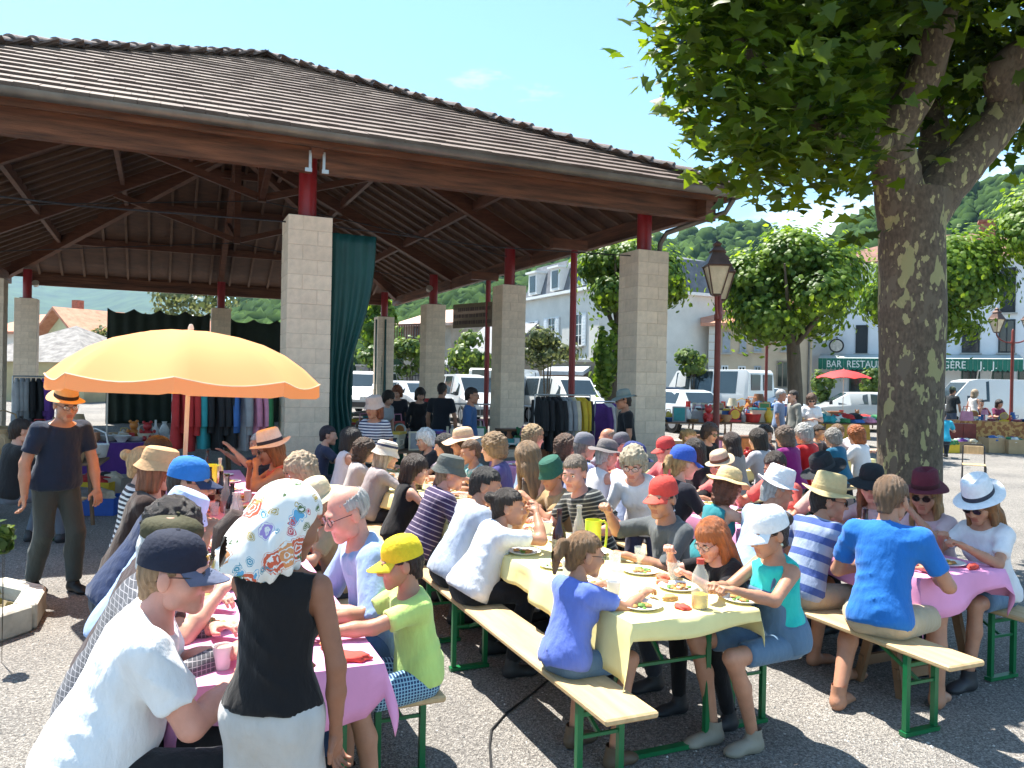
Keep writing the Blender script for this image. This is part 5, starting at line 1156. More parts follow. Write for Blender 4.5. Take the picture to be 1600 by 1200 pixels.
    for i in (0, 1):
        S.cone(sh[i], elb[i], .05 * am, .040 * am, k=.02); S.cone(elb[i], elb[i] * .6 + wr[i] * .4, .040 * am, .041 * am, k=.015); S.cone(elb[i] * .6 + wr[i] * .4, wr[i], .041 * am, .026 * am, k=.015)
        S.cone(hips[i], kn[i], .082 * am, .056 * am, k=.03); S.cone(kn[i], kn[i] * .62 + an[i] * .38 + np.array([0, -.018, 0]), .054 * am, .056 * am, k=.02); S.cone(kn[i] * .62 + an[i] * .38 + np.array([0, -.018, 0]), an[i], .055 * am, .038 * am, k=.02)
    V, F = S.mesh(); V = smoothmesh(V, F, 1); VV = [V]; FF = [F]; MI = [np.zeros(len(F), int)]; nb = len(V)
    def app(v, f, m):
        nonlocal nb
        VV.append(v); FF.append(np.asarray(f) + nb); MI.append(np.full(len(f), m) if np.isscalar(m) else m); nb += len(v)
    hk = 'c' if child else ('f' if fem else 'm'); hres = .0055 if res < .016 else (.0085 if res < .022 else .013)
    hv, hf, hm = head_template(hk, hres); HM_ = Hr * hs; app(hv @ HM_.T + Hc, hf, hm)
    for ev, ef, em in face_extras(): app(ev @ HM_.T + Hc, ef, em)
    for i in (0, 1):
        d = wr[i] - elb[i]; d /= np.linalg.norm(d); pz = np.array([0, 0, 1.]); pz = pz - d * (pz @ d)
        if np.linalg.norm(pz) < .25: pz = np.array([(1.0 if i == 0 else -1.0), .25, 0]); pz = pz - d * (pz @ d)
        pz /= np.linalg.norm(pz)
        if seat is not None and d[2] < 0 and d[2] > -.8: dd = d.copy(); dd[2] *= .25; dd /= np.linalg.norm(dd); pz = np.array([0, 0, 1.]) - dd * dd[2]; pz /= np.linalg.norm(pz); d = dd
        px = np.cross(d, pz); B = np.stack([px * (1 if i == 1 else -1), d, pz], 1); hvv, hff = hand_template(hands if isinstance(hands, str) else hands[i], .0055 if res < .016 else .008)
        hsz = .97 * s ** .6 * (.9 if fem else 1); app((hvv * hsz) @ B.T + wr[i], hff if i == 1 else hff[:, ::-1], 0)
    barefoot = shoes is None
    for i in (0, 1):
        if barefoot:
            fv, ff = foot_template('foot'); v = fv.copy(); v[:, 0] *= -1 if i == 0 else 1; app(v * s ** .6 + np.array([an[i][0], an[i][1], an[i][2] - .085]), ff if i == 1 else ff[:, ::-1], 0)
    me = np_mesh('body', np.concatenate(VV), np.concatenate(FF), np.concatenate(MI))
    for m_ in skinset(skin): me.materials.append(m_)
    link('body', me, root)
    # ---------- shirt
    def finish(S, name, m, noise=.004, tzo=None):
        P = S.all(); q = P @ T
        a_ = np.sin(q[..., 2] * 42 + 4 * np.sin(q[..., 0] * 8 + NP[0]) + 14 * q[..., 0] + 8 * q[..., 1]); b_ = np.sin(q[..., 0] * 17 + q[..., 1] * 13 + q[..., 2] * 9 + NP[0] * 2)
        S.f += noise * ((1 - np.abs(a_)) ** 2 * np.clip(b_, -.2, 1) * -1.1 + .35 * b_ * np.sin(q[..., 2] * 23 + NP[0]))
        V, F = S.mesh()
        if len(F) == 0: return None
        V = smoothmesh(V, F, 1); me = np_mesh(name, V, F, attr={'tz': (V - Pp) @ up}); me.materials.append(m); return link(name, me, root)
    NP[0] += 1.7
    hemz = hem * s
    tops = np.array([Pp - .27 * s, Pp + .27 * s, Nk, *sh]); lo = tops.min(0) - .17; hi = tops.max(0) + .15
    if sleeve != 'none': aa = np.array([*elb] + ([*wr] if sleeve == 'long' else [])); lo = np.minimum(lo, aa.min(0) - .09); hi = np.maximum(hi, aa.max(0) + .09)
    lo[2] = max(lo[2], Pp[2] - .2)
    S = SDF(lo, hi, res); torso(S, .010 + .008 * (sleeve == 'long'))
    # neckline and hem
    S.cutplane(Nk + up * (.005 + neckz) - fw * .01, (up * .94 + fw * .34)); S.cutplane(Pp + up * hemz, -up)
    for i in (0, 1):
        if sleeve == 'short': e = sh[i] * .3 + elb[i] * .7; S.cone(sh[i], e, .064 * am, .062 * am, k=.03, cut=1)
        elif sleeve == 'half': S.cone(sh[i], elb[i], .064 * am, .058 * am, k=.03, cut=1)
        elif sleeve == 'long': S.cone(sh[i], elb[i], .064 * am, .054 * am, k=.03); S.cone(elb[i], elb[i] * .12 + wr[i] * .88, .053 * am, .040 * am, k=.02, cut=1)
        elif sleeve == 'strap': pass
    if sleeve == 'none':
        for i in (0, 1): S.cone(sh[i] + rt * (.02 if i else -.02), sh[i] - up * .05 + rt * (.03 if i else -.03), .058, .062, k=.012, op='s')
    tm = top if not isinstance(top, tuple) else cloth(top, *(pat or ()))
    finish(S, 'top' if sleeve == 'none' else 'shirt', tm, .009 if res < .02 else .006)
    if overall:
        S = SDF(lo, hi, res); torso(S, .019); S.cutplane(Pp + up * .345 * s, up); S.cutplane(Pp - up * .05, -up); q = (S.all() - Pp) @ T; ax = np.abs(q[..., 0]) - (.105 - .0 * q[..., 0]) * s; S.f = np.maximum(S.f, np.minimum(ax - .02, (q[..., 2] - .12 * s))); S.f = np.maximum(S.f, np.minimum(-(q[..., 1]) + .02, q[..., 2] - .16 * s)); finish(S, 'bib', overall, .003)
    # ---------- bottoms
    lo = np.array([*hips, *kn, *an, Pp]).min(0) - .17; hi = np.array([*hips, *kn, *an, Pp]).max(0) + .17; lo[2] = max(lo[2], .02)
    S = SDF(lo, hi, res); gg = .001
    S.ell(Pp, np.array([.165, .115, .12]) * s * (1 + (fat - 1) * .9) * (np.array([1.06, 1.05, 1]) if fem else 1) + gg, T, k=.05); S.cutplane(Pp + up * .05 * s, up)
    for i in (0, 1):
        if bottom == 'shorts': S.cone(hips[i], hips[i] * .22 + kn[i] * .78, .094 * am, .082 * am, k=.03, cut=1)
        elif bottom == 'skirt': S.cone(hips[i], kn[i] * .9 + hips[i] * .1, .10 * am, .10 * am, k=.09, cut=1)
        else: S.cone(hips[i], kn[i], .094 * am, .068 * am, k=.03); S.cone(kn[i], kn[i] * .62 + an[i] * .38 + np.array([0, -.016, 0]), .068 * am, .07 * am, k=.02); S.cone(kn[i] * .62 + an[i] * .38 + np.array([0, -.016, 0]), an[i] + np.array([0, 0, .01]), .070 * am, .056 * am, k=.02, cut=1)
    bm_ = bcol if not isinstance(bcol, tuple) else cloth(bcol, *(bpat or ()))
    finish(S, bottom, bm_, .003)
    if not barefoot:
        for i in (0, 1):
            fv, ff = foot_template('shoe'); v = fv.copy(); v[:, 0] *= -1 if i == 0 else 1
            me = np_mesh('shoe', v * s ** .6 + np.array([an[i][0], an[i][1], an[i][2] - .085]), ff if i == 1 else ff[:, ::-1]); me.materials.append(mat('shoe_%s' % str(shoes), shoes, .5, .15)); link('shoe', me, root)
    # ---------- head wear
    HL = Matrix([[*(HM_[r]), Hc[r]] for r in range(3)] + [[0, 0, 0, 1]])
    def headpart(name, me, mats):
        m2 = me if not me.materials else me; o = bpy.data.objects.new(name, m2.copy() if False else m2); COL.objects.link(o); o.parent = root; o.matrix_local = HL
        while len(m2.materials) < len(mats): m2.materials.append(mats[len(m2.materials)])
        for q, mm in enumerate(mats): o.material_slots[q].link = 'OBJECT'; o.material_slots[q].material = mm
        return o
    hh = hair
    if hair:
        o = headpart('hair', hair_mesh(hair), [hairmat(hcol)])
        if hat == 'scarf': o.matrix_local = HL @ Matrix.Diagonal((.84, .90, .86, 1)) @ Matrix.Translation((0, -.012, -.03))
        elif hat:  o.matrix_local = HL @ Matrix.Diagonal((.96, .96, .93 if hair not in ('long', 'longfringe', 'longloose') else .97, 1)) @ Matrix.Translation((0, 0, -.012))
    if hat:
        h1 = hatc if not isinstance(hatc, tuple) else mat('hat_%s' % str(hatc), hatc, .85, .08, 30, .3, 60); h2 = hatc2 or tuple(c * .2 for c in hatc) if isinstance(hatc, tuple) else hatc2
        if hat == 'scarf': headpart('headscarf', hat_mesh(hat), [floral()])
        else:
            h2 = h2 if not isinstance(h2, tuple) else mat('hat_%s' % str(h2), h2, .8, .08, 30, .2, 60)
            o = headpart('hat', hat_mesh(hat), [h1, h2]); o.matrix_local = HL @ Matrix.Translation((0, -.006, .004)) @ Matrix.Rotation(R(hattilt - 3), 4, 'X') @ Matrix.Scale(1.0 if hair in (None, 'short', 'buzz', 'bald') else 1.05, 4)
    if glasses:
        fm = mat('frame_dark', (.02, .018, .018), .3, 0); lens = mat('sun_lens', (.012, .012, .014), .08, 0, spec=.6) if glasses == 'sun' else mat('clear_lens', (.8, .85, .87), .05, 0, spec=.6, alpha=.18)
        headpart('glasses', glasses_mesh(glasses == 'sun'), [fm, lens])
    if extra: extra(root, dict(HL=HL, Pp=Pp, up=up, fw=fw, rt=rt, Nk=Nk, wr=wr, elb=elb, T=T, s=s, kn=kn, an=an))
    return root
# ================================================================== long tables and benches
RA_ = R(23.5); DV = Vector((-math.sin(RA_), math.cos(RA_), 0)); NV = Vector((math.cos(RA_), math.sin(RA_), 0))
ROWS = {'A': (Vector((-.80, 2.88, 0)), 3, 'pink'), 'B': (Vector((.89, 3.72, 0)), 3, 'yellow'), 'C': (Vector((2.69, 4.68, 0)), 3, 'pink')}
TZ, TW_, TL, SEAT, BOFF = .755, .70, 2.2, .465, .60
BO = {('B', -1): .50, ('B', 1): .62}
def boff(r, sd): return BO.get((r, sd), .60)
pine = mat('pine_board', (.50, .33, .16), .55, .22, 2.2, .15, 30, stretch=(9, .8, 9), col2=(.62, .44, .24)); pine_old = mat('pine_worn', (.34, .23, .14), .65, .3, 3, .2, 30, stretch=(9, .8, 9))
green_st = mat('green_steel', (.006, .14, .045), .35, .15, 6, spec=.5)
def bench_mesh(wm):
    root = []
    t = bevel_box_mesh('seat', (.26, TL, .030), .008, wm)
    return t
SEATM = bench_mesh(pine); TOPM = bevel_box_mesh('tabletop', (TW_, TL - .01, .028), .006, pine)
def legframe(w_, h):
    b = MB(); t = .028
    for sx in (-1, 1): b.box((sx * (w_ / 2 - t / 2), 0, (h + .03) / 2), (t, t, h - .03))
    b.box((0, 0, .016), (w_ + .02, .045, .022)); b.box((0, 0, h - .07), (w_ - 2 * t, .02, .02)); b.box((0, 0, h * .62), (w_ - 2 * t, .015, .015)); b.bar((0, .012, h * .62), (0, .34, h - .02), .016, .016); return b.mesh('leg_frame', green_st)
BLEG = legframe(.24, SEAT - .015); TLEG = legframe(.56, TZ - .014)
def bench(c, rz_, label, group, n=1):
    o = tag(empty('bench', c, rz_), label, 'bench', group); link('seat', SEATM, o, loc=(0, 0, SEAT - .015))
    for sy in (-1, 1): link('leg_frame', BLEG, o, loc=(0, sy * (TL / 2 - .27), 0), rz=0 if sy < 0 else math.pi)
    return o
def btable(c, rz_, label, group):
    o = tag(empty('trestle_table', c, rz_), label, 'table', group); link('tabletop', TOPM, o, loc=(0, 0, TZ - .014))
    for sy in (-1, 1): link('leg_frame', TLEG, o, loc=(0, sy * (TL / 2 - .26), 0), rz=0 if sy < 0 else math.pi)
    return o
def row_pt(r, t, s=0.0, z=0.0): p = ROWS[r][0] + DV * t + NV * s; return Vector((p.x, p.y, z))
WOODM = mat('trestle_wood', (.24, .14, .075), .75, .3, 4, .2, 30)
def wood_trestle_table(c, rz_, label, group):
    o = tag(empty('trestle_table', c, rz_), label, 'table', group); link('tabletop', TOPM, o, loc=(0, 0, TZ - .014))
    for sy in (-1, 1):
        b = MB(); y = sy * (TL / 2 - .32)
        for sx in (-1, 1): b.bar((sx * .30, y - .16, .0), (sx * .27, y, TZ - .04), .055, .03, up=(1, 0, 0)); b.bar((sx * .30, y + .16, .0), (sx * .27, y, TZ - .04), .055, .03, up=(1, 0, 0))
        b.bar((-.32, y - .13, .14), (.32, y - .13, .14), .03, .06); b.bar((-.32, y + .13, .14), (.32, y + .13, .14), .03, .06); b.box((0, y, TZ - .05), (.68, .05, .045)); b.build('trestle', WOODM, o)
    return o
WORDS = ['first', 'second', 'third', 'fourth']
for r, desc in (('A', 'left pink-covered row beside the orange parasol'), ('B', 'yellow-covered row'), ('C', 'right pink-covered row beside the great tree')):
    n = ROWS[r][1]
    for k in range(n):
        t = (k + .5) * TL; mk = wood_trestle_table if (r == 'C' and k == 0) else btable
        mk(row_pt(r, t), RA_, '%s trestle table from the open end of the %s' % (WORDS[k], desc) if r != 'C' or k else 'table on folding wooden trestles at the open end of the right pink row', 'long dining tables')
        for sd, sn in ((-1, 'hall-left'), (1, 'tree-right')):
            off = {('A', -1): .05, ('A', 1): .32, ('B', -1): -.25, ('B', 1): .1, ('C', -1): -.48, ('C', 1): -.1}[(r, sd)]
            bench(row_pt(r, t + off, sd * boff(r, sd)), RA_, '%s bench on the %s side of the %s' % (WORDS[k], 'hall' if sd < 0 else 'far', {'A': 'pink row beside the orange parasol', 'B': 'yellow-covered row', 'C': 'pink row beside the great tree'}[r]), 'plank benches along the tables')
# the cross row at the back, turned the other way
D0 = Vector((2.05, 9.75, 0)); D1 = Vector((4.75, 11.9, 0)); DD = (D1 - D0).normalized(); DN = Vector((-DD.y, DD.x, 0)); DR = math.atan2(DD.y, DD.x) - math.pi / 2
for k in range(2):
    c = D0 + DD * (.9 + k * 2.2); btable(c, DR, '%s yellow-covered table of the back row behind the great trunk' % ('near' if k == 0 else 'far'), 'long dining tables')
    for sd in (-1, 1): bench(c + DN * sd * .62, DR, '%s bench on the %s side of the back row behind the great trunk' % ('first' if k == 0 else 'second', 'stall' if sd > 0 else 'diners'), 'plank benches along the tables')
# ---- cloths
pinkm = mat('pink_paper_cloth', (.78, .33, .56), .75, .08, 3, .12, 12); yelm = mat('yellow_paper_cloth', (.80, .71, .33), .75, .08, 3, .12, 12)
for q in (pinkm, yelm):
    b_ = q.node_tree.nodes['Principled BSDF']; b_.inputs['Transmission Weight'].default_value = 0.0
def cloth_sheet(O, D, N_, length, m, label, drop=.17, seed=1, near_drop=.10, corner=.22):
    rng = random.Random(seed); hw = TW_ / 2 + .006; ns = 26; nt_ = int(length / .06)
    def hang(e): return e
    ss = [-hw - drop + drop * k / 6 for k in range(6)] + [-hw + 2 * hw * k / 12 for k in range(13)] + [hw + drop * (k + 1) / 6 for k in range(6)]
    ts = [-near_drop + near_drop * k / 4 for k in range(4)] + [length * k / nt_ for k in range(nt_ + 1)]
    vs = []
    for t in ts:
        for s in ss:
            ds = max(abs(s) - hw, 0); dt = max(-t, 0); x = max(min(s, hw), -hw); y = max(t, 0); z = TZ + .004
            w = .5 + .5 * math.sin(t * 2.1 + seed + (3 if s > 0 else 0)); dd = ds * (.55 + .6 * w)
            sw = math.sin(t * 17 + seed * 2 + (1 if s > 0 else 0)) * .5 + math.sin(t * 7.3 + seed) * .5
            if ds > 0: x += math.copysign(.008 + ds * .10 + ds * .22 * sw, s); z -= dd
            if dt > 0: y -= .008 + dt * .15 + dt * .2 * math.sin(s * 13 + seed); z -= dt * (1.0 + .5 * math.sin(s * 4 + seed)) if ds == 0 else dt * .9
            if ds == 0 and dt == 0: z += .0015 * math.sin(s * 31 + t * 9) * math.sin(t * 13 + seed)
            p = O + D * y + N_ * x; vs.append((p.x, p.y, z))
    w_ = len(ss); b = MB(); b.add(vs, [(j * w_ + i, j * w_ + i + 1, (j + 1) * w_ + i + 1, (j + 1) * w_ + i) for j in range(len(ts) - 1) for i in range(w_ - 1)])
    o = b.build('tablecloth', m, smooth=True, ang=60); md = o.modifiers.new('s', 'SOLIDIFY'); md.thickness = .0015; md.offset = 1; return tag(o, label, 'tablecloth', 'paper tablecloths')
cloth_sheet(ROWS['A'][0], DV, NV, 6.6, pinkm, 'long pink paper cloth on the table row beside the orange parasol', .20, 1, .14)
cloth_sheet(ROWS['B'][0], DV, NV, 6.6, yelm, 'long yellow paper cloth on the middle table row', .24, 2, .06)
cloth_sheet(ROWS['C'][0], DV, NV, 6.6, pinkm, 'long pink paper cloth on the table row by the great tree', .22, 3, .16)
cloth_sheet(D0 - DD * .2, DD, -DN, 4.4, yelm, 'yellow paper cloth on the back row behind the great trunk', .15, 4, .1)
# ---- table ware
paper = mat('paper_plate', (.78, .77, .74), .7, .04, 10); glassm = mat('drinking_glass', (.85, .9, .9), .04, 0, spec=.5, alpha=.28); wine = mat('red_wine_bottle', (.03, .008, .012), .1, 0, spec=.6); rose = mat('rose_wine', (.55, .10, .08), .1, 0, spec=.6); clearb = mat('clear_bottle', (.75, .72, .66), .06, 0, spec=.6, alpha=.35); lime = mat('lime_plastic', (.58, .72, .05), .3, .04, 4, spec=.5); bread = mat('bread_crust', (.50, .26, .09), .8, .3, 20, .5, 40); salad = mat('salad_green', (.10, .22, .03), .6, .4, 30, .4, 50); meat = mat('cooked_food', (.42, .12, .04), .6, .5, 40, .5, 60, col2=(.55, .35, .10)); napk = mat('red_napkin', (.60, .07, .05), .8, .2, 12); orangej = mat('orange_squash', (.72, .50, .04), .1, 0)
b_ = lime.node_tree.nodes['Principled BSDF']; b_.inputs['Subsurface Weight'].default_value = .3; b_.inputs['Subsurface Scale'].default_value = .02
def M_plate():
    b = MB(); b.lathe([(.0, .004), (.072, .004), (.080, .010), (.104, .018), (.106, .017), (.082, .006), (.074, 0), (0, 0)], 24); return b.mesh('plate', paper, True)
PL = M_plate(); FOOD = []
for sd in range(4):
    rng = random.Random(sd + 40); b = MB()
    for k in range(16):
        a = rng.random() * 6.28; r = rng.random() ** .6 * .058; s = rng.uniform(.012, .024); v, f = uvs((r * math.cos(a), r * math.sin(a), .008 + s * .4), (s, s * rng.uniform(.5, 1), s * .6), 6, 4) if False else (None, None)
        b.lathe([(0, 0), (s, s * .25), (s * .7, s * .6), (0, s * .75)], 6, (r * math.cos(a), r * math.sin(a), .006), rng.choice([0, 0, 1, 2]))
    FOOD.append(b.mesh('food', [meat, salad, bread], True))
def plate(p, label, group, k=0):
    o = tag(link('plate', PL, None, loc=p, rz=random.random() * 6), label, 'plate', group); f = link('food', FOOD[k % 4], o); return o
GL = MB().lathe([(0, 0), (.028, 0), (.030, .004), (.036, .10), (.0345, .10), (.028, .008), (0, .007)], 16).mesh('glass', glassm, True)
BT = {}
def bottle(p, kind, label, group):
    if kind not in BT:
        m = {'wine': wine, 'rose': rose, 'clear': clearb}[kind]; top = clearb if kind == 'rose' else m
        if kind == 'wine': b = MB().lathe([(0, 0), (.038, 0), (.043, .012), (.046, .10), (.040, .15), (.018, .20), (.0155, .27), (.0175, .272), (.0175, .285), (.014, .286)], 18)
        else: b = MB().lathe([(0, 0), (.034, 0), (.040, .01), (.041, .12), (.030, .18), (.017, .215), (.0165, .265), (.02, .268), (.02, .28), (.017, .281)], 18)
        BT[kind] = b.mesh('glass_body', clearb if kind == 'rose' else m, True); BT[kind + 'f'] = MB().lathe([(0, .006), (.034, .006), (.038, .014), (.0385, .085), (0, .086)], 16).mesh('drink', rose, True)
    if kind == 'rose': o = link('bottle', BT[kind], None, loc=p); link('drink', BT['rosef'], o)
    else: o = link('bottle', BT[kind], None, loc=p); 
    if kind == 'wine': link('label', MB().lathe([(.0462, .05), (.0472, .05), (.0472, .10), (.0462, .10)], 18).mesh('label', mat('bottle_label', (.10, .08, .06), .7, .5, 60, col2=(.55, .5, .4)), True), o)
    return tag(o, label, 'bottle', group)
def carafe(p, rz_, label):
    b = MB().lathe([(0, 0), (.047, 0), (.050, .006), (.052, .225), (.049, .225), (.046, .012), (0, .011)], 24); o = tag(empty('pitcher', p, rz_), label, 'pitcher', 'lime plastic pitchers'); b.build('body', lime, o, smooth=True)
    MB().tube([(.050, 0, .205), (.085, 0, .21), (.104, 0, .19), (.106, 0, .12), (.10, 0, .06), (.095, 0, .045)], .008, 8).build('handle', lime, o, smooth=True); return o
tz = TZ + .0065
ON = lambda px, py: PZ(px, py, tz)
carafe(ON(330, 762), R(40), 'lime green pitcher under the orange parasol at the far end of pink row'); carafe(ON(380, 888), R(150), 'lime green pitcher with looped handle beside the floral headscarf'); carafe(ON(926, 868), R(30), 'lime green pitcher on the yellow cloth beside the dark bottle')
for px, py, k, lb in ((352, 800, 'rose', 'tall rose wine bottle furthest along the left pink cloth'), (362, 815, 'wine', 'dark wine bottle among the bottles on left pink cloth'), (372, 826, 'rose', 'half-empty rose bottle nearest the olive cap on pink cloth'), (873, 866, 'wine', 'squat dark wine bottle next to the lime pitcher on yellow cloth'), (904, 856, 'rose', 'rose bottle standing between dark bottle and lime pitcher'), (1351, 862, 'wine', 'dark bottle on pink cloth between the hatted girls'), (345, 790, 'wine', 'dark bottle close to the far lime pitcher')):
    bottle(ON(px, py), k, lb, 'bottles on the tables')
for px, py in ((893, 870), (1052, 905), (365, 845), (1340, 862), (335, 805), (400, 820), (830, 850), (1000, 880)): tag(link('drinking_glass', GL, None, loc=ON(px, py)), 'small clear tumbler on the ' + ('left pink cloth' if px < 700 else 'yellow cloth' if px < 1200 else 'pink cloth by the great tree'), 'glass', 'tumblers on the tables')
rngp = random.Random(12)
for r in 'ABC':
    for k in range(9): tag(link('drinking_glass', GL, None, loc=row_pt(r, .9 + k * .6 + rngp.uniform(-.15, .15), rngp.uniform(-.13, .13), tz)), 'small clear tumbler on the ' + {'A': 'left pink cloth', 'B': 'yellow cloth', 'C': 'pink cloth by the great tree'}[r], 'glass', 'tumblers on the tables')
    for k in range(5): bottle(row_pt(r, 2.9 + k * .8 + rngp.uniform(-.15, .15), rngp.uniform(-.07, .07), tz), rngp.choice(['wine', 'rose']), 'wine bottle among the plates further along the %s' % {'A': 'left pink cloth', 'B': 'yellow cloth', 'C': 'pink cloth by the tree'}[r], 'bottles on the tables')
for px, py, r in ((1160, 938, 'B'), (1480, 882, 'C')):
    nm = {'A': 'left pink cloth', 'B': 'yellow cloth', 'C': 'pink cloth beside the great tree'}[r]; plate(ON(px, py), 'white paper plate with food on the %s' % nm, 'paper plates on the tables', int(px))
for r in 'ABC':
    nm = {'A': 'left pink cloth', 'B': 'yellow cloth', 'C': 'pink cloth beside the great tree'}[r]
    for k in range(7):
        for sd in (-1, 1):
            t = 2.6 + k * .58 + rngp.uniform(-.08, .08); p = row_pt(r, t, sd * .19 + rngp.uniform(-.03, .03), tz); plate(p, 'white paper plate with food on the %s' % nm, 'paper plates on the tables', k + (sd > 0))
scraps = [('napkin', (.78, .77, .75), 'white paper napkin'), ('bread_roll', (.52, .30, .12), 'torn bread roll'), ('food_wrapper', (.62, .16, .10), 'red food wrapper'), ('plastic_cup', (.75, .74, .72), 'white plastic cup')]
CUP = MB().lathe([(0, 0), (.026, 0), (.036, .085), (.038, .086), (.034, .084), (.025, .005), (0, .004)], 14).mesh('plastic_cup', mat('white_plastic', (.75, .74, .72), .4, .03), True)
def clutter():
    q = random.Random(31)
    for r in 'ABC':
        nm = {'A': 'left pink cloth', 'B': 'yellow cloth', 'C': 'pink cloth by the great tree'}[r]
        for k in range(34):
            t = .12 + q.random() ** 1.2 * 5.8; s = q.uniform(-.27, .27); kd = q.choice(scraps); p = row_pt(r, t, s, tz); lb = '%s lying on the %s' % (kd[2], nm)
            if kd[0] == 'plastic_cup': tag(link('plastic_cup', CUP, None, loc=p), '%s standing on the %s' % (kd[2], nm), 'cup', 'litter of the meal'); continue
            lump(kd[0], p, (q.uniform(.03, .06), q.uniform(.025, .045), q.uniform(.008, .022)), mat('scrap_' + kd[0], kd[1], .8, .25, 18, .3, 40), lb, kd[0].split('_')[-1] if kd[0] != 'bread_roll' else 'bread', 'litter of the meal', k)
        for k in range(12):
            t = .2 + k * .22 + q.uniform(-.05, .05); sd = 1 if k % 2 else -1; plate(row_pt(r, t, sd * .2 + q.uniform(-.03, .03), tz), 'white paper plate with food on the %s' % {'A': 'left pink cloth', 'B': 'yellow cloth', 'C': 'pink cloth beside the great tree'}[r], 'paper plates on the tables', k) if k not in (0, 1) or r == 'B' else None
# squash bottle with red cap, crisps bags, bread, cutlery
def squash(p):
    o = tag(empty('drink_bottle', p, 0), 'clear plastic bottle with red cap and orange drink on yellow cloth', 'bottle'); MB().lathe([(0, 0), (.036, 0), (.041, .008), (.041, .10), (.036, .115), (.041, .13), (.040, .16), (.018, .205), (.0155, .22)], 18).build('bottle_body', clearb, o, smooth=True); MB().lathe([(0, .006), (.036, .006), (.0385, .012), (.0385, .07), (0, .071)], 18).build('drink', orangej, o, smooth=True); MB().lathe([(.0165, .215), (.0185, .216), (.0185, .24), (0, .242)], 16).build('cap', napk, o, smooth=True)
squash(ON(1093, 950))
def lump(name, p, d, m, label, cat, group=None, seed=1):
    rng = random.Random(seed); bm = bmesh.new(); bmesh.ops.create_icosphere(bm, subdivisions=3, radius=1)
    for v in bm.verts: k = 1 + .16 * math.sin(v.co.x * 5 + seed) * math.sin(v.co.y * 6 + 2 * seed) + .1 * math.sin(v.co.z * 7 + v.co.x * 4); v.co = Vector((v.co.x * d[0] * k, v.co.y * d[1] * k, max(v.co.z, -.55) * d[2] * k + d[2] * .55))
    me = bpy.data.meshes.new(name); bm.to_mesh(me); bm.free(); me.materials.append(m); me.polygons.foreach_set('use_smooth', [True] * len(me.polygons)); return tag(link(name, me, None, loc=p, rz=seed), label, cat, group)
lump('bread_roll', ON(512, 1012), (.055, .03, .025), bread, 'torn piece of bread in front of the boy in yellow cap', 'bread', None, 2)
lump('crisp_packet', ON(548, 1030), (.075, .045, .018), napk, 'red and white food wrapper at the pink table edge before the boy', 'wrapper', None, 3)
lump('crisp_packet', ON(1520, 888), (.07, .03, .018), napk, 'red wrapped sandwich in front of the girl in white fedora', 'sandwich', None, 4)
lump('napkin', ON(1066, 950), (.05, .035, .012), napk, 'crumpled red napkin beside the orange drink bottle', 'napkin', None, 5)
lump('lettuce', ON(662, 915) if False else ON(358, 920), (.035, .03, .02), salad, 'lettuce leaf heap on the pink cloth by the white-shirted man', 'salad', None, 6)
clutter()
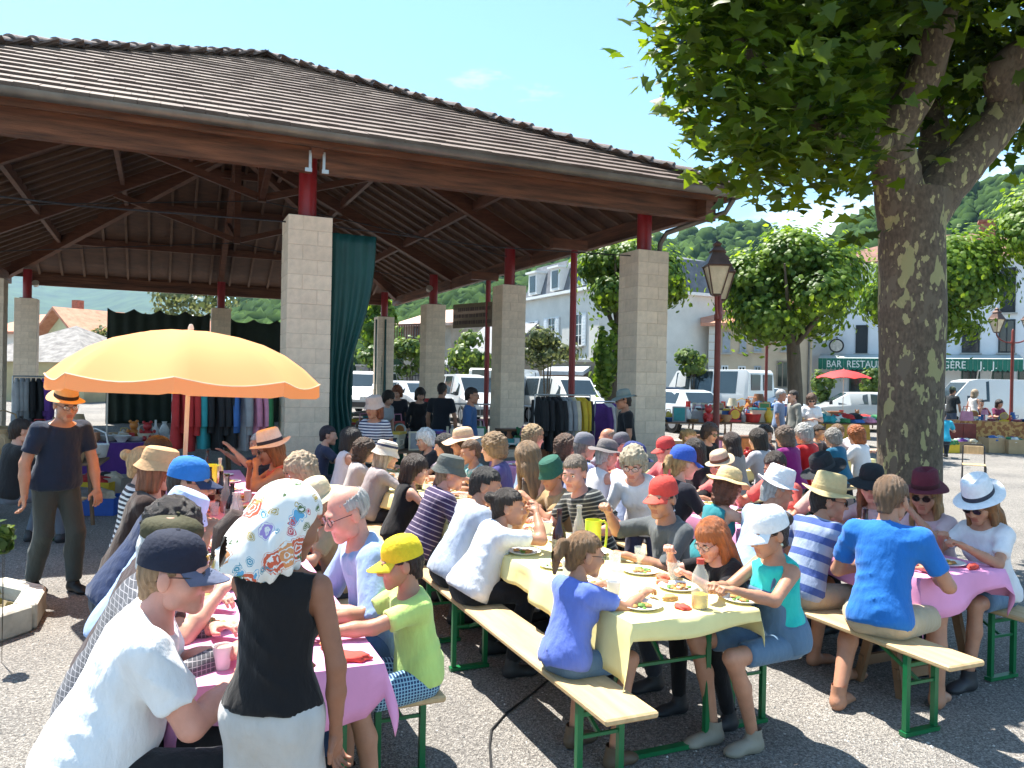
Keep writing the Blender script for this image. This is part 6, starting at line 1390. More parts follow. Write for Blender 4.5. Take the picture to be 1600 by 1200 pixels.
# ================================================================== parasol
def parasol():
    c = PD(285, 600, 6.55); o = tag(empty('parasol', (c.x, c.y, 0)), 'big orange parasol spread over the left pink table', 'parasol'); m = bpy.data.materials.new('orange_canvas'); m.use_nodes = True; MATS['orange_canvas'] = m; nt = m.node_tree; nt.nodes.clear(); L = nt.links.new
    ou = nt.nodes.new('ShaderNodeOutputMaterial'); d = nt.nodes.new('ShaderNodeBsdfDiffuse'); t = nt.nodes.new('ShaderNodeBsdfTranslucent'); x = nt.nodes.new('ShaderNodeMixShader'); d.inputs[0].default_value = (.95, .52, .25, 1); t.inputs[0].default_value = (1.0, .42, .06, 1); x.inputs[0].default_value = .42; L(d.outputs[0], x.inputs[1]); L(t.outputs[0], x.inputs[2]); L(x.outputs[0], ou.inputs[0])
    nseg = 8; sub = 8; rr = 1.06; zr = 1.76; zt = 2.21; prof = [(0.0, 1.0), (.18, .985), (.36, .92), (.55, .80), (.72, .62), (.87, .38), (1.0, .10)]; vs = []; n = nseg * sub
    for q, (r, z) in enumerate(prof):
        for k in range(n):
            a = 2 * math.pi * k / n + .3; u = (k % sub) / sub; sc = 1 - (1 - math.cos(math.pi / nseg)) * math.sin(math.pi * u) * 1.0; dz = -.05 * math.sin(math.pi * u) * r * (.35 + .65 * r); vs.append((r * rr * sc * math.cos(a), r * rr * sc * math.sin(a), zr + (zt - zr) * z + dz))
    b = MB(); b.add(vs, [(i * n + k, i * n + (k + 1) % n, (i + 1) * n + (k + 1) % n, (i + 1) * n + k) for i in range(len(prof) - 1) for k in range(n)]); cn = b.build('canopy', m, o, smooth=True, ang=70)
    # valance flaps
    for s_ in range(nseg):
        q = []; qq = []
        for j in range(sub + 1):
            k = (s_ * sub + j) % n; a = 2 * math.pi * (s_ * sub + j) / n + .3; u = j / sub; e = vs[(len(prof) - 1) * n + k]; q.append(e); hh = .115 - .045 * math.sin(math.pi * u); qq.append((e[0] * 1.004, e[1] * 1.004, e[2] - .13 + .05 * math.sin(math.pi * u) + (.02 if j in (0, sub) else 0)))
        v = MB(); v.add(q + qq, [(j, j + 1, j + 1 + sub + 1, j + sub + 1) for j in range(sub)]); v.build('valance', m, cn, smooth=True); MB().tube([(x * 1.004, y * 1.004, z) for x, y, z in q], .006, 5).build('piping', mat('piping_white', (.9, .62, .38), .6), cn)
    white_m = mat('parasol_pole', (.72, .62, .52), .4); MB().tube([(0, 0, 0), (0, 0, zt + .0)], .018, 12).build('pole', white_m, o, smooth=True); MB().lathe([(.02, zt - .01), (.025, zt + .02), (.015, zt + .05), (0, zt + .055)], 10).build('finial', white_m, o, smooth=True)
    for k in range(nseg):
        a = 2 * math.pi * k / nseg + .3; MB().tube([(0, 0, zt - .03), (.55 * rr * math.cos(a), .55 * rr * math.sin(a), zr + .8 * (zt - zr) - .02), (.99 * rr * math.cos(a), .99 * rr * math.sin(a), zr + .1 * (zt - zr) - .012)], .006, 5).build('rib', white_m, o); MB().tube([(0, 0, 1.72), (.5 * rr * math.cos(a), .5 * rr * math.sin(a), zr + .8 * (zt - zr) - .02)], .005, 5).build('strut', white_m, o)
    o.rotation_euler = (R(-1.5), R(1.0), 0)
    bs = MB().lathe([(0, 0), (.22, 0), (.23, .02), (.20, .05), (.04, .07), (.03, .25), (.02, .25)], 20); bs.build('base', mat('parasol_base', (.3, .3, .3), .8), o, smooth=True)
parasol()
# ================================================================== school chair, planter kerb, cable, far-left bench
def school_chair():
    p = PZ(1507, 766, 0); o = tag(empty('school_chair', (p.x + .22, p.y + .1, 0), R(-28)), 'empty school chair with plywood seat and dark tube frame', 'chair'); tb = mat('chair_tube', (.05, .045, .05), .4, .2, metal=.5); ply = mat('plywood', (.55, .38, .2), .5, .2, 3, stretch=(8, 1, 1))
    b = MB()
    for sx in (-1, 1): b.tube([(sx * .19, -.19, 0), (sx * .185, -.18, .43), (sx * .18, -.13, .45), (sx * .18, .18, .45)], .011, 8); b.tube([(sx * .19, .22, 0), (sx * .18, .18, .45), (sx * .175, .22, .78), (sx * .14, .225, .82), (0, .226, .825)], .011, 8)
    b.build('frame', tb, o, smooth=True); me = bevel_box_mesh('seat', (.37, .37, .014), .005, ply); link('seat', me, o, loc=(0, 0, .465)); me = bevel_box_mesh('backrest', (.32, .012, .15), .005, ply); link('backrest', me, o, loc=(0, .212, .72))
school_chair()
def planter():
    pts = [PZ(36, 955, .16), PZ(20, 905, .16), PZ(-60, 880, .16)]; st_ = mat('kerb_stone', (.50, .47, .40), .9, .2, 6, .3, 30); ringc = PZ(-125, 985, 0); r = 1.0; o = tag(empty('planter', (ringc.x, ringc.y, 0)), 'low stone-edged planting bed with dead leaves at the walking man', 'planter'); N_ = 9
    a0 = Vector((pts[0].x, pts[0].y, 0)) - Vector((ringc.x, ringc.y, 0)); r = a0.length
    for k in range(N_):
        a = math.atan2(a0.y, a0.x) + (k - .35) * 2 * math.pi / N_; me = bevel_box_mesh('kerb_stone', (.16, 2 * r * math.sin(math.pi / N_) * .97, .19), .015, st_); q = link('kerb_stone', me, o, loc=((r - .08) * math.cos(a), (r - .08) * math.sin(a), .095), rz=a)
    MB().lathe([(0, .09), (r - .12, .08), (r - .12, .0)], 24).build('soil', mat('dry_soil', (.14, .11, .07), .95, .4, 14, .8, 40, col2=(.25, .22, .12)), o)
    rng = np.random.RandomState(3); n = 130; P = np.stack([rng.uniform(-r * .8, r * .8, n), rng.uniform(-r * .8, r * .8, n), rng.uniform(.09, .16, n)], 1); P = P[np.hypot(P[:, 0], P[:, 1]) < r * .82]; V, F = foliage(P, rng.normal(size=P.shape) + np.array([0, 0, 1.2]), rng.uniform(.05, .1, len(P)), 'blob', rng); me = np_mesh('ground_plants', V, F, smooth=False); me.materials.append(leafmat('dead_leaf', (.07, .09, .02), (.28, .2, .07), .2, 2)); x = link('ground_plants', me, o); x['kind'] = 'stuff'
planter()
cb = MB().tube([PZ(768, 1205, .008), PZ(765, 1165, .008), PZ(768, 1140, .008), PZ(790, 1115, .008), PZ(830, 1085, .008), PZ(860, 1060, .008), PZ(880, 1010, .008), PZ(960, 960, .008)], .006, 6); tag(cb.build('power_cable', mat('black_rubber', (.012, .012, .013), .6), smooth=True), 'thin black cable snaking over the asphalt under the yellow table', 'cable')
bench(PZ(-10, 845, 0) + Vector((-.2, .3, 0)), R(78), 'bench at the hall edge behind the walking man', 'plank benches along the tables')
# ================================================================== the crowd
# palette
SK = 'fair'; WHT = (.78, .78, .79); NAVY = (.018, .032, .085); BLK = (.012, .012, .014); DEN = (.10, .17, .26); GRYT = (.40, .42, .47); STRAW = (.62, .47, .25); KHK = (.40, .31, .19)
BR = (.055, .028, .015); DBR = (.022, .013, .009); BLD = (.36, .22, .09); GRH = (.38, .37, .36); WHH = (.68, .68, .67); RED = (.36, .10, .025); LBR = (.17, .09, .04)
def on_bench(row, bside, px, ytop=None, fwd=.12, **k):
    """seat a person on a bench so that the head meets photo column px"""
    lean = k.get('lean', 18); sc = k.get('sc', 1.0); best = None
    f = -bside
    tt = k.pop('t', None)
    for i in range(900 if tt is None else 1):
        t = -.35 + i * .01 if tt is None else tt; p = row_pt(row, t, bside * (boff(row, bside) + .02)); hz = SEAT + .095 * sc + .64 * sc * math.cos(R(lean)); off = .58 * sc * math.sin(R(lean)) - .0
        q = p + NV * (f * off); q.z = hz; v = q - CAM; dpt = v.dot(_F); u = 800 + FPX * v.dot(_R) / dpt
        if best is None or abs(u - px) < best[0]: best = (abs(u - px), t, 600 - FPX * v.dot(_U) / dpt, dpt, u)
    t = best[1]; p = row_pt(row, t, bside * (boff(row, bside) + .02))
    if ytop is not None:   # body scale from the height of the head top
        for _ in range(2):
            zt = PD(px, ytop, best[3]).z; sc = min(max((zt - SEAT - .06 - (.04 if k.get('hat') else 0)) / (.80 if not k.get('child') else .80) / (.35 + .65 * math.cos(R(lean))), .66), 1.16)
        k['sc'] = sc
    yaw = RA_ + (math.pi / 2 if bside > 0 else -math.pi / 2) + R(k.pop('turn', 0))
    k.setdefault('res', .0135 if best[3] < 4.6 else (.018 if best[3] < 6.2 else .024))
    if 'arms' not in k:
        e = .06 * math.sin(px); k['arms'] = [(-.17 - e, .40, .80), (.15 - e, .43, .80 + (.12 if int(px) % 3 == 0 else 0))]
    k['group'] = 'diners seated at the long tables'
    return person(k.pop('label'), p.x, p.y, yaw, **k)
def at(px, ytop, z, **k):
    p = PZ(px, ytop, z) if not k.get('d') else PD(px, ytop, k['d']); k.setdefault('res', .0135 if p.y < 4.6 else (.018 if p.y < 7 else .026)); d = k.pop('d', None)
    if d: p = PD(px, ytop, d)
    return person(k.pop('label'), p.x, p.y, R(k.pop('yaw')), z0=gz(p.y), **k)
P_ = lambda **k: k
# ---------------- row A, parasol side (facing the table)
def cap_text(s, col):
    def f(root, c):
        text('cap_lettering', s, .026, mat('thread_%s' % s, col, .7, 0), root, (0, 0, 0), ext=.001, align='CENTER'); o = [x for x in root.children if x.name.startswith('cap_lettering')][0]; o.matrix_local = c['HL'] @ Matrix.Translation((0, .098, .055)) @ Matrix.Rotation(R(180), 4, 'Z') @ Matrix.Rotation(R(72), 4, 'X')
    return f
on_bench('A', -1, 292, 822, t=-0.05, label='stout man in white t-shirt, navy cap and glasses leaning on pink table', lean=23, fat=1.28, top=WHT, bottom='trousers', bcol=(.02, .02, .022), hat='cap', hatc=(.012, .016, .035), hatc2=(.10, .12, .19), glasses='clear', hair='buzz', hcol=(.28, .17, .09), skin='pink', hy=-18, hp=6, arms=[(-.20, .46, .82), (.02, .46, .80)], extra=cap_text('TO', (.6, .35, .03)))
def embroid(root, c):
    b = MB()
on_bench('A', -1, 262, 795, t=0.42, label='man in quilted grey jacket with red print and olive cap', lean=22, top=(.07, .072, .085), pat=('plaid', (.30, .29, .31), .05, .965), sleeve='long', hat='flat_cap', hatc=(.055, .05, .022), hatc2=(.05, .045, .02), hair='short', hcol=WHH, skin='pink', hy=-10, hp=14, fat=1.1)
on_bench('A', -1, 300, 783, t=0.85, label='tousled dark-haired diner just past the olive cap', lean=24, top=(.05, .03, .03), hair='mop', hcol=DBR, hy=10, hp=12)
on_bench('A', -1, 275, 757, t=1.45, label='child in pale blue cloth hat bent over the pink table', lean=30, child=True, sc=.85, top=(.3, .42, .66), hat='bucket', hatc=(.42, .52, .74), hatc2=(.42, .52, .74), hair='short', hcol=LBR, hp=22)
on_bench('A', -1, 252, 704, t=2.05, label='broad man in navy polo with two-tone blue cap and glasses', lean=30, fat=1.22, top=NAVY, hat='cap', hatc=(.02, .16, .48), hatc2=(.018, .03, .075), glasses='clear', hair='buzz', hcol=DBR, skin='tan', hy=-14, hp=8)
on_bench('A', -1, 236, 697, t=2.75, label='woman in dark brown top with rounded straw cloche', lean=16, fem=True, top=(.035, .018, .014), sleeve='long', hat='bucket', hatc=(.58, .34, .17), hatc2=(.5, .3, .15), hair='bob', hcol=(.25, .08, .03), hy=5)
on_bench('A', -1, 214, 703, t=3.3, label='blond diner in black and white striped shirt by the straw cloche', lean=6, fem=True, top=(.70, .70, .70), pat=('stripe', (.03, .03, .04), .035, .5), sleeve='half', hair='bun', hcol=(.5, .32, .16), hy=-12)
on_bench('A', -1, 262, 684, t=3.9, label='dark-haired man at the parasol pole', lean=14, top=(.06, .012, .018), hair='short', hcol=DBR, skin='tan', hy=-30)
# ---------------- row A, other side
def cap_boy(root, c): pass
def boy_print(root, c):
    T = c['T']; q = MB(); rng = random.Random(2)
    p = c['Pp'] + c['up'] * .30 * c['s'] + c['fw'] * .122 * c['s']
    for k in range(7):
        a = p + c['rt'] * rng.uniform(-.06, .06) + c['up'] * rng.uniform(-.10, .08); q.add([tuple(a + c['rt'] * .03 * math.cos(t) + c['up'] * .035 * math.sin(t) + c['fw'] * .004 * math.cos(2 * t)) for t in [k_ * 1.05 for k_ in range(6)]], [(0, 1, 2, 3, 4, 5)])
    q.build('shirt_print', mat('boy_print', (.5, .12, .03), .8, .5, 30, col2=(.03, .03, .04)), root)
on_bench('A', 1, 628, 836, label='boy in yellow cap, lime t-shirt and plaid shorts on bench end', lean=8, child=True, sc=.86, top=(.52, .70, .20), bottom='shorts', bcol=(.02, .05, .13), bpat=('plaid', (.30, .50, .62), .045, .8), hat='cap', hatc=(.78, .58, .02), hatc2=(.80, .62, .03), hair='short', hcol=DBR, skin='tan', hy=-5, hp=10, arms=[(-.12, .42, .80), (.06, .40, .80)], hands='grip', shoes=(.06, .05, .05))
on_bench('A', 1, 548, 762, label='balding man in light blue shirt with glasses', lean=20, fat=1.15, top=(.28, .40, .62), sleeve='half', bcol=(.07, .12, .25), hair='bald', hcol=GRH, glasses='clear', skin='pink', hp=20, hy=8)
on_bench('A', 1, 490, 752, label='woman in woven straw sunhat with flower facing the balding man', lean=18, fem=True, top=(.32, .24, .14), hat='brim', hatc=(.62, .50, .32), hatc2=(.62, .50, .32), hair='bob', hcol=(.3, .2, .12), hp=18, hy=30, glasses='sun', skin='tan')
on_bench('A', 1, 470, 712, label='short grey-blond haired woman in coral top', lean=14, fem=True, top=(.62, .16, .10), hair='mop', hcol=(.42, .30, .19), hp=18, hy=10, skin='tan')
on_bench('A', 1, 424, 676, label='auburn-haired woman in white fedora and sunglasses eating', lean=16, fem=True, top=(.62, .14, .09), sleeve='none', hat='fedora', hatc=(.72, .66, .66), hatc2=(.03, .03, .05), hair='long', hcol=(.30, .10, .03), glasses='sun', skin='tan', hp=12, arms=[(-.10, .30, 1.05), (.05, .34, 1.02)], hands='grip')
on_bench('A', 1, 386, 679, t=6.1, label='grey-haired man in dark shirt raising his open hands', lean=10, top=(.03, .03, .05), sleeve='half', hair='short', hcol=GRH, skin='tan', hp=10, hy=20, arms=[(-.20, .38, 1.05), (.16, .42, .98)], hands='flat')
# ---------------- row B, hall side (backs to us)
def ponytie(root, c): pass
on_bench('B', -1, 955, 842, t=.30, turn=16, label='ponytailed girl in violet-blue t-shirt and denim shorts on bench', lean=12, child=True, fem=True, sc=.8, top=(.135, .20, .62), bottom='shorts', bcol=DEN, hair='tail', hcol=(.20, .105, .045), glasses='clear', skin='tan', hp=10, hy=-22, arms=[(-.16, .38, .79), (.12, .40, .80)], shoes=(.12, .08, .05))
on_bench('B', -1, 803, 766, label='woman in white-grey t-shirt with dark bun, chin on clasped hands', lean=28, fem=True, fat=1.22, top=(.66, .68, .74), bcol=(.013, .014, .018), hair='bun', hcol=DBR, skin='tan', hp=4, hy=-25, arms=[(-.05, .40, 1.02), (.07, .40, 1.01)], hands='grip')
on_bench('B', -1, 760, 731, label='man in pale grey-blue t-shirt with short black hair', lean=26, top=(.42, .48, .58), bcol=(.014, .016, .02), hair='short', hcol=(.012, .009, .008), skin='tan', hp=14, hy=-28, arms=[(-.1, .36, .95), (.15, .42, .8)])
on_bench('B', -1, 704, 708, label='man in purple striped polo and grey bucket hat', lean=24, fat=1.08, top=(.045, .03, .085), pat=('stripe', (.36, .30, .38), .036, .2), hat='bucket', hatc=(.10, .11, .10), hatc2=(.16, .17, .15), hair='buzz', hcol=(.3, .2, .13), skin='pink', hp=8, hy=-18)
on_bench('B', -1, 652, 715, label='dark-haired woman in sleeveless black top next to the bucket hat man', lean=16, fem=True, top=BLK, sleeve='none', hair='bob', hcol=(.03, .015, .01), hp=12, hy=-25)
on_bench('B', -1, 606, 689, label='person in taupe shirt and navy-striped cream bucket hat', lean=20, fem=True, fat=1.1, top=(.34, .30, .31), sleeve='long', hat='striped_bucket', hatc=(.66, .60, .52), hatc2=(.03, .04, .09), hair='bob', hcol=(.45, .36, .26), hp=10)
on_bench('B', -1, 572, 690, label='curly brown-haired person in cream jacket', lean=14, fem=True, top=(.48, .44, .43), sleeve='long', hair='curly', hcol=BR, hp=8)
on_bench('B', -1, 549, 671, label='woman with black bob in white sleeveless top', lean=10, fem=True, top=(.72, .70, .74), sleeve='none', hair='bob', hcol=(.012, .01, .012), hp=6, hy=-15)
on_bench('B', -1, 514, 668, label='man in slate navy t-shirt against the front pillar', lean=12, top=(.05, .055, .10), hair='short', hcol=(.03, .02, .03), hp=6, hy=-15)
# ---------------- row B, tree side (facing us/left)
def overall(root, c):
    m = cloth(DEN); up, fw, rt, P0, s = c['up'], c['fw'], c['rt'], c['Pp'], c['s']
    def pt(u, f, r): return tuple(P0 + up * u * s + fw * f * s + rt * r * s)
    for sx in (-1, 1): b = MB(); q = [pt(.33, .125, sx * .085), pt(.41, .088, sx * .088), pt(.462, .03, sx * .088), pt(.465, -.04, sx * .085), pt(.40, -.098, sx * .072), pt(.28, -.118, sx * .05), pt(.14, -.125, sx * .03)]; b.tube(q, .014, 6); b.build('strap', m, root, smooth=True)
    b = MB(); b.add(*[[tuple(c['HL'] @ Vector(v)) for v in a] if i == 0 else [tuple(f) for f in a] for i, a in enumerate(uvs((-.088, -.008, -.048), (.007, .007, .009), 8, 5))]); b.build('earring', mat('earring_pearl', (.55, .62, .5), .3), root, smooth=True)
on_bench('B', 1, 1203, 793, label='girl in denim overalls and white cap with bun, cutting food', lean=8, fem=True, sc=.95, top=(.03, .50, .45), sleeve='none', bottom='shorts', bcol=DEN, hat='cap', hatc=WHT, hatc2=(.80, .80, .81), hair='bun', hcol=(.03, .017, .012), glasses='sun', skin='tan', hp=16, hy=-4, arms=[(-.16, .42, .86), (.02, .40, .84)], hands='grip', extra=overall, overall=cloth(DEN), shoes=(.28, .25, .2), legs=[((-.12, .40, .52), (-.05, .20, .085)), ((.14, .42, .53), (.10, .33, .085))])
on_bench('B', 1, 1108, 816, label='red-haired girl with fringe and glasses in black t-shirt', lean=22, fem=True, child=True, sc=.9, top=(.014, .013, .016), bcol=BLK, hair='longfringe', hcol=RED, glasses='clear', skin='pink', hp=26, hy=12, arms=[(-.12, .40, .84), (.10, .38, .92)], hands='grip')
on_bench('B', 1, 1036, 743, label='man in grey sweater and red cap raising one hand', lean=8, top=(.10, .11, .115), sleeve='half', hat='cap', hatc=(.62, .06, .045), hatc2=(.66, .09, .06), glasses='sun', hair='buzz', hcol=DBR, skin='tan', hp=6, hy=22, arms=[(-.05, .36, .80), (.20, .36, 1.03)], hands='grip')
on_bench('B', 1, 908, 715, label='grey-haired man in black striped polo with wristwatch, leaning across', lean=14, fat=1.1, top=(.022, .025, .028), pat=('stripe', (.22, .22, .20), .03, .3), hair='short', hcol=(.16, .12, .09), skin='pink', hp=12, hy=35, side=8, arms=[(-.30, .22, .80), (.16, .40, .82)])
on_bench('B', 1, 864, 713, label='boy in tan shirt and dark green hat', lean=12, child=True, sc=.9, top=(.36, .24, .12), hat='bucket', hatc=(.02, .10, .07), hatc2=(.06, .16, .13), hair='short', hcol=LBR, skin='tan', hp=22, hy=15, arms=[(-.05, .34, .92), (.08, .34, .9)])
on_bench('B', 1, 826, 694, label='woman with long sunlit brown hair beside the green hat boy', lean=14, fem=True, top=(.10, .08, .07), sleeve='none', hair='longloose', hcol=(.20, .12, .06), hp=16, hy=-75)
on_bench('B', 1, 774, 681, label='fluffy light-brown haired woman in violet t-shirt', lean=10, fem=True, top=(.09, .08, .24), hair='fluffy', hcol=(.26, .16, .08), hp=8, hy=-20, turn=-25)
on_bench('B', 1, 736, 690, label='boy with short brown hair in teal patterned shirt', lean=12, child=True, sc=.92, top=(.15, .36, .38), pat=('print', (.55, .62, .6), .05, .53), hair='short', hcol=(.13, .07, .035), skin='tan', hp=12)
on_bench('B', 1, 724, 671, label='woman in wide pinkish straw sunhat with glasses', lean=8, fem=True, top=(.42, .24, .26), hat='sunhat', hatc=(.62, .42, .27), hatc2=(.55, .33, .25), hair='bob', hcol=BR, glasses='clear', skin='tan', hp=4, hy=-10)
on_bench('B', 1, 694, 682, label='woman with black fringe and patterned blouse under the sunhat brim', lean=10, fem=True, top=(.30, .22, .27), pat=('print', (.5, .42, .46), .03, .5), hair='bob', hcol=(.012, .01, .011), hp=10, hy=-20)
on_bench('B', 1, 664, 673, label='white-haired person in black waistcoat near the sailor-striped woman', lean=14, fem=True, top=(.02, .02, .025), hair='mop', hcol=WHH, hp=14, hy=10)
# ---------------- row C, hall side
on_bench('C', -1, 1408, 748, label='man in bright blue t-shirt and beige shorts seen from behind', lean=14, top=(.02, .155, .50), bottom='shorts', bcol=(.46, .38, .26), hair='short', hcol=(.15, .085, .045), glasses='clear', skin='tan', hp=10, hy=-8, fat=.94, turn=26, arms=[(-.13, .36, .80), (.16, .38, .79)], shoes=None, legs=[((-.22, .26, .50), (-.20, -.06, .085)), ((.20, .40, .52), (.22, .36, .085))])
on_bench('C', -1, 1296, 744, label='man in blue and grey striped t-shirt and straw trilby', lean=22, top=(.30, .36, .50), pat=('stripe', (.06, .10, .30), .105, .42), bottom='shorts', bcol=(.38, .31, .22), hat='straw_fedora', hatc=(.56, .44, .22), hatc2=(.50, .38, .19), hair='short', hcol=DBR, glasses='sun', skin='tan', hp=8, hy=-35, shoes=None)
on_bench('C', -1, 1216, 733, label='man in pale blue t-shirt and crumpled white fedora', lean=24, fat=1.12, top=(.34, .47, .66), hat='fedora_small', hatc=(.74, .74, .76), hatc2=(.70, .70, .73), hair='buzz', hcol=GRH, skin='tan', hp=16, hy=-25)
on_bench('C', -1, 1140, 734, label='woman in turquoise sundress with broad straw hat and curls', lean=18, fem=True, fat=1.12, top=(.03, .22, .25), sleeve='none', hat='brim', hatc=(.64, .48, .24), hatc2=(.6, .44, .2), hair='curly', hcol=(.14, .045, .02), skin='fair', hp=16, hy=10, neckz=-.04)
on_bench('C', -1, 1066, 694, label='person in royal blue cap with blond ponytail', lean=14, fem=True, top=(.02, .02, .03), hat='cap', hatc=(.03, .09, .42), hatc2=(.03, .08, .38), hair='tail', hcol=BLD, hp=8)
on_bench('C', -1, 990, 688, label='man in pale blue checked shirt and dark navy cap', lean=16, fat=1.1, top=(.52, .58, .76), sleeve='half', hat='cap', hatc=(.03, .045, .16), hatc2=(.03, .04, .13), hair='buzz', hcol=GRH, skin='pink', hp=10, hy=-25)
on_bench('C', -1, 948, 688, label='person in white vest and grey wide bush hat', lean=14, top=(.72, .70, .71), sleeve='none', hat='brim', hatc=(.17, .15, .15), hatc2=(.1, .09, .09), hair='short', hcol=GRH, skin='pink', hp=10)
on_bench('C', -1, 912, 674, label='man in blue shirt and faded grey cap', lean=10, top=(.26, .30, .52), hat='cap', hatc=(.16, .16, .19), hatc2=(.14, .14, .17), hair='short', hcol=(.2, .17, .15), hp=8)
on_bench('C', -1, 884, 684, label='curly brunette beyond the grey cap man', lean=8, fem=True, top=(.12, .12, .2), hair='curly', hcol=(.10, .05, .03), hp=8)
on_bench('C', -1, 832, 668, label='woman with sunlit blond curls at the far end of tables', lean=6, fem=True, top=(.3, .42, .58), hair='fluffy', hcol=(.33, .22, .11), hp=8)
# ---------------- row C, tree side
on_bench('C', 1, 1530, 752, label='long-haired girl in white top and white fedora with black band', lean=14, fem=True, top=(.76, .74, .76), hat='fedora', hatc=(.78, .79, .82), hatc2=(.035, .04, .06), hair='longloose', hcol=(.24, .105, .035), glasses='sun', skin='tan', hp=26, hy=8, arms=[(-.10, .42, .88), (.08, .38, .90)], hands='grip', bottom='shorts', bcol=DEN)
on_bench('C', 1, 1445, 742, label='blond girl in pale pink top and maroon hat', lean=14, fem=True, top=(.66, .48, .50), hat='fedora', hatc=(.11, .014, .028), hatc2=(.06, .01, .016), hair='longloose', hcol=(.38, .22, .085), glasses='sun', skin='tan', hp=8, hy=25, arms=[(-.06, .34, 1.02), (.12, .42, .82)])
on_bench('C', 1, 1362, 730, label='girl with straight auburn hair in floppy black hat and sunglasses', lean=12, fem=True, top=(.58, .44, .44), hat='floppy', hatc=(.014, .015, .018), hatc2=(.012, .012, .014), hair='longloose', hcol=(.22, .09, .035), glasses='sun', skin='fair', hp=4, hy=40)
on_bench('C', 1, 1288, 714, label='person in studded black wide-brimmed hat', lean=14, top=(.5, .36, .30), hat='wide_band', hatc=(.016, .018, .022), hatc2=(.04, .045, .05), hair='short', hcol=DBR, skin='tan', hp=20, hy=0)
on_bench('C', 1, 1212, 709, label='dark-haired man in salmon t-shirt', lean=14, fat=1.1, top=(.62, .12, .10), hair='short', hcol=(.03, .018, .012), skin='tan', hp=22, hy=15)
on_bench('C', 1, 1124, 706, label='person in brown-crowned cream hat and salmon shirt', lean=14, top=(.58, .17, .15), hat='boater', hatc=(.50, .38, .26), hatc2=(.16, .07, .04), hair='short', hcol=BR, skin='tan', hp=16, hy=12)
on_bench('C', 1, 1084, 690, label='diner in black jacket past the royal blue cap', lean=12, fem=True, top=BLK, sleeve='long', hair='bob', hcol=DBR, hp=12)
on_bench('C', 1, 1040, 681, label='person in faded red cap', lean=12, top=(.5, .12, .12), hat='cap', hatc=(.52, .06, .055), hatc2=(.5, .06, .05), hair='short', hcol=DBR, hp=10)
on_bench('C', 1, 970, 675, label='person in dark grey peaked cap and glasses', lean=10, top=(.42, .14, .16), hat='cap', hatc=(.11, .11, .13), hatc2=(.09, .09, .11), hair='short', hcol=GRH, glasses='clear', skin='pink', hp=8)
on_bench('C', 1, 950, 672, label='sunburnt bald man among the grey caps', lean=8, top=(.3, .3, .34), hair='bald', hcol=(.3, .2, .15), skin='tan', hp=10)
# ---------------- standing and leaning near the tables
at(1010, 684, 1.46, label='older woman in white blouse and glasses half standing between rows', yaw=150, seat=None, fem=True, sc=.84, lean=30, top=(.74, .74, .78), sleeve='half', hair='mop', hcol=(.40, .33, .23), glasses='clear', skin='pink', hp=22, hy=10, bcol=(.05, .05, .09), d=6.0)
HWX = PD(440, 772, 2.55)
def scarf_tail(root, c):
    b = MB(); b.tube([tuple(c['HL'] @ Vector(p)) for p in ((-.03, -.12, -.02), (-.045, -.165, -.03), (-.055, -.185, -.08), (-.05, -.178, -.15), (-.045, -.165, -.19))], [.018, .032, .034, .022, .004], 10); b.build('hair', hairmat((.05, .02, .012)), root, smooth=True)
person('woman in floral headscarf and black sleeveless top standing at pink table', HWX.x + .01, HWX.y - .06, R(-10), seat=None, sc=.865, lean=7, fem=True, fat=.93, top=(.012, .011, .012), sleeve='none', bottom='skirt', bcol=(.50, .48, .46), hat='scarf', hair=None, hcol=(.05, .02, .012), skin='brown', hp=20, hy=-38, arms=[(-.10, .34, .86), (.19, .04, .70)], res=.012, neckz=-.015, hem=.015, extra=scarf_tail)
MX = PZ(86, 925, 0)
def backpack(root, c): pass
person('man in dark navy t-shirt, jeans and straw trilby walking', MX.x + .0, MX.y, R(-122), seat=None, sc=1.0, lean=10, fat=1.16, top=(.014, .024, .05), bcol=(.05, .058, .055), hat='straw_fedora', hatc=(.66, .38, .15), hatc2=(.03, .015, .01), glasses='clear', skin='tan', hair='short', hcol=GRH, hp=14, hy=-8, arms=[(-.24, .22, .76), (.30, .05, .76)], res=.015, legs=[((-.10, .12, .50), (-.10, .10, .085)), ((.10, .0, .50), (.10, -.16, .09))], shoes=(.012, .012, .012))
# backpack-like dark figure seated on the bench behind him
at(18, 690, 1.30, label='person in dark clothes with a bag seated behind the walking man', yaw=-40, lean=8, top=(.02, .02, .022), sleeve='long', bcol=(.13, .15, .19), hair='short', hcol=DBR, d=8.3)
at(586, 627, 1.66, label='woman in sailor-striped top and pink-banded hat standing by curtain', yaw=165, seat=None, fem=True, sc=.93, lean=2, top=(.64, .64, .68), pat=('stripe', (.03, .04, .10), .034, .5), hat='bucket', hatc=(.55, .42, .36), hatc2=(.45, .06, .14), hair='bob', hcol=(.20, .06, .025), skin='tan', hy=-15, d=9.6)
at(737, 598, 1.76, label='man in blue shirt and glasses looking right under the hall', yaw=-95, seat=None, lean=0, top=(.05, .11, .25), sleeve='half', bcol=(.05, .08, .16), hair='short', hcol=DBR, glasses='clear', skin='tan', hp=6, d=12.8)
at(691, 590, 1.8, label='man in black t-shirt and jeans seen from behind under hall', yaw=-15, seat=None, lean=0, sc=1.04, top=(.02, .022, .03), bcol=(.06, .09, .14), hair='buzz', hcol=DBR, skin='tan', d=14.5)
at(656, 600, 1.7, label='dark-haired woman in black jacket browsing the stall', yaw=200, seat=None, fem=True, sc=.96, lean=4, top=(.02, .018, .02), sleeve='long', hair='bob', hcol=DBR, hp=22, d=15.5)
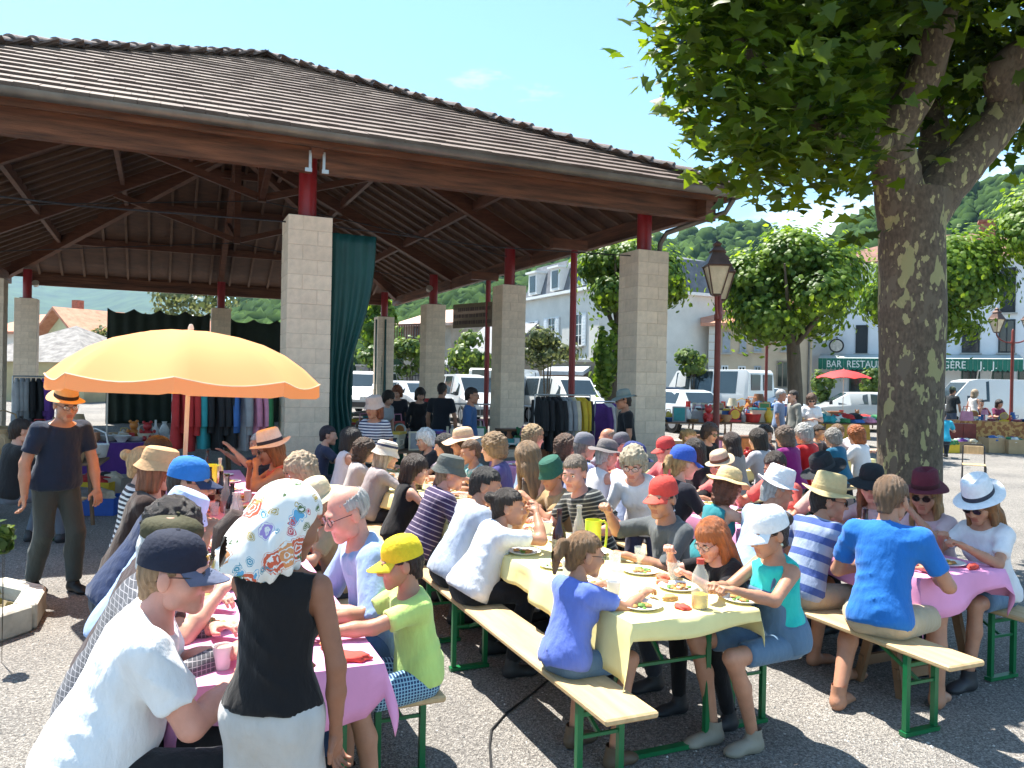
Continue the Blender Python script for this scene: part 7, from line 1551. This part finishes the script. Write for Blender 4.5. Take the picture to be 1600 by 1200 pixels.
at(622, 602, 1.68, label='red-haired woman in dark jacket at the stall', yaw=170, seat=None, fem=True, sc=.96, lean=4, top=(.025, .022, .03), sleeve='long', hair='curly', hcol=(.22, .06, .02), hp=25, d=16.5)
at(597, 610, 1.66, label='dark-haired browser in pale top bending over bric-a-brac', yaw=-120, seat=None, fem=True, sc=.95, lean=14, top=(.4, .4, .42), hair='bob', hcol=DBR, hp=28, d=14.2)
at(978, 608, 1.78, label='man in black t-shirt, sunglasses and grey-green bush hat', yaw=95, seat=None, lean=2, fat=1.1, top=(.012, .013, .016), hat='brim', hatc=(.21, .25, .23), hatc2=(.18, .22, .2), glasses='sun', hair='buzz', hcol=DBR, skin='tan', hp=8, d=11.6)
at(1219, 603, 1.74, label='grey-haired man in blue shirt carrying a dark coat', yaw=-120, seat=None, lean=2, top=(.18, .25, .40), bcol=(.1, .1, .12), hair='short', hcol=GRH, skin='tan', d=17.5)
at(1242, 605, 1.74, label='person in grey jacket in the chatting trio', yaw=95, seat=None, lean=3, top=(.21, .21, .19), sleeve='long', bcol=(.14, .17, .23), hair='short', hcol=DBR, d=17)
at(1268, 609, 1.68, label='woman in white t-shirt with shoulder bag looking at her hands', yaw=165, seat=None, fem=True, sc=.96, lean=3, top=(.74, .74, .76), bcol=(.05, .09, .17), hair='bob', hcol=(.09, .04, .02), glasses='sun', hp=22, arms=[(-.05, .28, 1.12), (.07, .28, 1.1)], d=17)
at(1487, 611, 1.74, label='person in dark t-shirt and green cap at the van stall', yaw=-60, seat=None, lean=4, top=(.03, .035, .04), bcol=(.07, .1, .16), hat='cap', hatc=(.08, .10, .06), hair='short', hcol=DBR, skin='tan', d=25)
at(1521, 615, 1.66, label='woman in white sleeveless top behind the van stall', yaw=-70, seat=None, fem=True, sc=.96, lean=6, top=(.74, .70, .70), sleeve='none', bcol=(.07, .12, .2), hair='bob', hcol=(.35, .26, .18), d=25)
at(1531, 623, 1.36, label='seated man in maroon shirt at the van stall', yaw=170, lean=8, seat=.46, top=(.12, .02, .035), hair='short', hcol=DBR, skin='tan', d=25.5)
at(1558, 629, 1.3, label='seated woman in dark pink top near the lamp post', yaw=190, lean=8, seat=.46, fem=True, top=(.16, .03, .08), hair='bob', hcol=DBR, skin='tan', d=25.5)
at(1474, 655, 1.22, label='person in turquoise t-shirt sitting beside the tree trunk', yaw=-20, lean=16, seat=.36, top=(.03, .36, .52), hair='short', hcol=DBR, d=20)
# ---------------- the back row behind the great trunk
def back(px, ytop, sd, t, label, **k):
    best = None
    for i in range(560):
        t = -.4 + i * .01; p = D0 + DD * t + DN * sd * .64; q = p - DN * sd * .16; q.z = 1.15; v = q - CAM; u = 800 + FPX * v.dot(_R) / v.dot(_F)
        if best is None or abs(u - px) < best[0]: best = (abs(u - px), t, v.dot(_F))
    p = D0 + DD * best[1] + DN * sd * .64; zt = PD(px, ytop, best[2]).z; k['sc'] = min(max((zt - SEAT - .06) / .79, .85), 1.15)
    yaw = math.atan2(-DN.y * sd, -DN.x * sd) - math.pi / 2; person(label, p.x, p.y, yaw, res=.024, group='diners seated at the long tables', lean=k.pop('lean', 12), **k)
back(1138, 678, -1, 0, 'girl with very long dark hair in grey top, back row', fem=True, top=(.3, .27, .26), hair='long', hcol=(.035, .018, .014), sleeve='none', hp=8)
back(1180, 672, -1, .6, 'dark-bobbed person in light grey t-shirt, back row', fem=True, top=(.45, .45, .50), hair='bob', hcol=DBR, hp=10)
back(1222, 669, -1, 1.2, 'person in magenta top with pinned curly hair', fem=True, fat=1.15, top=(.22, .015, .16), hair='curly', hcol=(.12, .08, .06), sleeve='long', hp=10)
back(1252, 664, -1, 1.7, 'white-haired person in bright red top', fem=True, fat=1.15, top=(.50, .015, .02), hair='mop', hcol=GRH, hp=10)
back(1297, 672, -1, 2.3, 'grey-haired woman in teal blouse, back row', fem=True, fat=1.1, top=(.015, .12, .22), hair='mop', hcol=(.25, .23, .21), sleeve='long', hp=12)
back(1334, 668, -1, 2.9, 'ginger-haired woman in white t-shirt beside the trunk', fem=True, fat=1.15, top=(.72, .71, .74), hair='curly', hcol=(.33, .09, .02), hp=12)
back(1112, 664, 1, 0, 'woman in black with sunglasses facing the tables', fem=True, top=BLK, hair='fluffy', hcol=(.07, .04, .03), glasses='sun', hp=14)
back(1082, 673, 1, -.3, 'blond pinned-up hair diner in black, back row', fem=True, top=BLK, hair='bun', hcol=BLD, hp=8)
back(1200, 668, 1, 1, 'woman in dark top with brown curls facing the grey t-shirt', fem=True, top=(.08, .05, .06), hair='curly', hcol=DBR, hp=10)
back(1284, 666, 1, 1, 'dark-haired diner facing the red top', top=(.05, .04, .05), hair='short', hcol=DBR, skin='tan', hp=10)
back(1313, 666, 1, 1, 'woman with light brown hair facing the white t-shirt', fem=True, top=(.5, .38, .36), hair='bob', hcol=LBR, hp=14)
back(1362, 684, 1, 1, 'person in pale shirt half hidden by the trunk', top=(.55, .55, .6), hair='short', hcol=LBR, hp=14)
# ================================================================== flea-market stalls
rg = random.Random(77)
CN = {'white': (.68, .67, .64), 'cream': (.60, .52, .38), 'brown': (.17, .08, .04), 'tan': (.42, .28, .15), 'blue': (.05, .14, .38), 'red': (.42, .03, .03), 'green': (.04, .18, .07), 'yellow': (.62, .42, .04), 'black': (.02, .02, .022), 'grey': (.28, .28, .29), 'orange': (.58, .20, .04), 'purple': (.14, .05, .26), 'pink': (.55, .22, .32), 'teal': (.03, .26, .28), 'copper': (.38, .15, .07)}
def cm(c): return mat('ware_' + c, CN[c], .45, .15, 8)
ITEM = {}
def imesh(kind):
    if kind in ITEM: return ITEM[kind]
    b = MB(); n = 14; sm = True
    if kind == 'vase': b.lathe([(0, 0), (.05, 0), (.075, .08), (.085, .14), (.05, .22), (.03, .25), (.045, .29), (.04, .29), (.02, .25), (0, .24)], n)
    elif kind == 'bowl': b.lathe([(0, 0), (.05, 0), (.055, .015), (.12, .08), (.125, .085), (.11, .075), (.04, .02), (0, .018)], n)
    elif kind == 'jug': b.lathe([(0, 0), (.06, 0), (.08, .06), (.075, .14), (.05, .19), (.06, .23), (.055, .23), (.04, .19), (0, .18)], n); b.tube([(.075, 0, .15), (.13, 0, .16), (.13, 0, .09), (.08, 0, .06)], .010, 6)
    elif kind == 'dish_stack':
        for k in range(4): b.lathe([(0, k * .016), (.07, k * .016), (.13, k * .016 + .022), (.132, k * .016 + .026), (.07, k * .016 + .010), (0, k * .016 + .010)], n)
    elif kind == 'glass_bottle': b.lathe([(0, 0), (.04, 0), (.042, .15), (.016, .21), (.015, .28), (.018, .285), (0, .286)], n)
    elif kind == 'book_stack':
        z = 0; q = random.Random(4); sm = False
        for k in range(5): h = q.uniform(.02, .045); b.box((q.uniform(-.01, .01), q.uniform(-.01, .01), z + h / 2), (.15 + q.uniform(-.02, .03), .21 + q.uniform(-.02, .02), h - .002), k % 2, q.uniform(-.2, .2)); z += h
    elif kind == 'table_lamp': b.lathe([(0, 0), (.07, 0), (.07, .015), (.02, .04), (.035, .12), (.015, .22), (.012, .25)], n); b.lathe([(.13, .22), (.08, .40), (.078, .40), (.127, .22)], n, mi=1)
    elif kind == 'picture_frame': sm = False; b.box((0, 0, .17), (.30, .025, .34)); b.box((0, -.014, .17), (.24, .01, .28), 1); b.bar((0, .012, .25), (0, .14, 0.005), .03, .01)
    elif kind == 'clock': b.box((0, 0, .02), (.22, .1, .04)); b.lathe([(0, -.04), (.1, -.04), (.1, .04), (0, .04)], 18, M=Matrix.Translation((0, 0, .14)) @ Matrix.Rotation(R(90), 4, 'X')); b.lathe([(0, 0), (.082, 0), (.082, .004), (0, .004)], 18, mi=1, M=Matrix.Translation((0, -.045, .14)) @ Matrix.Rotation(R(90), 4, 'X'))
    elif kind == 'basket': b.lathe([(0, 0), (.11, 0), (.12, .01), (.15, .14), (.155, .15), (.14, .14), (.105, .02), (0, .018)], n); b.tube([(.15, 0, .14), (.12, 0, .28), (0, 0, .33), (-.12, 0, .28), (-.15, 0, .14)], .009, 6)
    elif kind == 'soft_toy':
        for c, r in (((0, 0, .09), .085), ((0, -.01, .22), .065), ((.05, 0, .28), .025), ((-.05, 0, .28), .025), ((.06, -.07, .04), .04), ((-.06, -.07, .04), .04), ((.09, -.03, .14), .03), ((-.09, -.03, .14), .03)): b.add(*[list(map(tuple, q)) for q in uvs(c, (r, r, r), 10, 7)])
    elif kind == 'storage_box': sm = False; b.box((0, 0, .10), (.36, .26, .20), taper=1.06); b.box((0, 0, .215), (.40, .30, .03), 1)
    elif kind == 'toy_truck':
        sm = False; b.box((0, 0, .05), (.26, .11, .03)); b.box((.08, 0, .10), (.09, .11, .09)); b.box((-.05, 0, .10), (.15, .11, .07), 1)
        for x in (-.08, .08):
            for y in (-.05, .05): b.tube([(x, y - .012, .028), (x, y + .012, .028)], .028, 10, 1)
    elif kind == 'handbag': sm = False; b.box((0, 0, .12), (.30, .12, .24), taper=.8); b.tube([(-.10, 0, .23), (-.08, 0, .36), (.08, 0, .36), (.10, 0, .23)], .010, 6, 1)
    elif kind == 'kettle': b.lathe([(0, 0), (.08, 0), (.10, .05), (.08, .12), (.03, .15), (.02, .17), (0, .175)], n); b.tube([(.09, 0, .06), (.15, 0, .10), (.17, 0, .14)], [.02, .014, .01], 6); b.tube([(-.07, 0, .12), (-.05, 0, .2), (.05, 0, .2), (.07, 0, .12)], .008, 6, 1)
    elif kind == 'shoe_pair': b.add(*[list(map(tuple, q)) for q in foot_template('shoe')]); v, f = foot_template('shoe'); v = v.copy(); v[:, 0] += .12; v[:, 1] += .03; b.add(list(map(tuple, v)), list(map(tuple, f)))
    ITEM[kind] = b.mesh(kind, (), smooth=sm, ang=45); return ITEM[kind]
KIND_CAT = {'dish_stack': 'plates', 'glass_bottle': 'bottle', 'book_stack': 'books', 'table_lamp': 'lamp', 'picture_frame': 'picture', 'soft_toy': 'soft toy', 'storage_box': 'box', 'toy_truck': 'toy', 'shoe_pair': 'shoes'}
USED = {}
def item(kind, col, p, rz_, where, sc=1.0, group='bric-a-brac for sale'):
    me = imesh(kind); o = link(kind, me, None, loc=p, rz=rz_); o.scale = (sc, sc, sc); c2 = rg.choice(list(CN))
    while len(me.materials) < 2: me.materials.append(cm('grey'))
    for q, m_ in enumerate((cm(col), cm(c2))): o.material_slots[q].link = 'OBJECT'; o.material_slots[q].material = m_
    return tag(o, '%s %s %s' % (col, kind.replace('_', ' '), where), KIND_CAT.get(kind, kind), group)
BROWN_T = mat('stall_wood', (.17, .10, .055), .7, .3, 3, .2, 20)
def stall(px, d, w_, dep, yaw, clothc, label, where, n, kinds, cols, drop=.55, ht=.75, seed=1, hmul=1.0, z0=None):
    p = G(px, d); rz_ = R(yaw); q = random.Random(seed); o = tag(empty('stall_table', p, rz_), label, 'table', 'flea-market tables'); link('tabletop', bevel_box_mesh('tabletop', (w_, dep, .03), .005, BROWN_T), o, loc=(0, 0, ht - .015))
    for sx in (-1, 1):
        for sy in (-1, 1): MB().bar((sx * (w_ / 2 - .08), sy * (dep / 2 - .06), 0), (sx * (w_ / 2 - .14), sy * (dep / 2 - .08), ht - .03), .035, .035).build('leg', BROWN_T, o)
    if clothc:
        hw, hd = w_ / 2 + .02, dep / 2 + .02; vs = []; ns = 22
        def ring(z, e):
            r_ = []
            for a, b_ in (((-hw, -hd), (hw, -hd)), ((hw, -hd), (hw, hd)), ((hw, hd), (-hw, hd)), ((-hw, hd), (-hw, -hd))):
                for k in range(ns): t = k / ns; x = a[0] + (b_[0] - a[0]) * t; y = a[1] + (b_[1] - a[1]) * t; f_ = e * (1 + .6 * math.sin(len(r_) * 1.1 + seed)); l = math.hypot(x, y); r_.append((x + x / l * f_, y + y / l * f_, z))
            return r_
        R0 = ring(ht + .004, 0); R1 = ring(ht - drop * .4, .02); R2 = ring(ht - drop, .04); m_ = len(R0); b = MB(); b.add(R0 + R1 + R2, [(i, (i + 1) % m_, (i + 1) % m_ + m_, i + m_) for i in range(m_)] + [(i + m_, (i + 1) % m_ + m_, (i + 1) % m_ + 2 * m_, i + 2 * m_) for i in range(m_)] + [tuple(range(m_))]); b.build('cloth', clothc, o, smooth=True, ang=50)
    Mx = Matrix.Translation(p) @ Matrix.Rotation(rz_, 4, 'Z'); placed = []
    for k in range(n):
        for _ in range(12):
            x, y = q.uniform(-w_ / 2 + .12, w_ / 2 - .12), q.uniform(-dep / 2 + .10, dep / 2 - .10)
            if all(math.hypot(x - a, y - b_) > .17 for a, b_ in placed): break
        placed.append((x, y)); v = Mx @ Vector((x, y, ht + .006)); item(q.choice(kinds), q.choice(cols), v, q.uniform(-.6, .6) + rz_, where, q.uniform(.8, 1.25) * hmul)
    return o
CER = ['vase', 'bowl', 'jug', 'dish_stack', 'kettle', 'glass_bottle', 'basket', 'dish_stack', 'bowl']; MIX = CER + ['book_stack', 'picture_frame', 'table_lamp', 'clock', 'soft_toy', 'storage_box', 'toy_truck', 'handbag']; ALLC = list(CN)
stall(30, 9.6, 1.9, .8, 20, None, 'table crowded with crockery behind the walking man', 'on the crockery table behind the walking man', 24, CER, ['white', 'white', 'grey', 'cream', 'blue', 'tan'], seed=1, hmul=1.15)
stall(-10, 12.5, 2.2, .8, 25, None, 'second crockery table at the left pillars', 'on the table beside the left pillars', 18, CER, ['white', 'grey', 'brown', 'tan'], seed=2, hmul=1.2)
stall(165, 12.6, 1.7, .8, 24, cloth((.10, .035, .20)), 'stall table under a purple cloth behind the parasol', 'on the purple-clothed stall', 12, MIX, ['brown', 'copper', 'white', 'red', 'orange', 'purple'], seed=3, drop=.62)
stall(275, 13.2, 1.9, .8, 24, None, 'stall table of white china seen past the parasol pole', 'on the white china stall', 18, CER, ['white', 'white', 'white', 'cream', 'teal'], seed=4)
stall(555, 14.6, 2.0, .8, 24, cloth((.03, .10, .05)), 'cluttered stall under green cloth beyond the tied curtain', 'on the green-clothed stall', 18, MIX, ['brown', 'black', 'white', 'red', 'purple', 'pink', 'grey'], seed=5)
stall(650, 12.2, 1.5, .7, 22, None, 'brown wooden table with framed pictures behind the sailor-striped woman', 'on the brown picture table', 12, ['picture_frame', 'glass_bottle', 'jug', 'picture_frame', 'vase', 'storage_box'], ['white', 'brown', 'blue', 'black', 'cream'], seed=6)
stall(620, 18.5, 2.6, .9, 24, None, 'far stall near the corner pillar with mixed goods', 'on the far corner stall', 20, MIX, ALLC, seed=7, hmul=1.2)
stall(790, 13.3, 2.6, .8, 22, None, 'low dark stall full of oddments at second pillar', 'on the dark stall at second pillar', 26, MIX, ['brown', 'green', 'black', 'purple', 'white', 'grey', 'copper'], seed=8)
stall(912, 13.6, 2.0, .8, 18, None, 'stall below the clothes rail with small goods', 'on the stall below the black jackets', 18, MIX, ['brown', 'tan', 'white', 'copper', 'grey'], seed=9, ht=.6)
FL = ['orange', 'yellow', 'brown', 'white', 'tan', 'cream', 'red', 'blue', 'grey']
stall(1065, 20.5, 2.4, .8, 8, None, 'sunlit bric-a-brac table beside the corner pillar', 'on the sunlit table beside corner pillar', 24, MIX, FL, seed=10, hmul=1.3)
stall(1145, 21, 2.4, .8, -4, None, 'sunlit stall of baskets and crates at the lamp post', 'on the stall at the lamp post', 24, MIX, FL, seed=11, hmul=1.35)
stall(1190, 24, 2.2, .8, 0, None, 'stall in front of the pale blue car', 'on the stall before the pale blue car', 18, MIX, FL, seed=12, hmul=1.3)
stall(1300, 23, 1.8, .8, -5, mat('yellow_cloth', (.5, .33, .06), .8), 'yellow stall table below the red parasol', 'on the yellow stall', 12, MIX, ['black', 'grey', 'brown', 'white', 'red'], seed=13)
def oc():
    m = cloth((.62, .34, .12), 'print', (.38, .15, .06), .10, .50); return m
stall(1553, 23.6, 2.2, .9, -4, oc(), 'table under orange patterned cloth before the white panel van', 'on the orange patterned stall', 16, MIX, ['red', 'white', 'pink', 'yellow', 'blue', 'white'], seed=14, drop=.55)
# clothes heaps
HC = ['purple', 'blue', 'white', 'pink', 'black', 'teal', 'red', 'grey', 'cream', 'green']
def heap(px, d, n, w_, label, seed, zb=0.0, cat='clothes'):
    q = random.Random(seed); p = Vector(G(px, d))
    for k in range(n):
        c = q.choice(HC); lump('folded_clothes', p + Vector((q.uniform(-w_, w_), q.uniform(-.35, .35), zb + q.uniform(0, .14) * (k > n * .5))), (q.uniform(.16, .3), q.uniform(.12, .22), q.uniform(.07, .14)), mat('heap_' + c, CN[c], .9, .3, 9, .5, 18), '%s garment crumpled in %s' % (c, label), 'clothes', 'second-hand clothes in heaps', seed * 10 + k)
tbl = stall(1340, 21.5, 2.2, 1.0, -4, None, 'table buried under second-hand clothes left of the great trunk', '', 0, MIX, ALLC, seed=15); heap(1340, 21.5, 20, 1.0, 'the clothes heap beside the great trunk', 3, .755)
# boxes on the ground at the right
card = mat('cardboard', (.46, .31, .17), .85, .1, 5)
def cardboard(px, d, w_, h, dep, col, label, fill):
    p = Vector(G(px, d)); o = tag(empty('open_box', p, R(rg.uniform(-6, 6))), label, 'box', 'boxes on the ground'); b = MB(); t = .012
    for sx in (-1, 1): b.box((sx * (w_ / 2 - t / 2), 0, h / 2 + .003), (t, dep, h)); b.box((0, sx * (dep / 2 - t / 2), h / 2 + .003), (w_ - 2 * t, t, h))
    b.box((0, 0, .01), (w_ - 2 * t, dep - 2 * t, .012)); b.build('box_wall', col, o)
    for k in range(5): c = rg.choice(HC); lump('folded_clothes', p + Vector((rg.uniform(-w_ * .3, w_ * .3), rg.uniform(-dep * .2, dep * .2), h * .75)), (.16, .13, .10), mat('heap_' + c, CN[c], .9, .3, 9, .5, 18), '%s cloth spilling from %s' % (c, fill), 'clothes', 'second-hand clothes in heaps', k + int(px))
cardboard(1556, 21.8, .62, .40, .45, card, 'plain cardboard box of clothes nearest the school chair', 'the plain cardboard box'); cardboard(1590, 21.6, .62, .38, .45, card, 'cardboard box with pale goods beside the other box', 'the box with pale goods'); cardboard(1478, 21.5, .6, .28, .4, mat('yellow_plastic', (.62, .42, .02), .5), 'yellow crate of magazines at the tree trunk', 'the yellow crate'); cardboard(1512, 21.6, .6, .30, .4, mat('brown_crate', (.28, .2, .11), .8), 'brown crate between yellow crate and cardboard', 'the brown crate'); cardboard(1048, 17.5, .6, .55, .5, card, 'tall cardboard carton next to corner pillar', 'the tall carton')
cardboard(165, 11.2, .75, .38, .5, mat('grey_crate', (.36, .33, .28), .8), 'grey crate on the ground under the purple cloth', 'the grey crate'); cardboard(140, 10.4, .85, .22, .5, mat('blue_crate', (.02, .09, .42), .5), 'blue plastic crate behind the walking man', 'the blue crate'); cardboard(138, 11.0, .85, .34, .4, mat('yellow_plastic', (.62, .42, .02), .5), 'yellow tray behind the blue crate', 'the yellow tray')
rc = Vector(G(1500, 22.6)); o = tag(empty('cabinet', rc, 0), 'dark red cabinet on the ground beside the turquoise t-shirt', 'cabinet'); MB().box((0, 0, .36), (.75, .4, .72)).build('carcass', mat('cabinet_red', (.20, .03, .02), .5, .2), o)
for sx in (-1, 1): MB().box((sx * .18, -.206, .36), (.34, .016, .64)).build('door', mat('cabinet_red', (.20, .03, .02), .5, .2), o)
# wicker chair-like crates at lamp
for px, d, c, lb in ((1100, 19, 'tan', 'tan chest standing in front of the lamp post stall'), (1130, 18.6, 'brown', 'brown chest standing beside the lamp post'), (1170, 19, 'orange', 'orange chest beside the sunlit stall')):
    p = Vector(G(px, d)); o = tag(empty('chest', p, R(rg.uniform(-25, 25))), lb, 'chest', 'boxes on the ground'); MB().box((0, 0, .25), (.5, .38, .5)).build('carcass', cm(c), o); MB().box((0, 0, .53), (.54, .42, .05)).build('lid', cm('brown'), o)
# ground clutter
for k in range(46):
    px = rg.uniform(1045, 1215); d = rg.uniform(17, 20.2); p = G(px, d); item(rg.choice(MIX + ['shoe_pair']), rg.choice(FL), Vector(p), rg.random() * 6, 'on the ground around the lamp post', rg.uniform(.9, 1.5))
for k in range(34):
    px = rg.uniform(700, 960); d = rg.uniform(11.6, 12.8); p = G(px, d); item(rg.choice(MIX), rg.choice(['brown', 'green', 'black', 'white', 'copper', 'grey']), Vector(p), rg.random() * 6, 'on the ground at the second pillar', rg.uniform(1, 1.7))
# clothes rails with hanging garments
def garment_mesh(seed):
    q = random.Random(seed); vs = []; n = 18; nz = 12; L_ = q.uniform(.6, .9)
    for j in range(nz + 1):
        t = j / nz; hw = .06 + (.20 - .06) * min(1, t / .12) if t < .12 else .20 + .04 * t; dp = .025 + .05 * min(1, t * 3) + .01 * math.sin(t * 9 + seed)
        for k in range(n): a = 2 * math.pi * k / n; fold = 1 + .16 * math.sin(a * 5 + seed + t * 2) * t; vs.append((dp * fold * math.cos(a), hw * math.sin(a) * (1 + .05 * math.sin(a * 7 + seed)), -t * L_))
    b = MB(); b.add(vs, [(j * n + k, j * n + (k + 1) % n, (j + 1) * n + (k + 1) % n, (j + 1) * n + k) for j in range(nz) for k in range(n)] + [tuple(range(n)), tuple(range(nz * n + n - 1, nz * n - 1, -1))])
    for sy in (-1, 1): b.tube([(0, sy * .19, -.07), (.01, sy * .25, -.3), (.015, sy * .25, -.55)], [.05, .045, .04], 8)
    return b.mesh('garment', (), smooth=True, ang=70)
GM = [garment_mesh(k) for k in range(4)]
def rail(px, d, w_, yaw, ht, cols, label, where, sp=.085):
    p = Vector(G(px, d)); rz_ = R(yaw); o = tag(empty('clothes_rail', p, rz_), label, 'clothes rail', 'clothes rails'); b = MB(); b.tube([(-w_ / 2, 0, ht), (w_ / 2, 0, ht)], .013, 8)
    for sx in (-1, 1): b.tube([(sx * w_ / 2, 0, 0.02), (sx * w_ / 2, 0, ht)], .013, 8); b.tube([(sx * w_ / 2, -.25, .02), (sx * w_ / 2, .25, .02)], .013, 8)
    b.build('frame', steel, o, smooth=True); Mx = Matrix.Translation(p) @ Matrix.Rotation(rz_, 4, 'Z'); n = int(w_ / sp)
    for k in range(n):
        c = cols[k * len(cols) // n]; me = GM[k % 4]; g_ = link('garment', me, None, loc=Mx @ Vector((-w_ / 2 + .06 + (w_ - .12) * k / max(n - 1, 1), 0, ht - .03)), rz=rz_ + rg.uniform(-.2, .2)); 
        while len(me.materials) < 1: me.materials.append(cm('grey'))
        g_.material_slots[0].link = 'OBJECT'; g_.material_slots[0].material = mat('garment_' + c, CN[c], .9, .2, 4, .3, 18); tag(g_, '%s garment on hanger on the %s' % (c, where), 'clothes', 'clothes on the rails')
rail(880, 13.2, 1.0, 20, 1.62, ['black', 'black', 'black', 'grey', 'cream', 'yellow', 'black'], 'clothes rail of black jackets at second pillar', 'rail of black jackets')
rail(946, 14.2, .5, 40, 1.5, ['purple', 'white', 'purple'], 'short rail of purple clothes by the corner pillar', 'short rail by the corner pillar')
rail(350, 11.0, 1.3, 24, 1.72, ['red', 'red', 'teal', 'black', 'black', 'blue', 'grey', 'pink', 'green'], 'long clothes rail behind the parasol beside front pillar', 'rail behind the parasol')
rail(52, 13.6, .6, 30, 1.75, ['grey', 'black', 'purple'], 'short clothes rail by the far left pillars', 'rail by the far left pillars')
# white frilly parasol inside, red parasol outside
def small_parasol(px, py, d, r, col, label, zt, frill=False):
    p = PD(px, py, d); o = tag(empty('sunshade', (p.x, p.y, gz(p.y))), label, 'parasol'); n = 24; b = MB(); prof = [(0, 0), (.5, -.10), (.85, -.24), (1.0, -.36)]; vs = []
    for q, (a_, z) in enumerate(prof):
        for k in range(n): a = 2 * math.pi * k / n; vs.append((r * a_ * math.cos(a), r * a_ * math.sin(a), zt + z * r + (.05 * abs(math.sin(a * 4)) * (q == 3))))
    b.add(vs, [(i * n + k, i * n + (k + 1) % n, (i + 1) * n + (k + 1) % n, (i + 1) * n + k) for i in range(3) for k in range(n)]); b.build('canopy', col, o, smooth=True); MB().tube([(0, 0, 0), (0, 0, zt + .05)], .014, 8).build('pole', mat('parasol_pole', (.72, .62, .52), .4), o)
small_parasol(1318, 590, 26, .85, mat('red_canvas', (.55, .03, .03), .7), 'small red parasol over the yellow stall', 2.2); small_parasol(168, 612, 13.0, .42, mat('white_lace', (.66, .64, .62), .8), 'white frilly parasol over the purple-clothed stall', 1.72)
# street barrier
def barrier(px, d, yaw, label):
    o = tag(empty('crowd_barrier', G(px, d), R(yaw)), label, 'barrier', 'metal crowd barriers'); b = MB(); b.tube([(-1, 0, .12), (-1, 0, 1.02), (-.92, 0, 1.1), (.92, 0, 1.1), (1, 0, 1.02), (1, 0, .12)], .02, 8); b.tube([(-1, 0, .25), (1, 0, .25)], .016, 6); b.build('frame', steel, o, smooth=True)
    for k in range(15): MB().tube([(-.9 + k * .1286, 0, .25), (-.9 + k * .1286, 0, 1.1)], .008, 5).build('bar', steel, o)
    for sx in (-1, 1): MB().bar((sx * .8, -.3, .02), (sx * .8, .3, .02), .05, .03).build('foot', steel, o); MB().tube([(sx * .8, 0, .02), (sx * .8, 0, .26)], .015, 6).build('stub', steel, o)
barrier(835, 20.0, 4, 'grey crowd barrier right of second pillar'); barrier(720, 20.5, 4, 'grey crowd barrier left of second pillar')
# translucent banner between the thin post and the hall
A = PD(706, 600, 21.5); B = PD(768, 600, 20.4); zt_, zb_ = PD(740, 474, 21).z, PD(740, 512, 21).z; bn_ = tag(empty('banner', (A.x, A.y, 0), math.atan2(B.y - A.y, B.x - A.x)), 'brown net banner with faded lettering hung at the thin red post', 'banner'); bw = (B - A).length
MB().box((bw / 2, 0, (zt_ + zb_) / 2), (bw, .01, zt_ - zb_)).build('cloth', mat('banner_net', (.20, .15, .10), .8, .1, 5, alpha=.86), bn_)
q = random.Random(5)
for r_, (fx0, fx1) in enumerate(((.15, .95), (.05, .9), (.06, .97))):
    x = fx0 * bw; z = zt_ - (zt_ - zb_) * (.24 + .27 * r_)
    while x < fx1 * bw: l = q.uniform(.04, .09); MB().box((x, -.0085, z), (l * .7, .004, (zt_ - zb_) * .15)).build('faded_mark', mat('banner_ink', (.09, .06, .05), .8), bn_); x += l
# ================================================================== haze: even pale air round the whole scene
hz = MB().box((0, 1750, 299), (9000, 5000, 602)).build('haze', None); hz.data.materials.clear()
hm = bpy.data.materials.new('haze_air'); hm.use_nodes = True; hn = hm.node_tree; hn.nodes.clear(); ho = hn.nodes.new('ShaderNodeOutputMaterial'); hp_ = hn.nodes.new('ShaderNodeVolumePrincipled'); hp_.inputs['Color'].default_value = (.45, .72, 1, 1); hp_.inputs['Density'].default_value = .00013; hp_.inputs['Anisotropy'].default_value = .2; hn.links.new(hp_.outputs[0], ho.inputs['Volume']); hz.data.materials.append(hm)
tag(hz, 'thin blue summer haze over the valley', 'haze', kind='stuff')
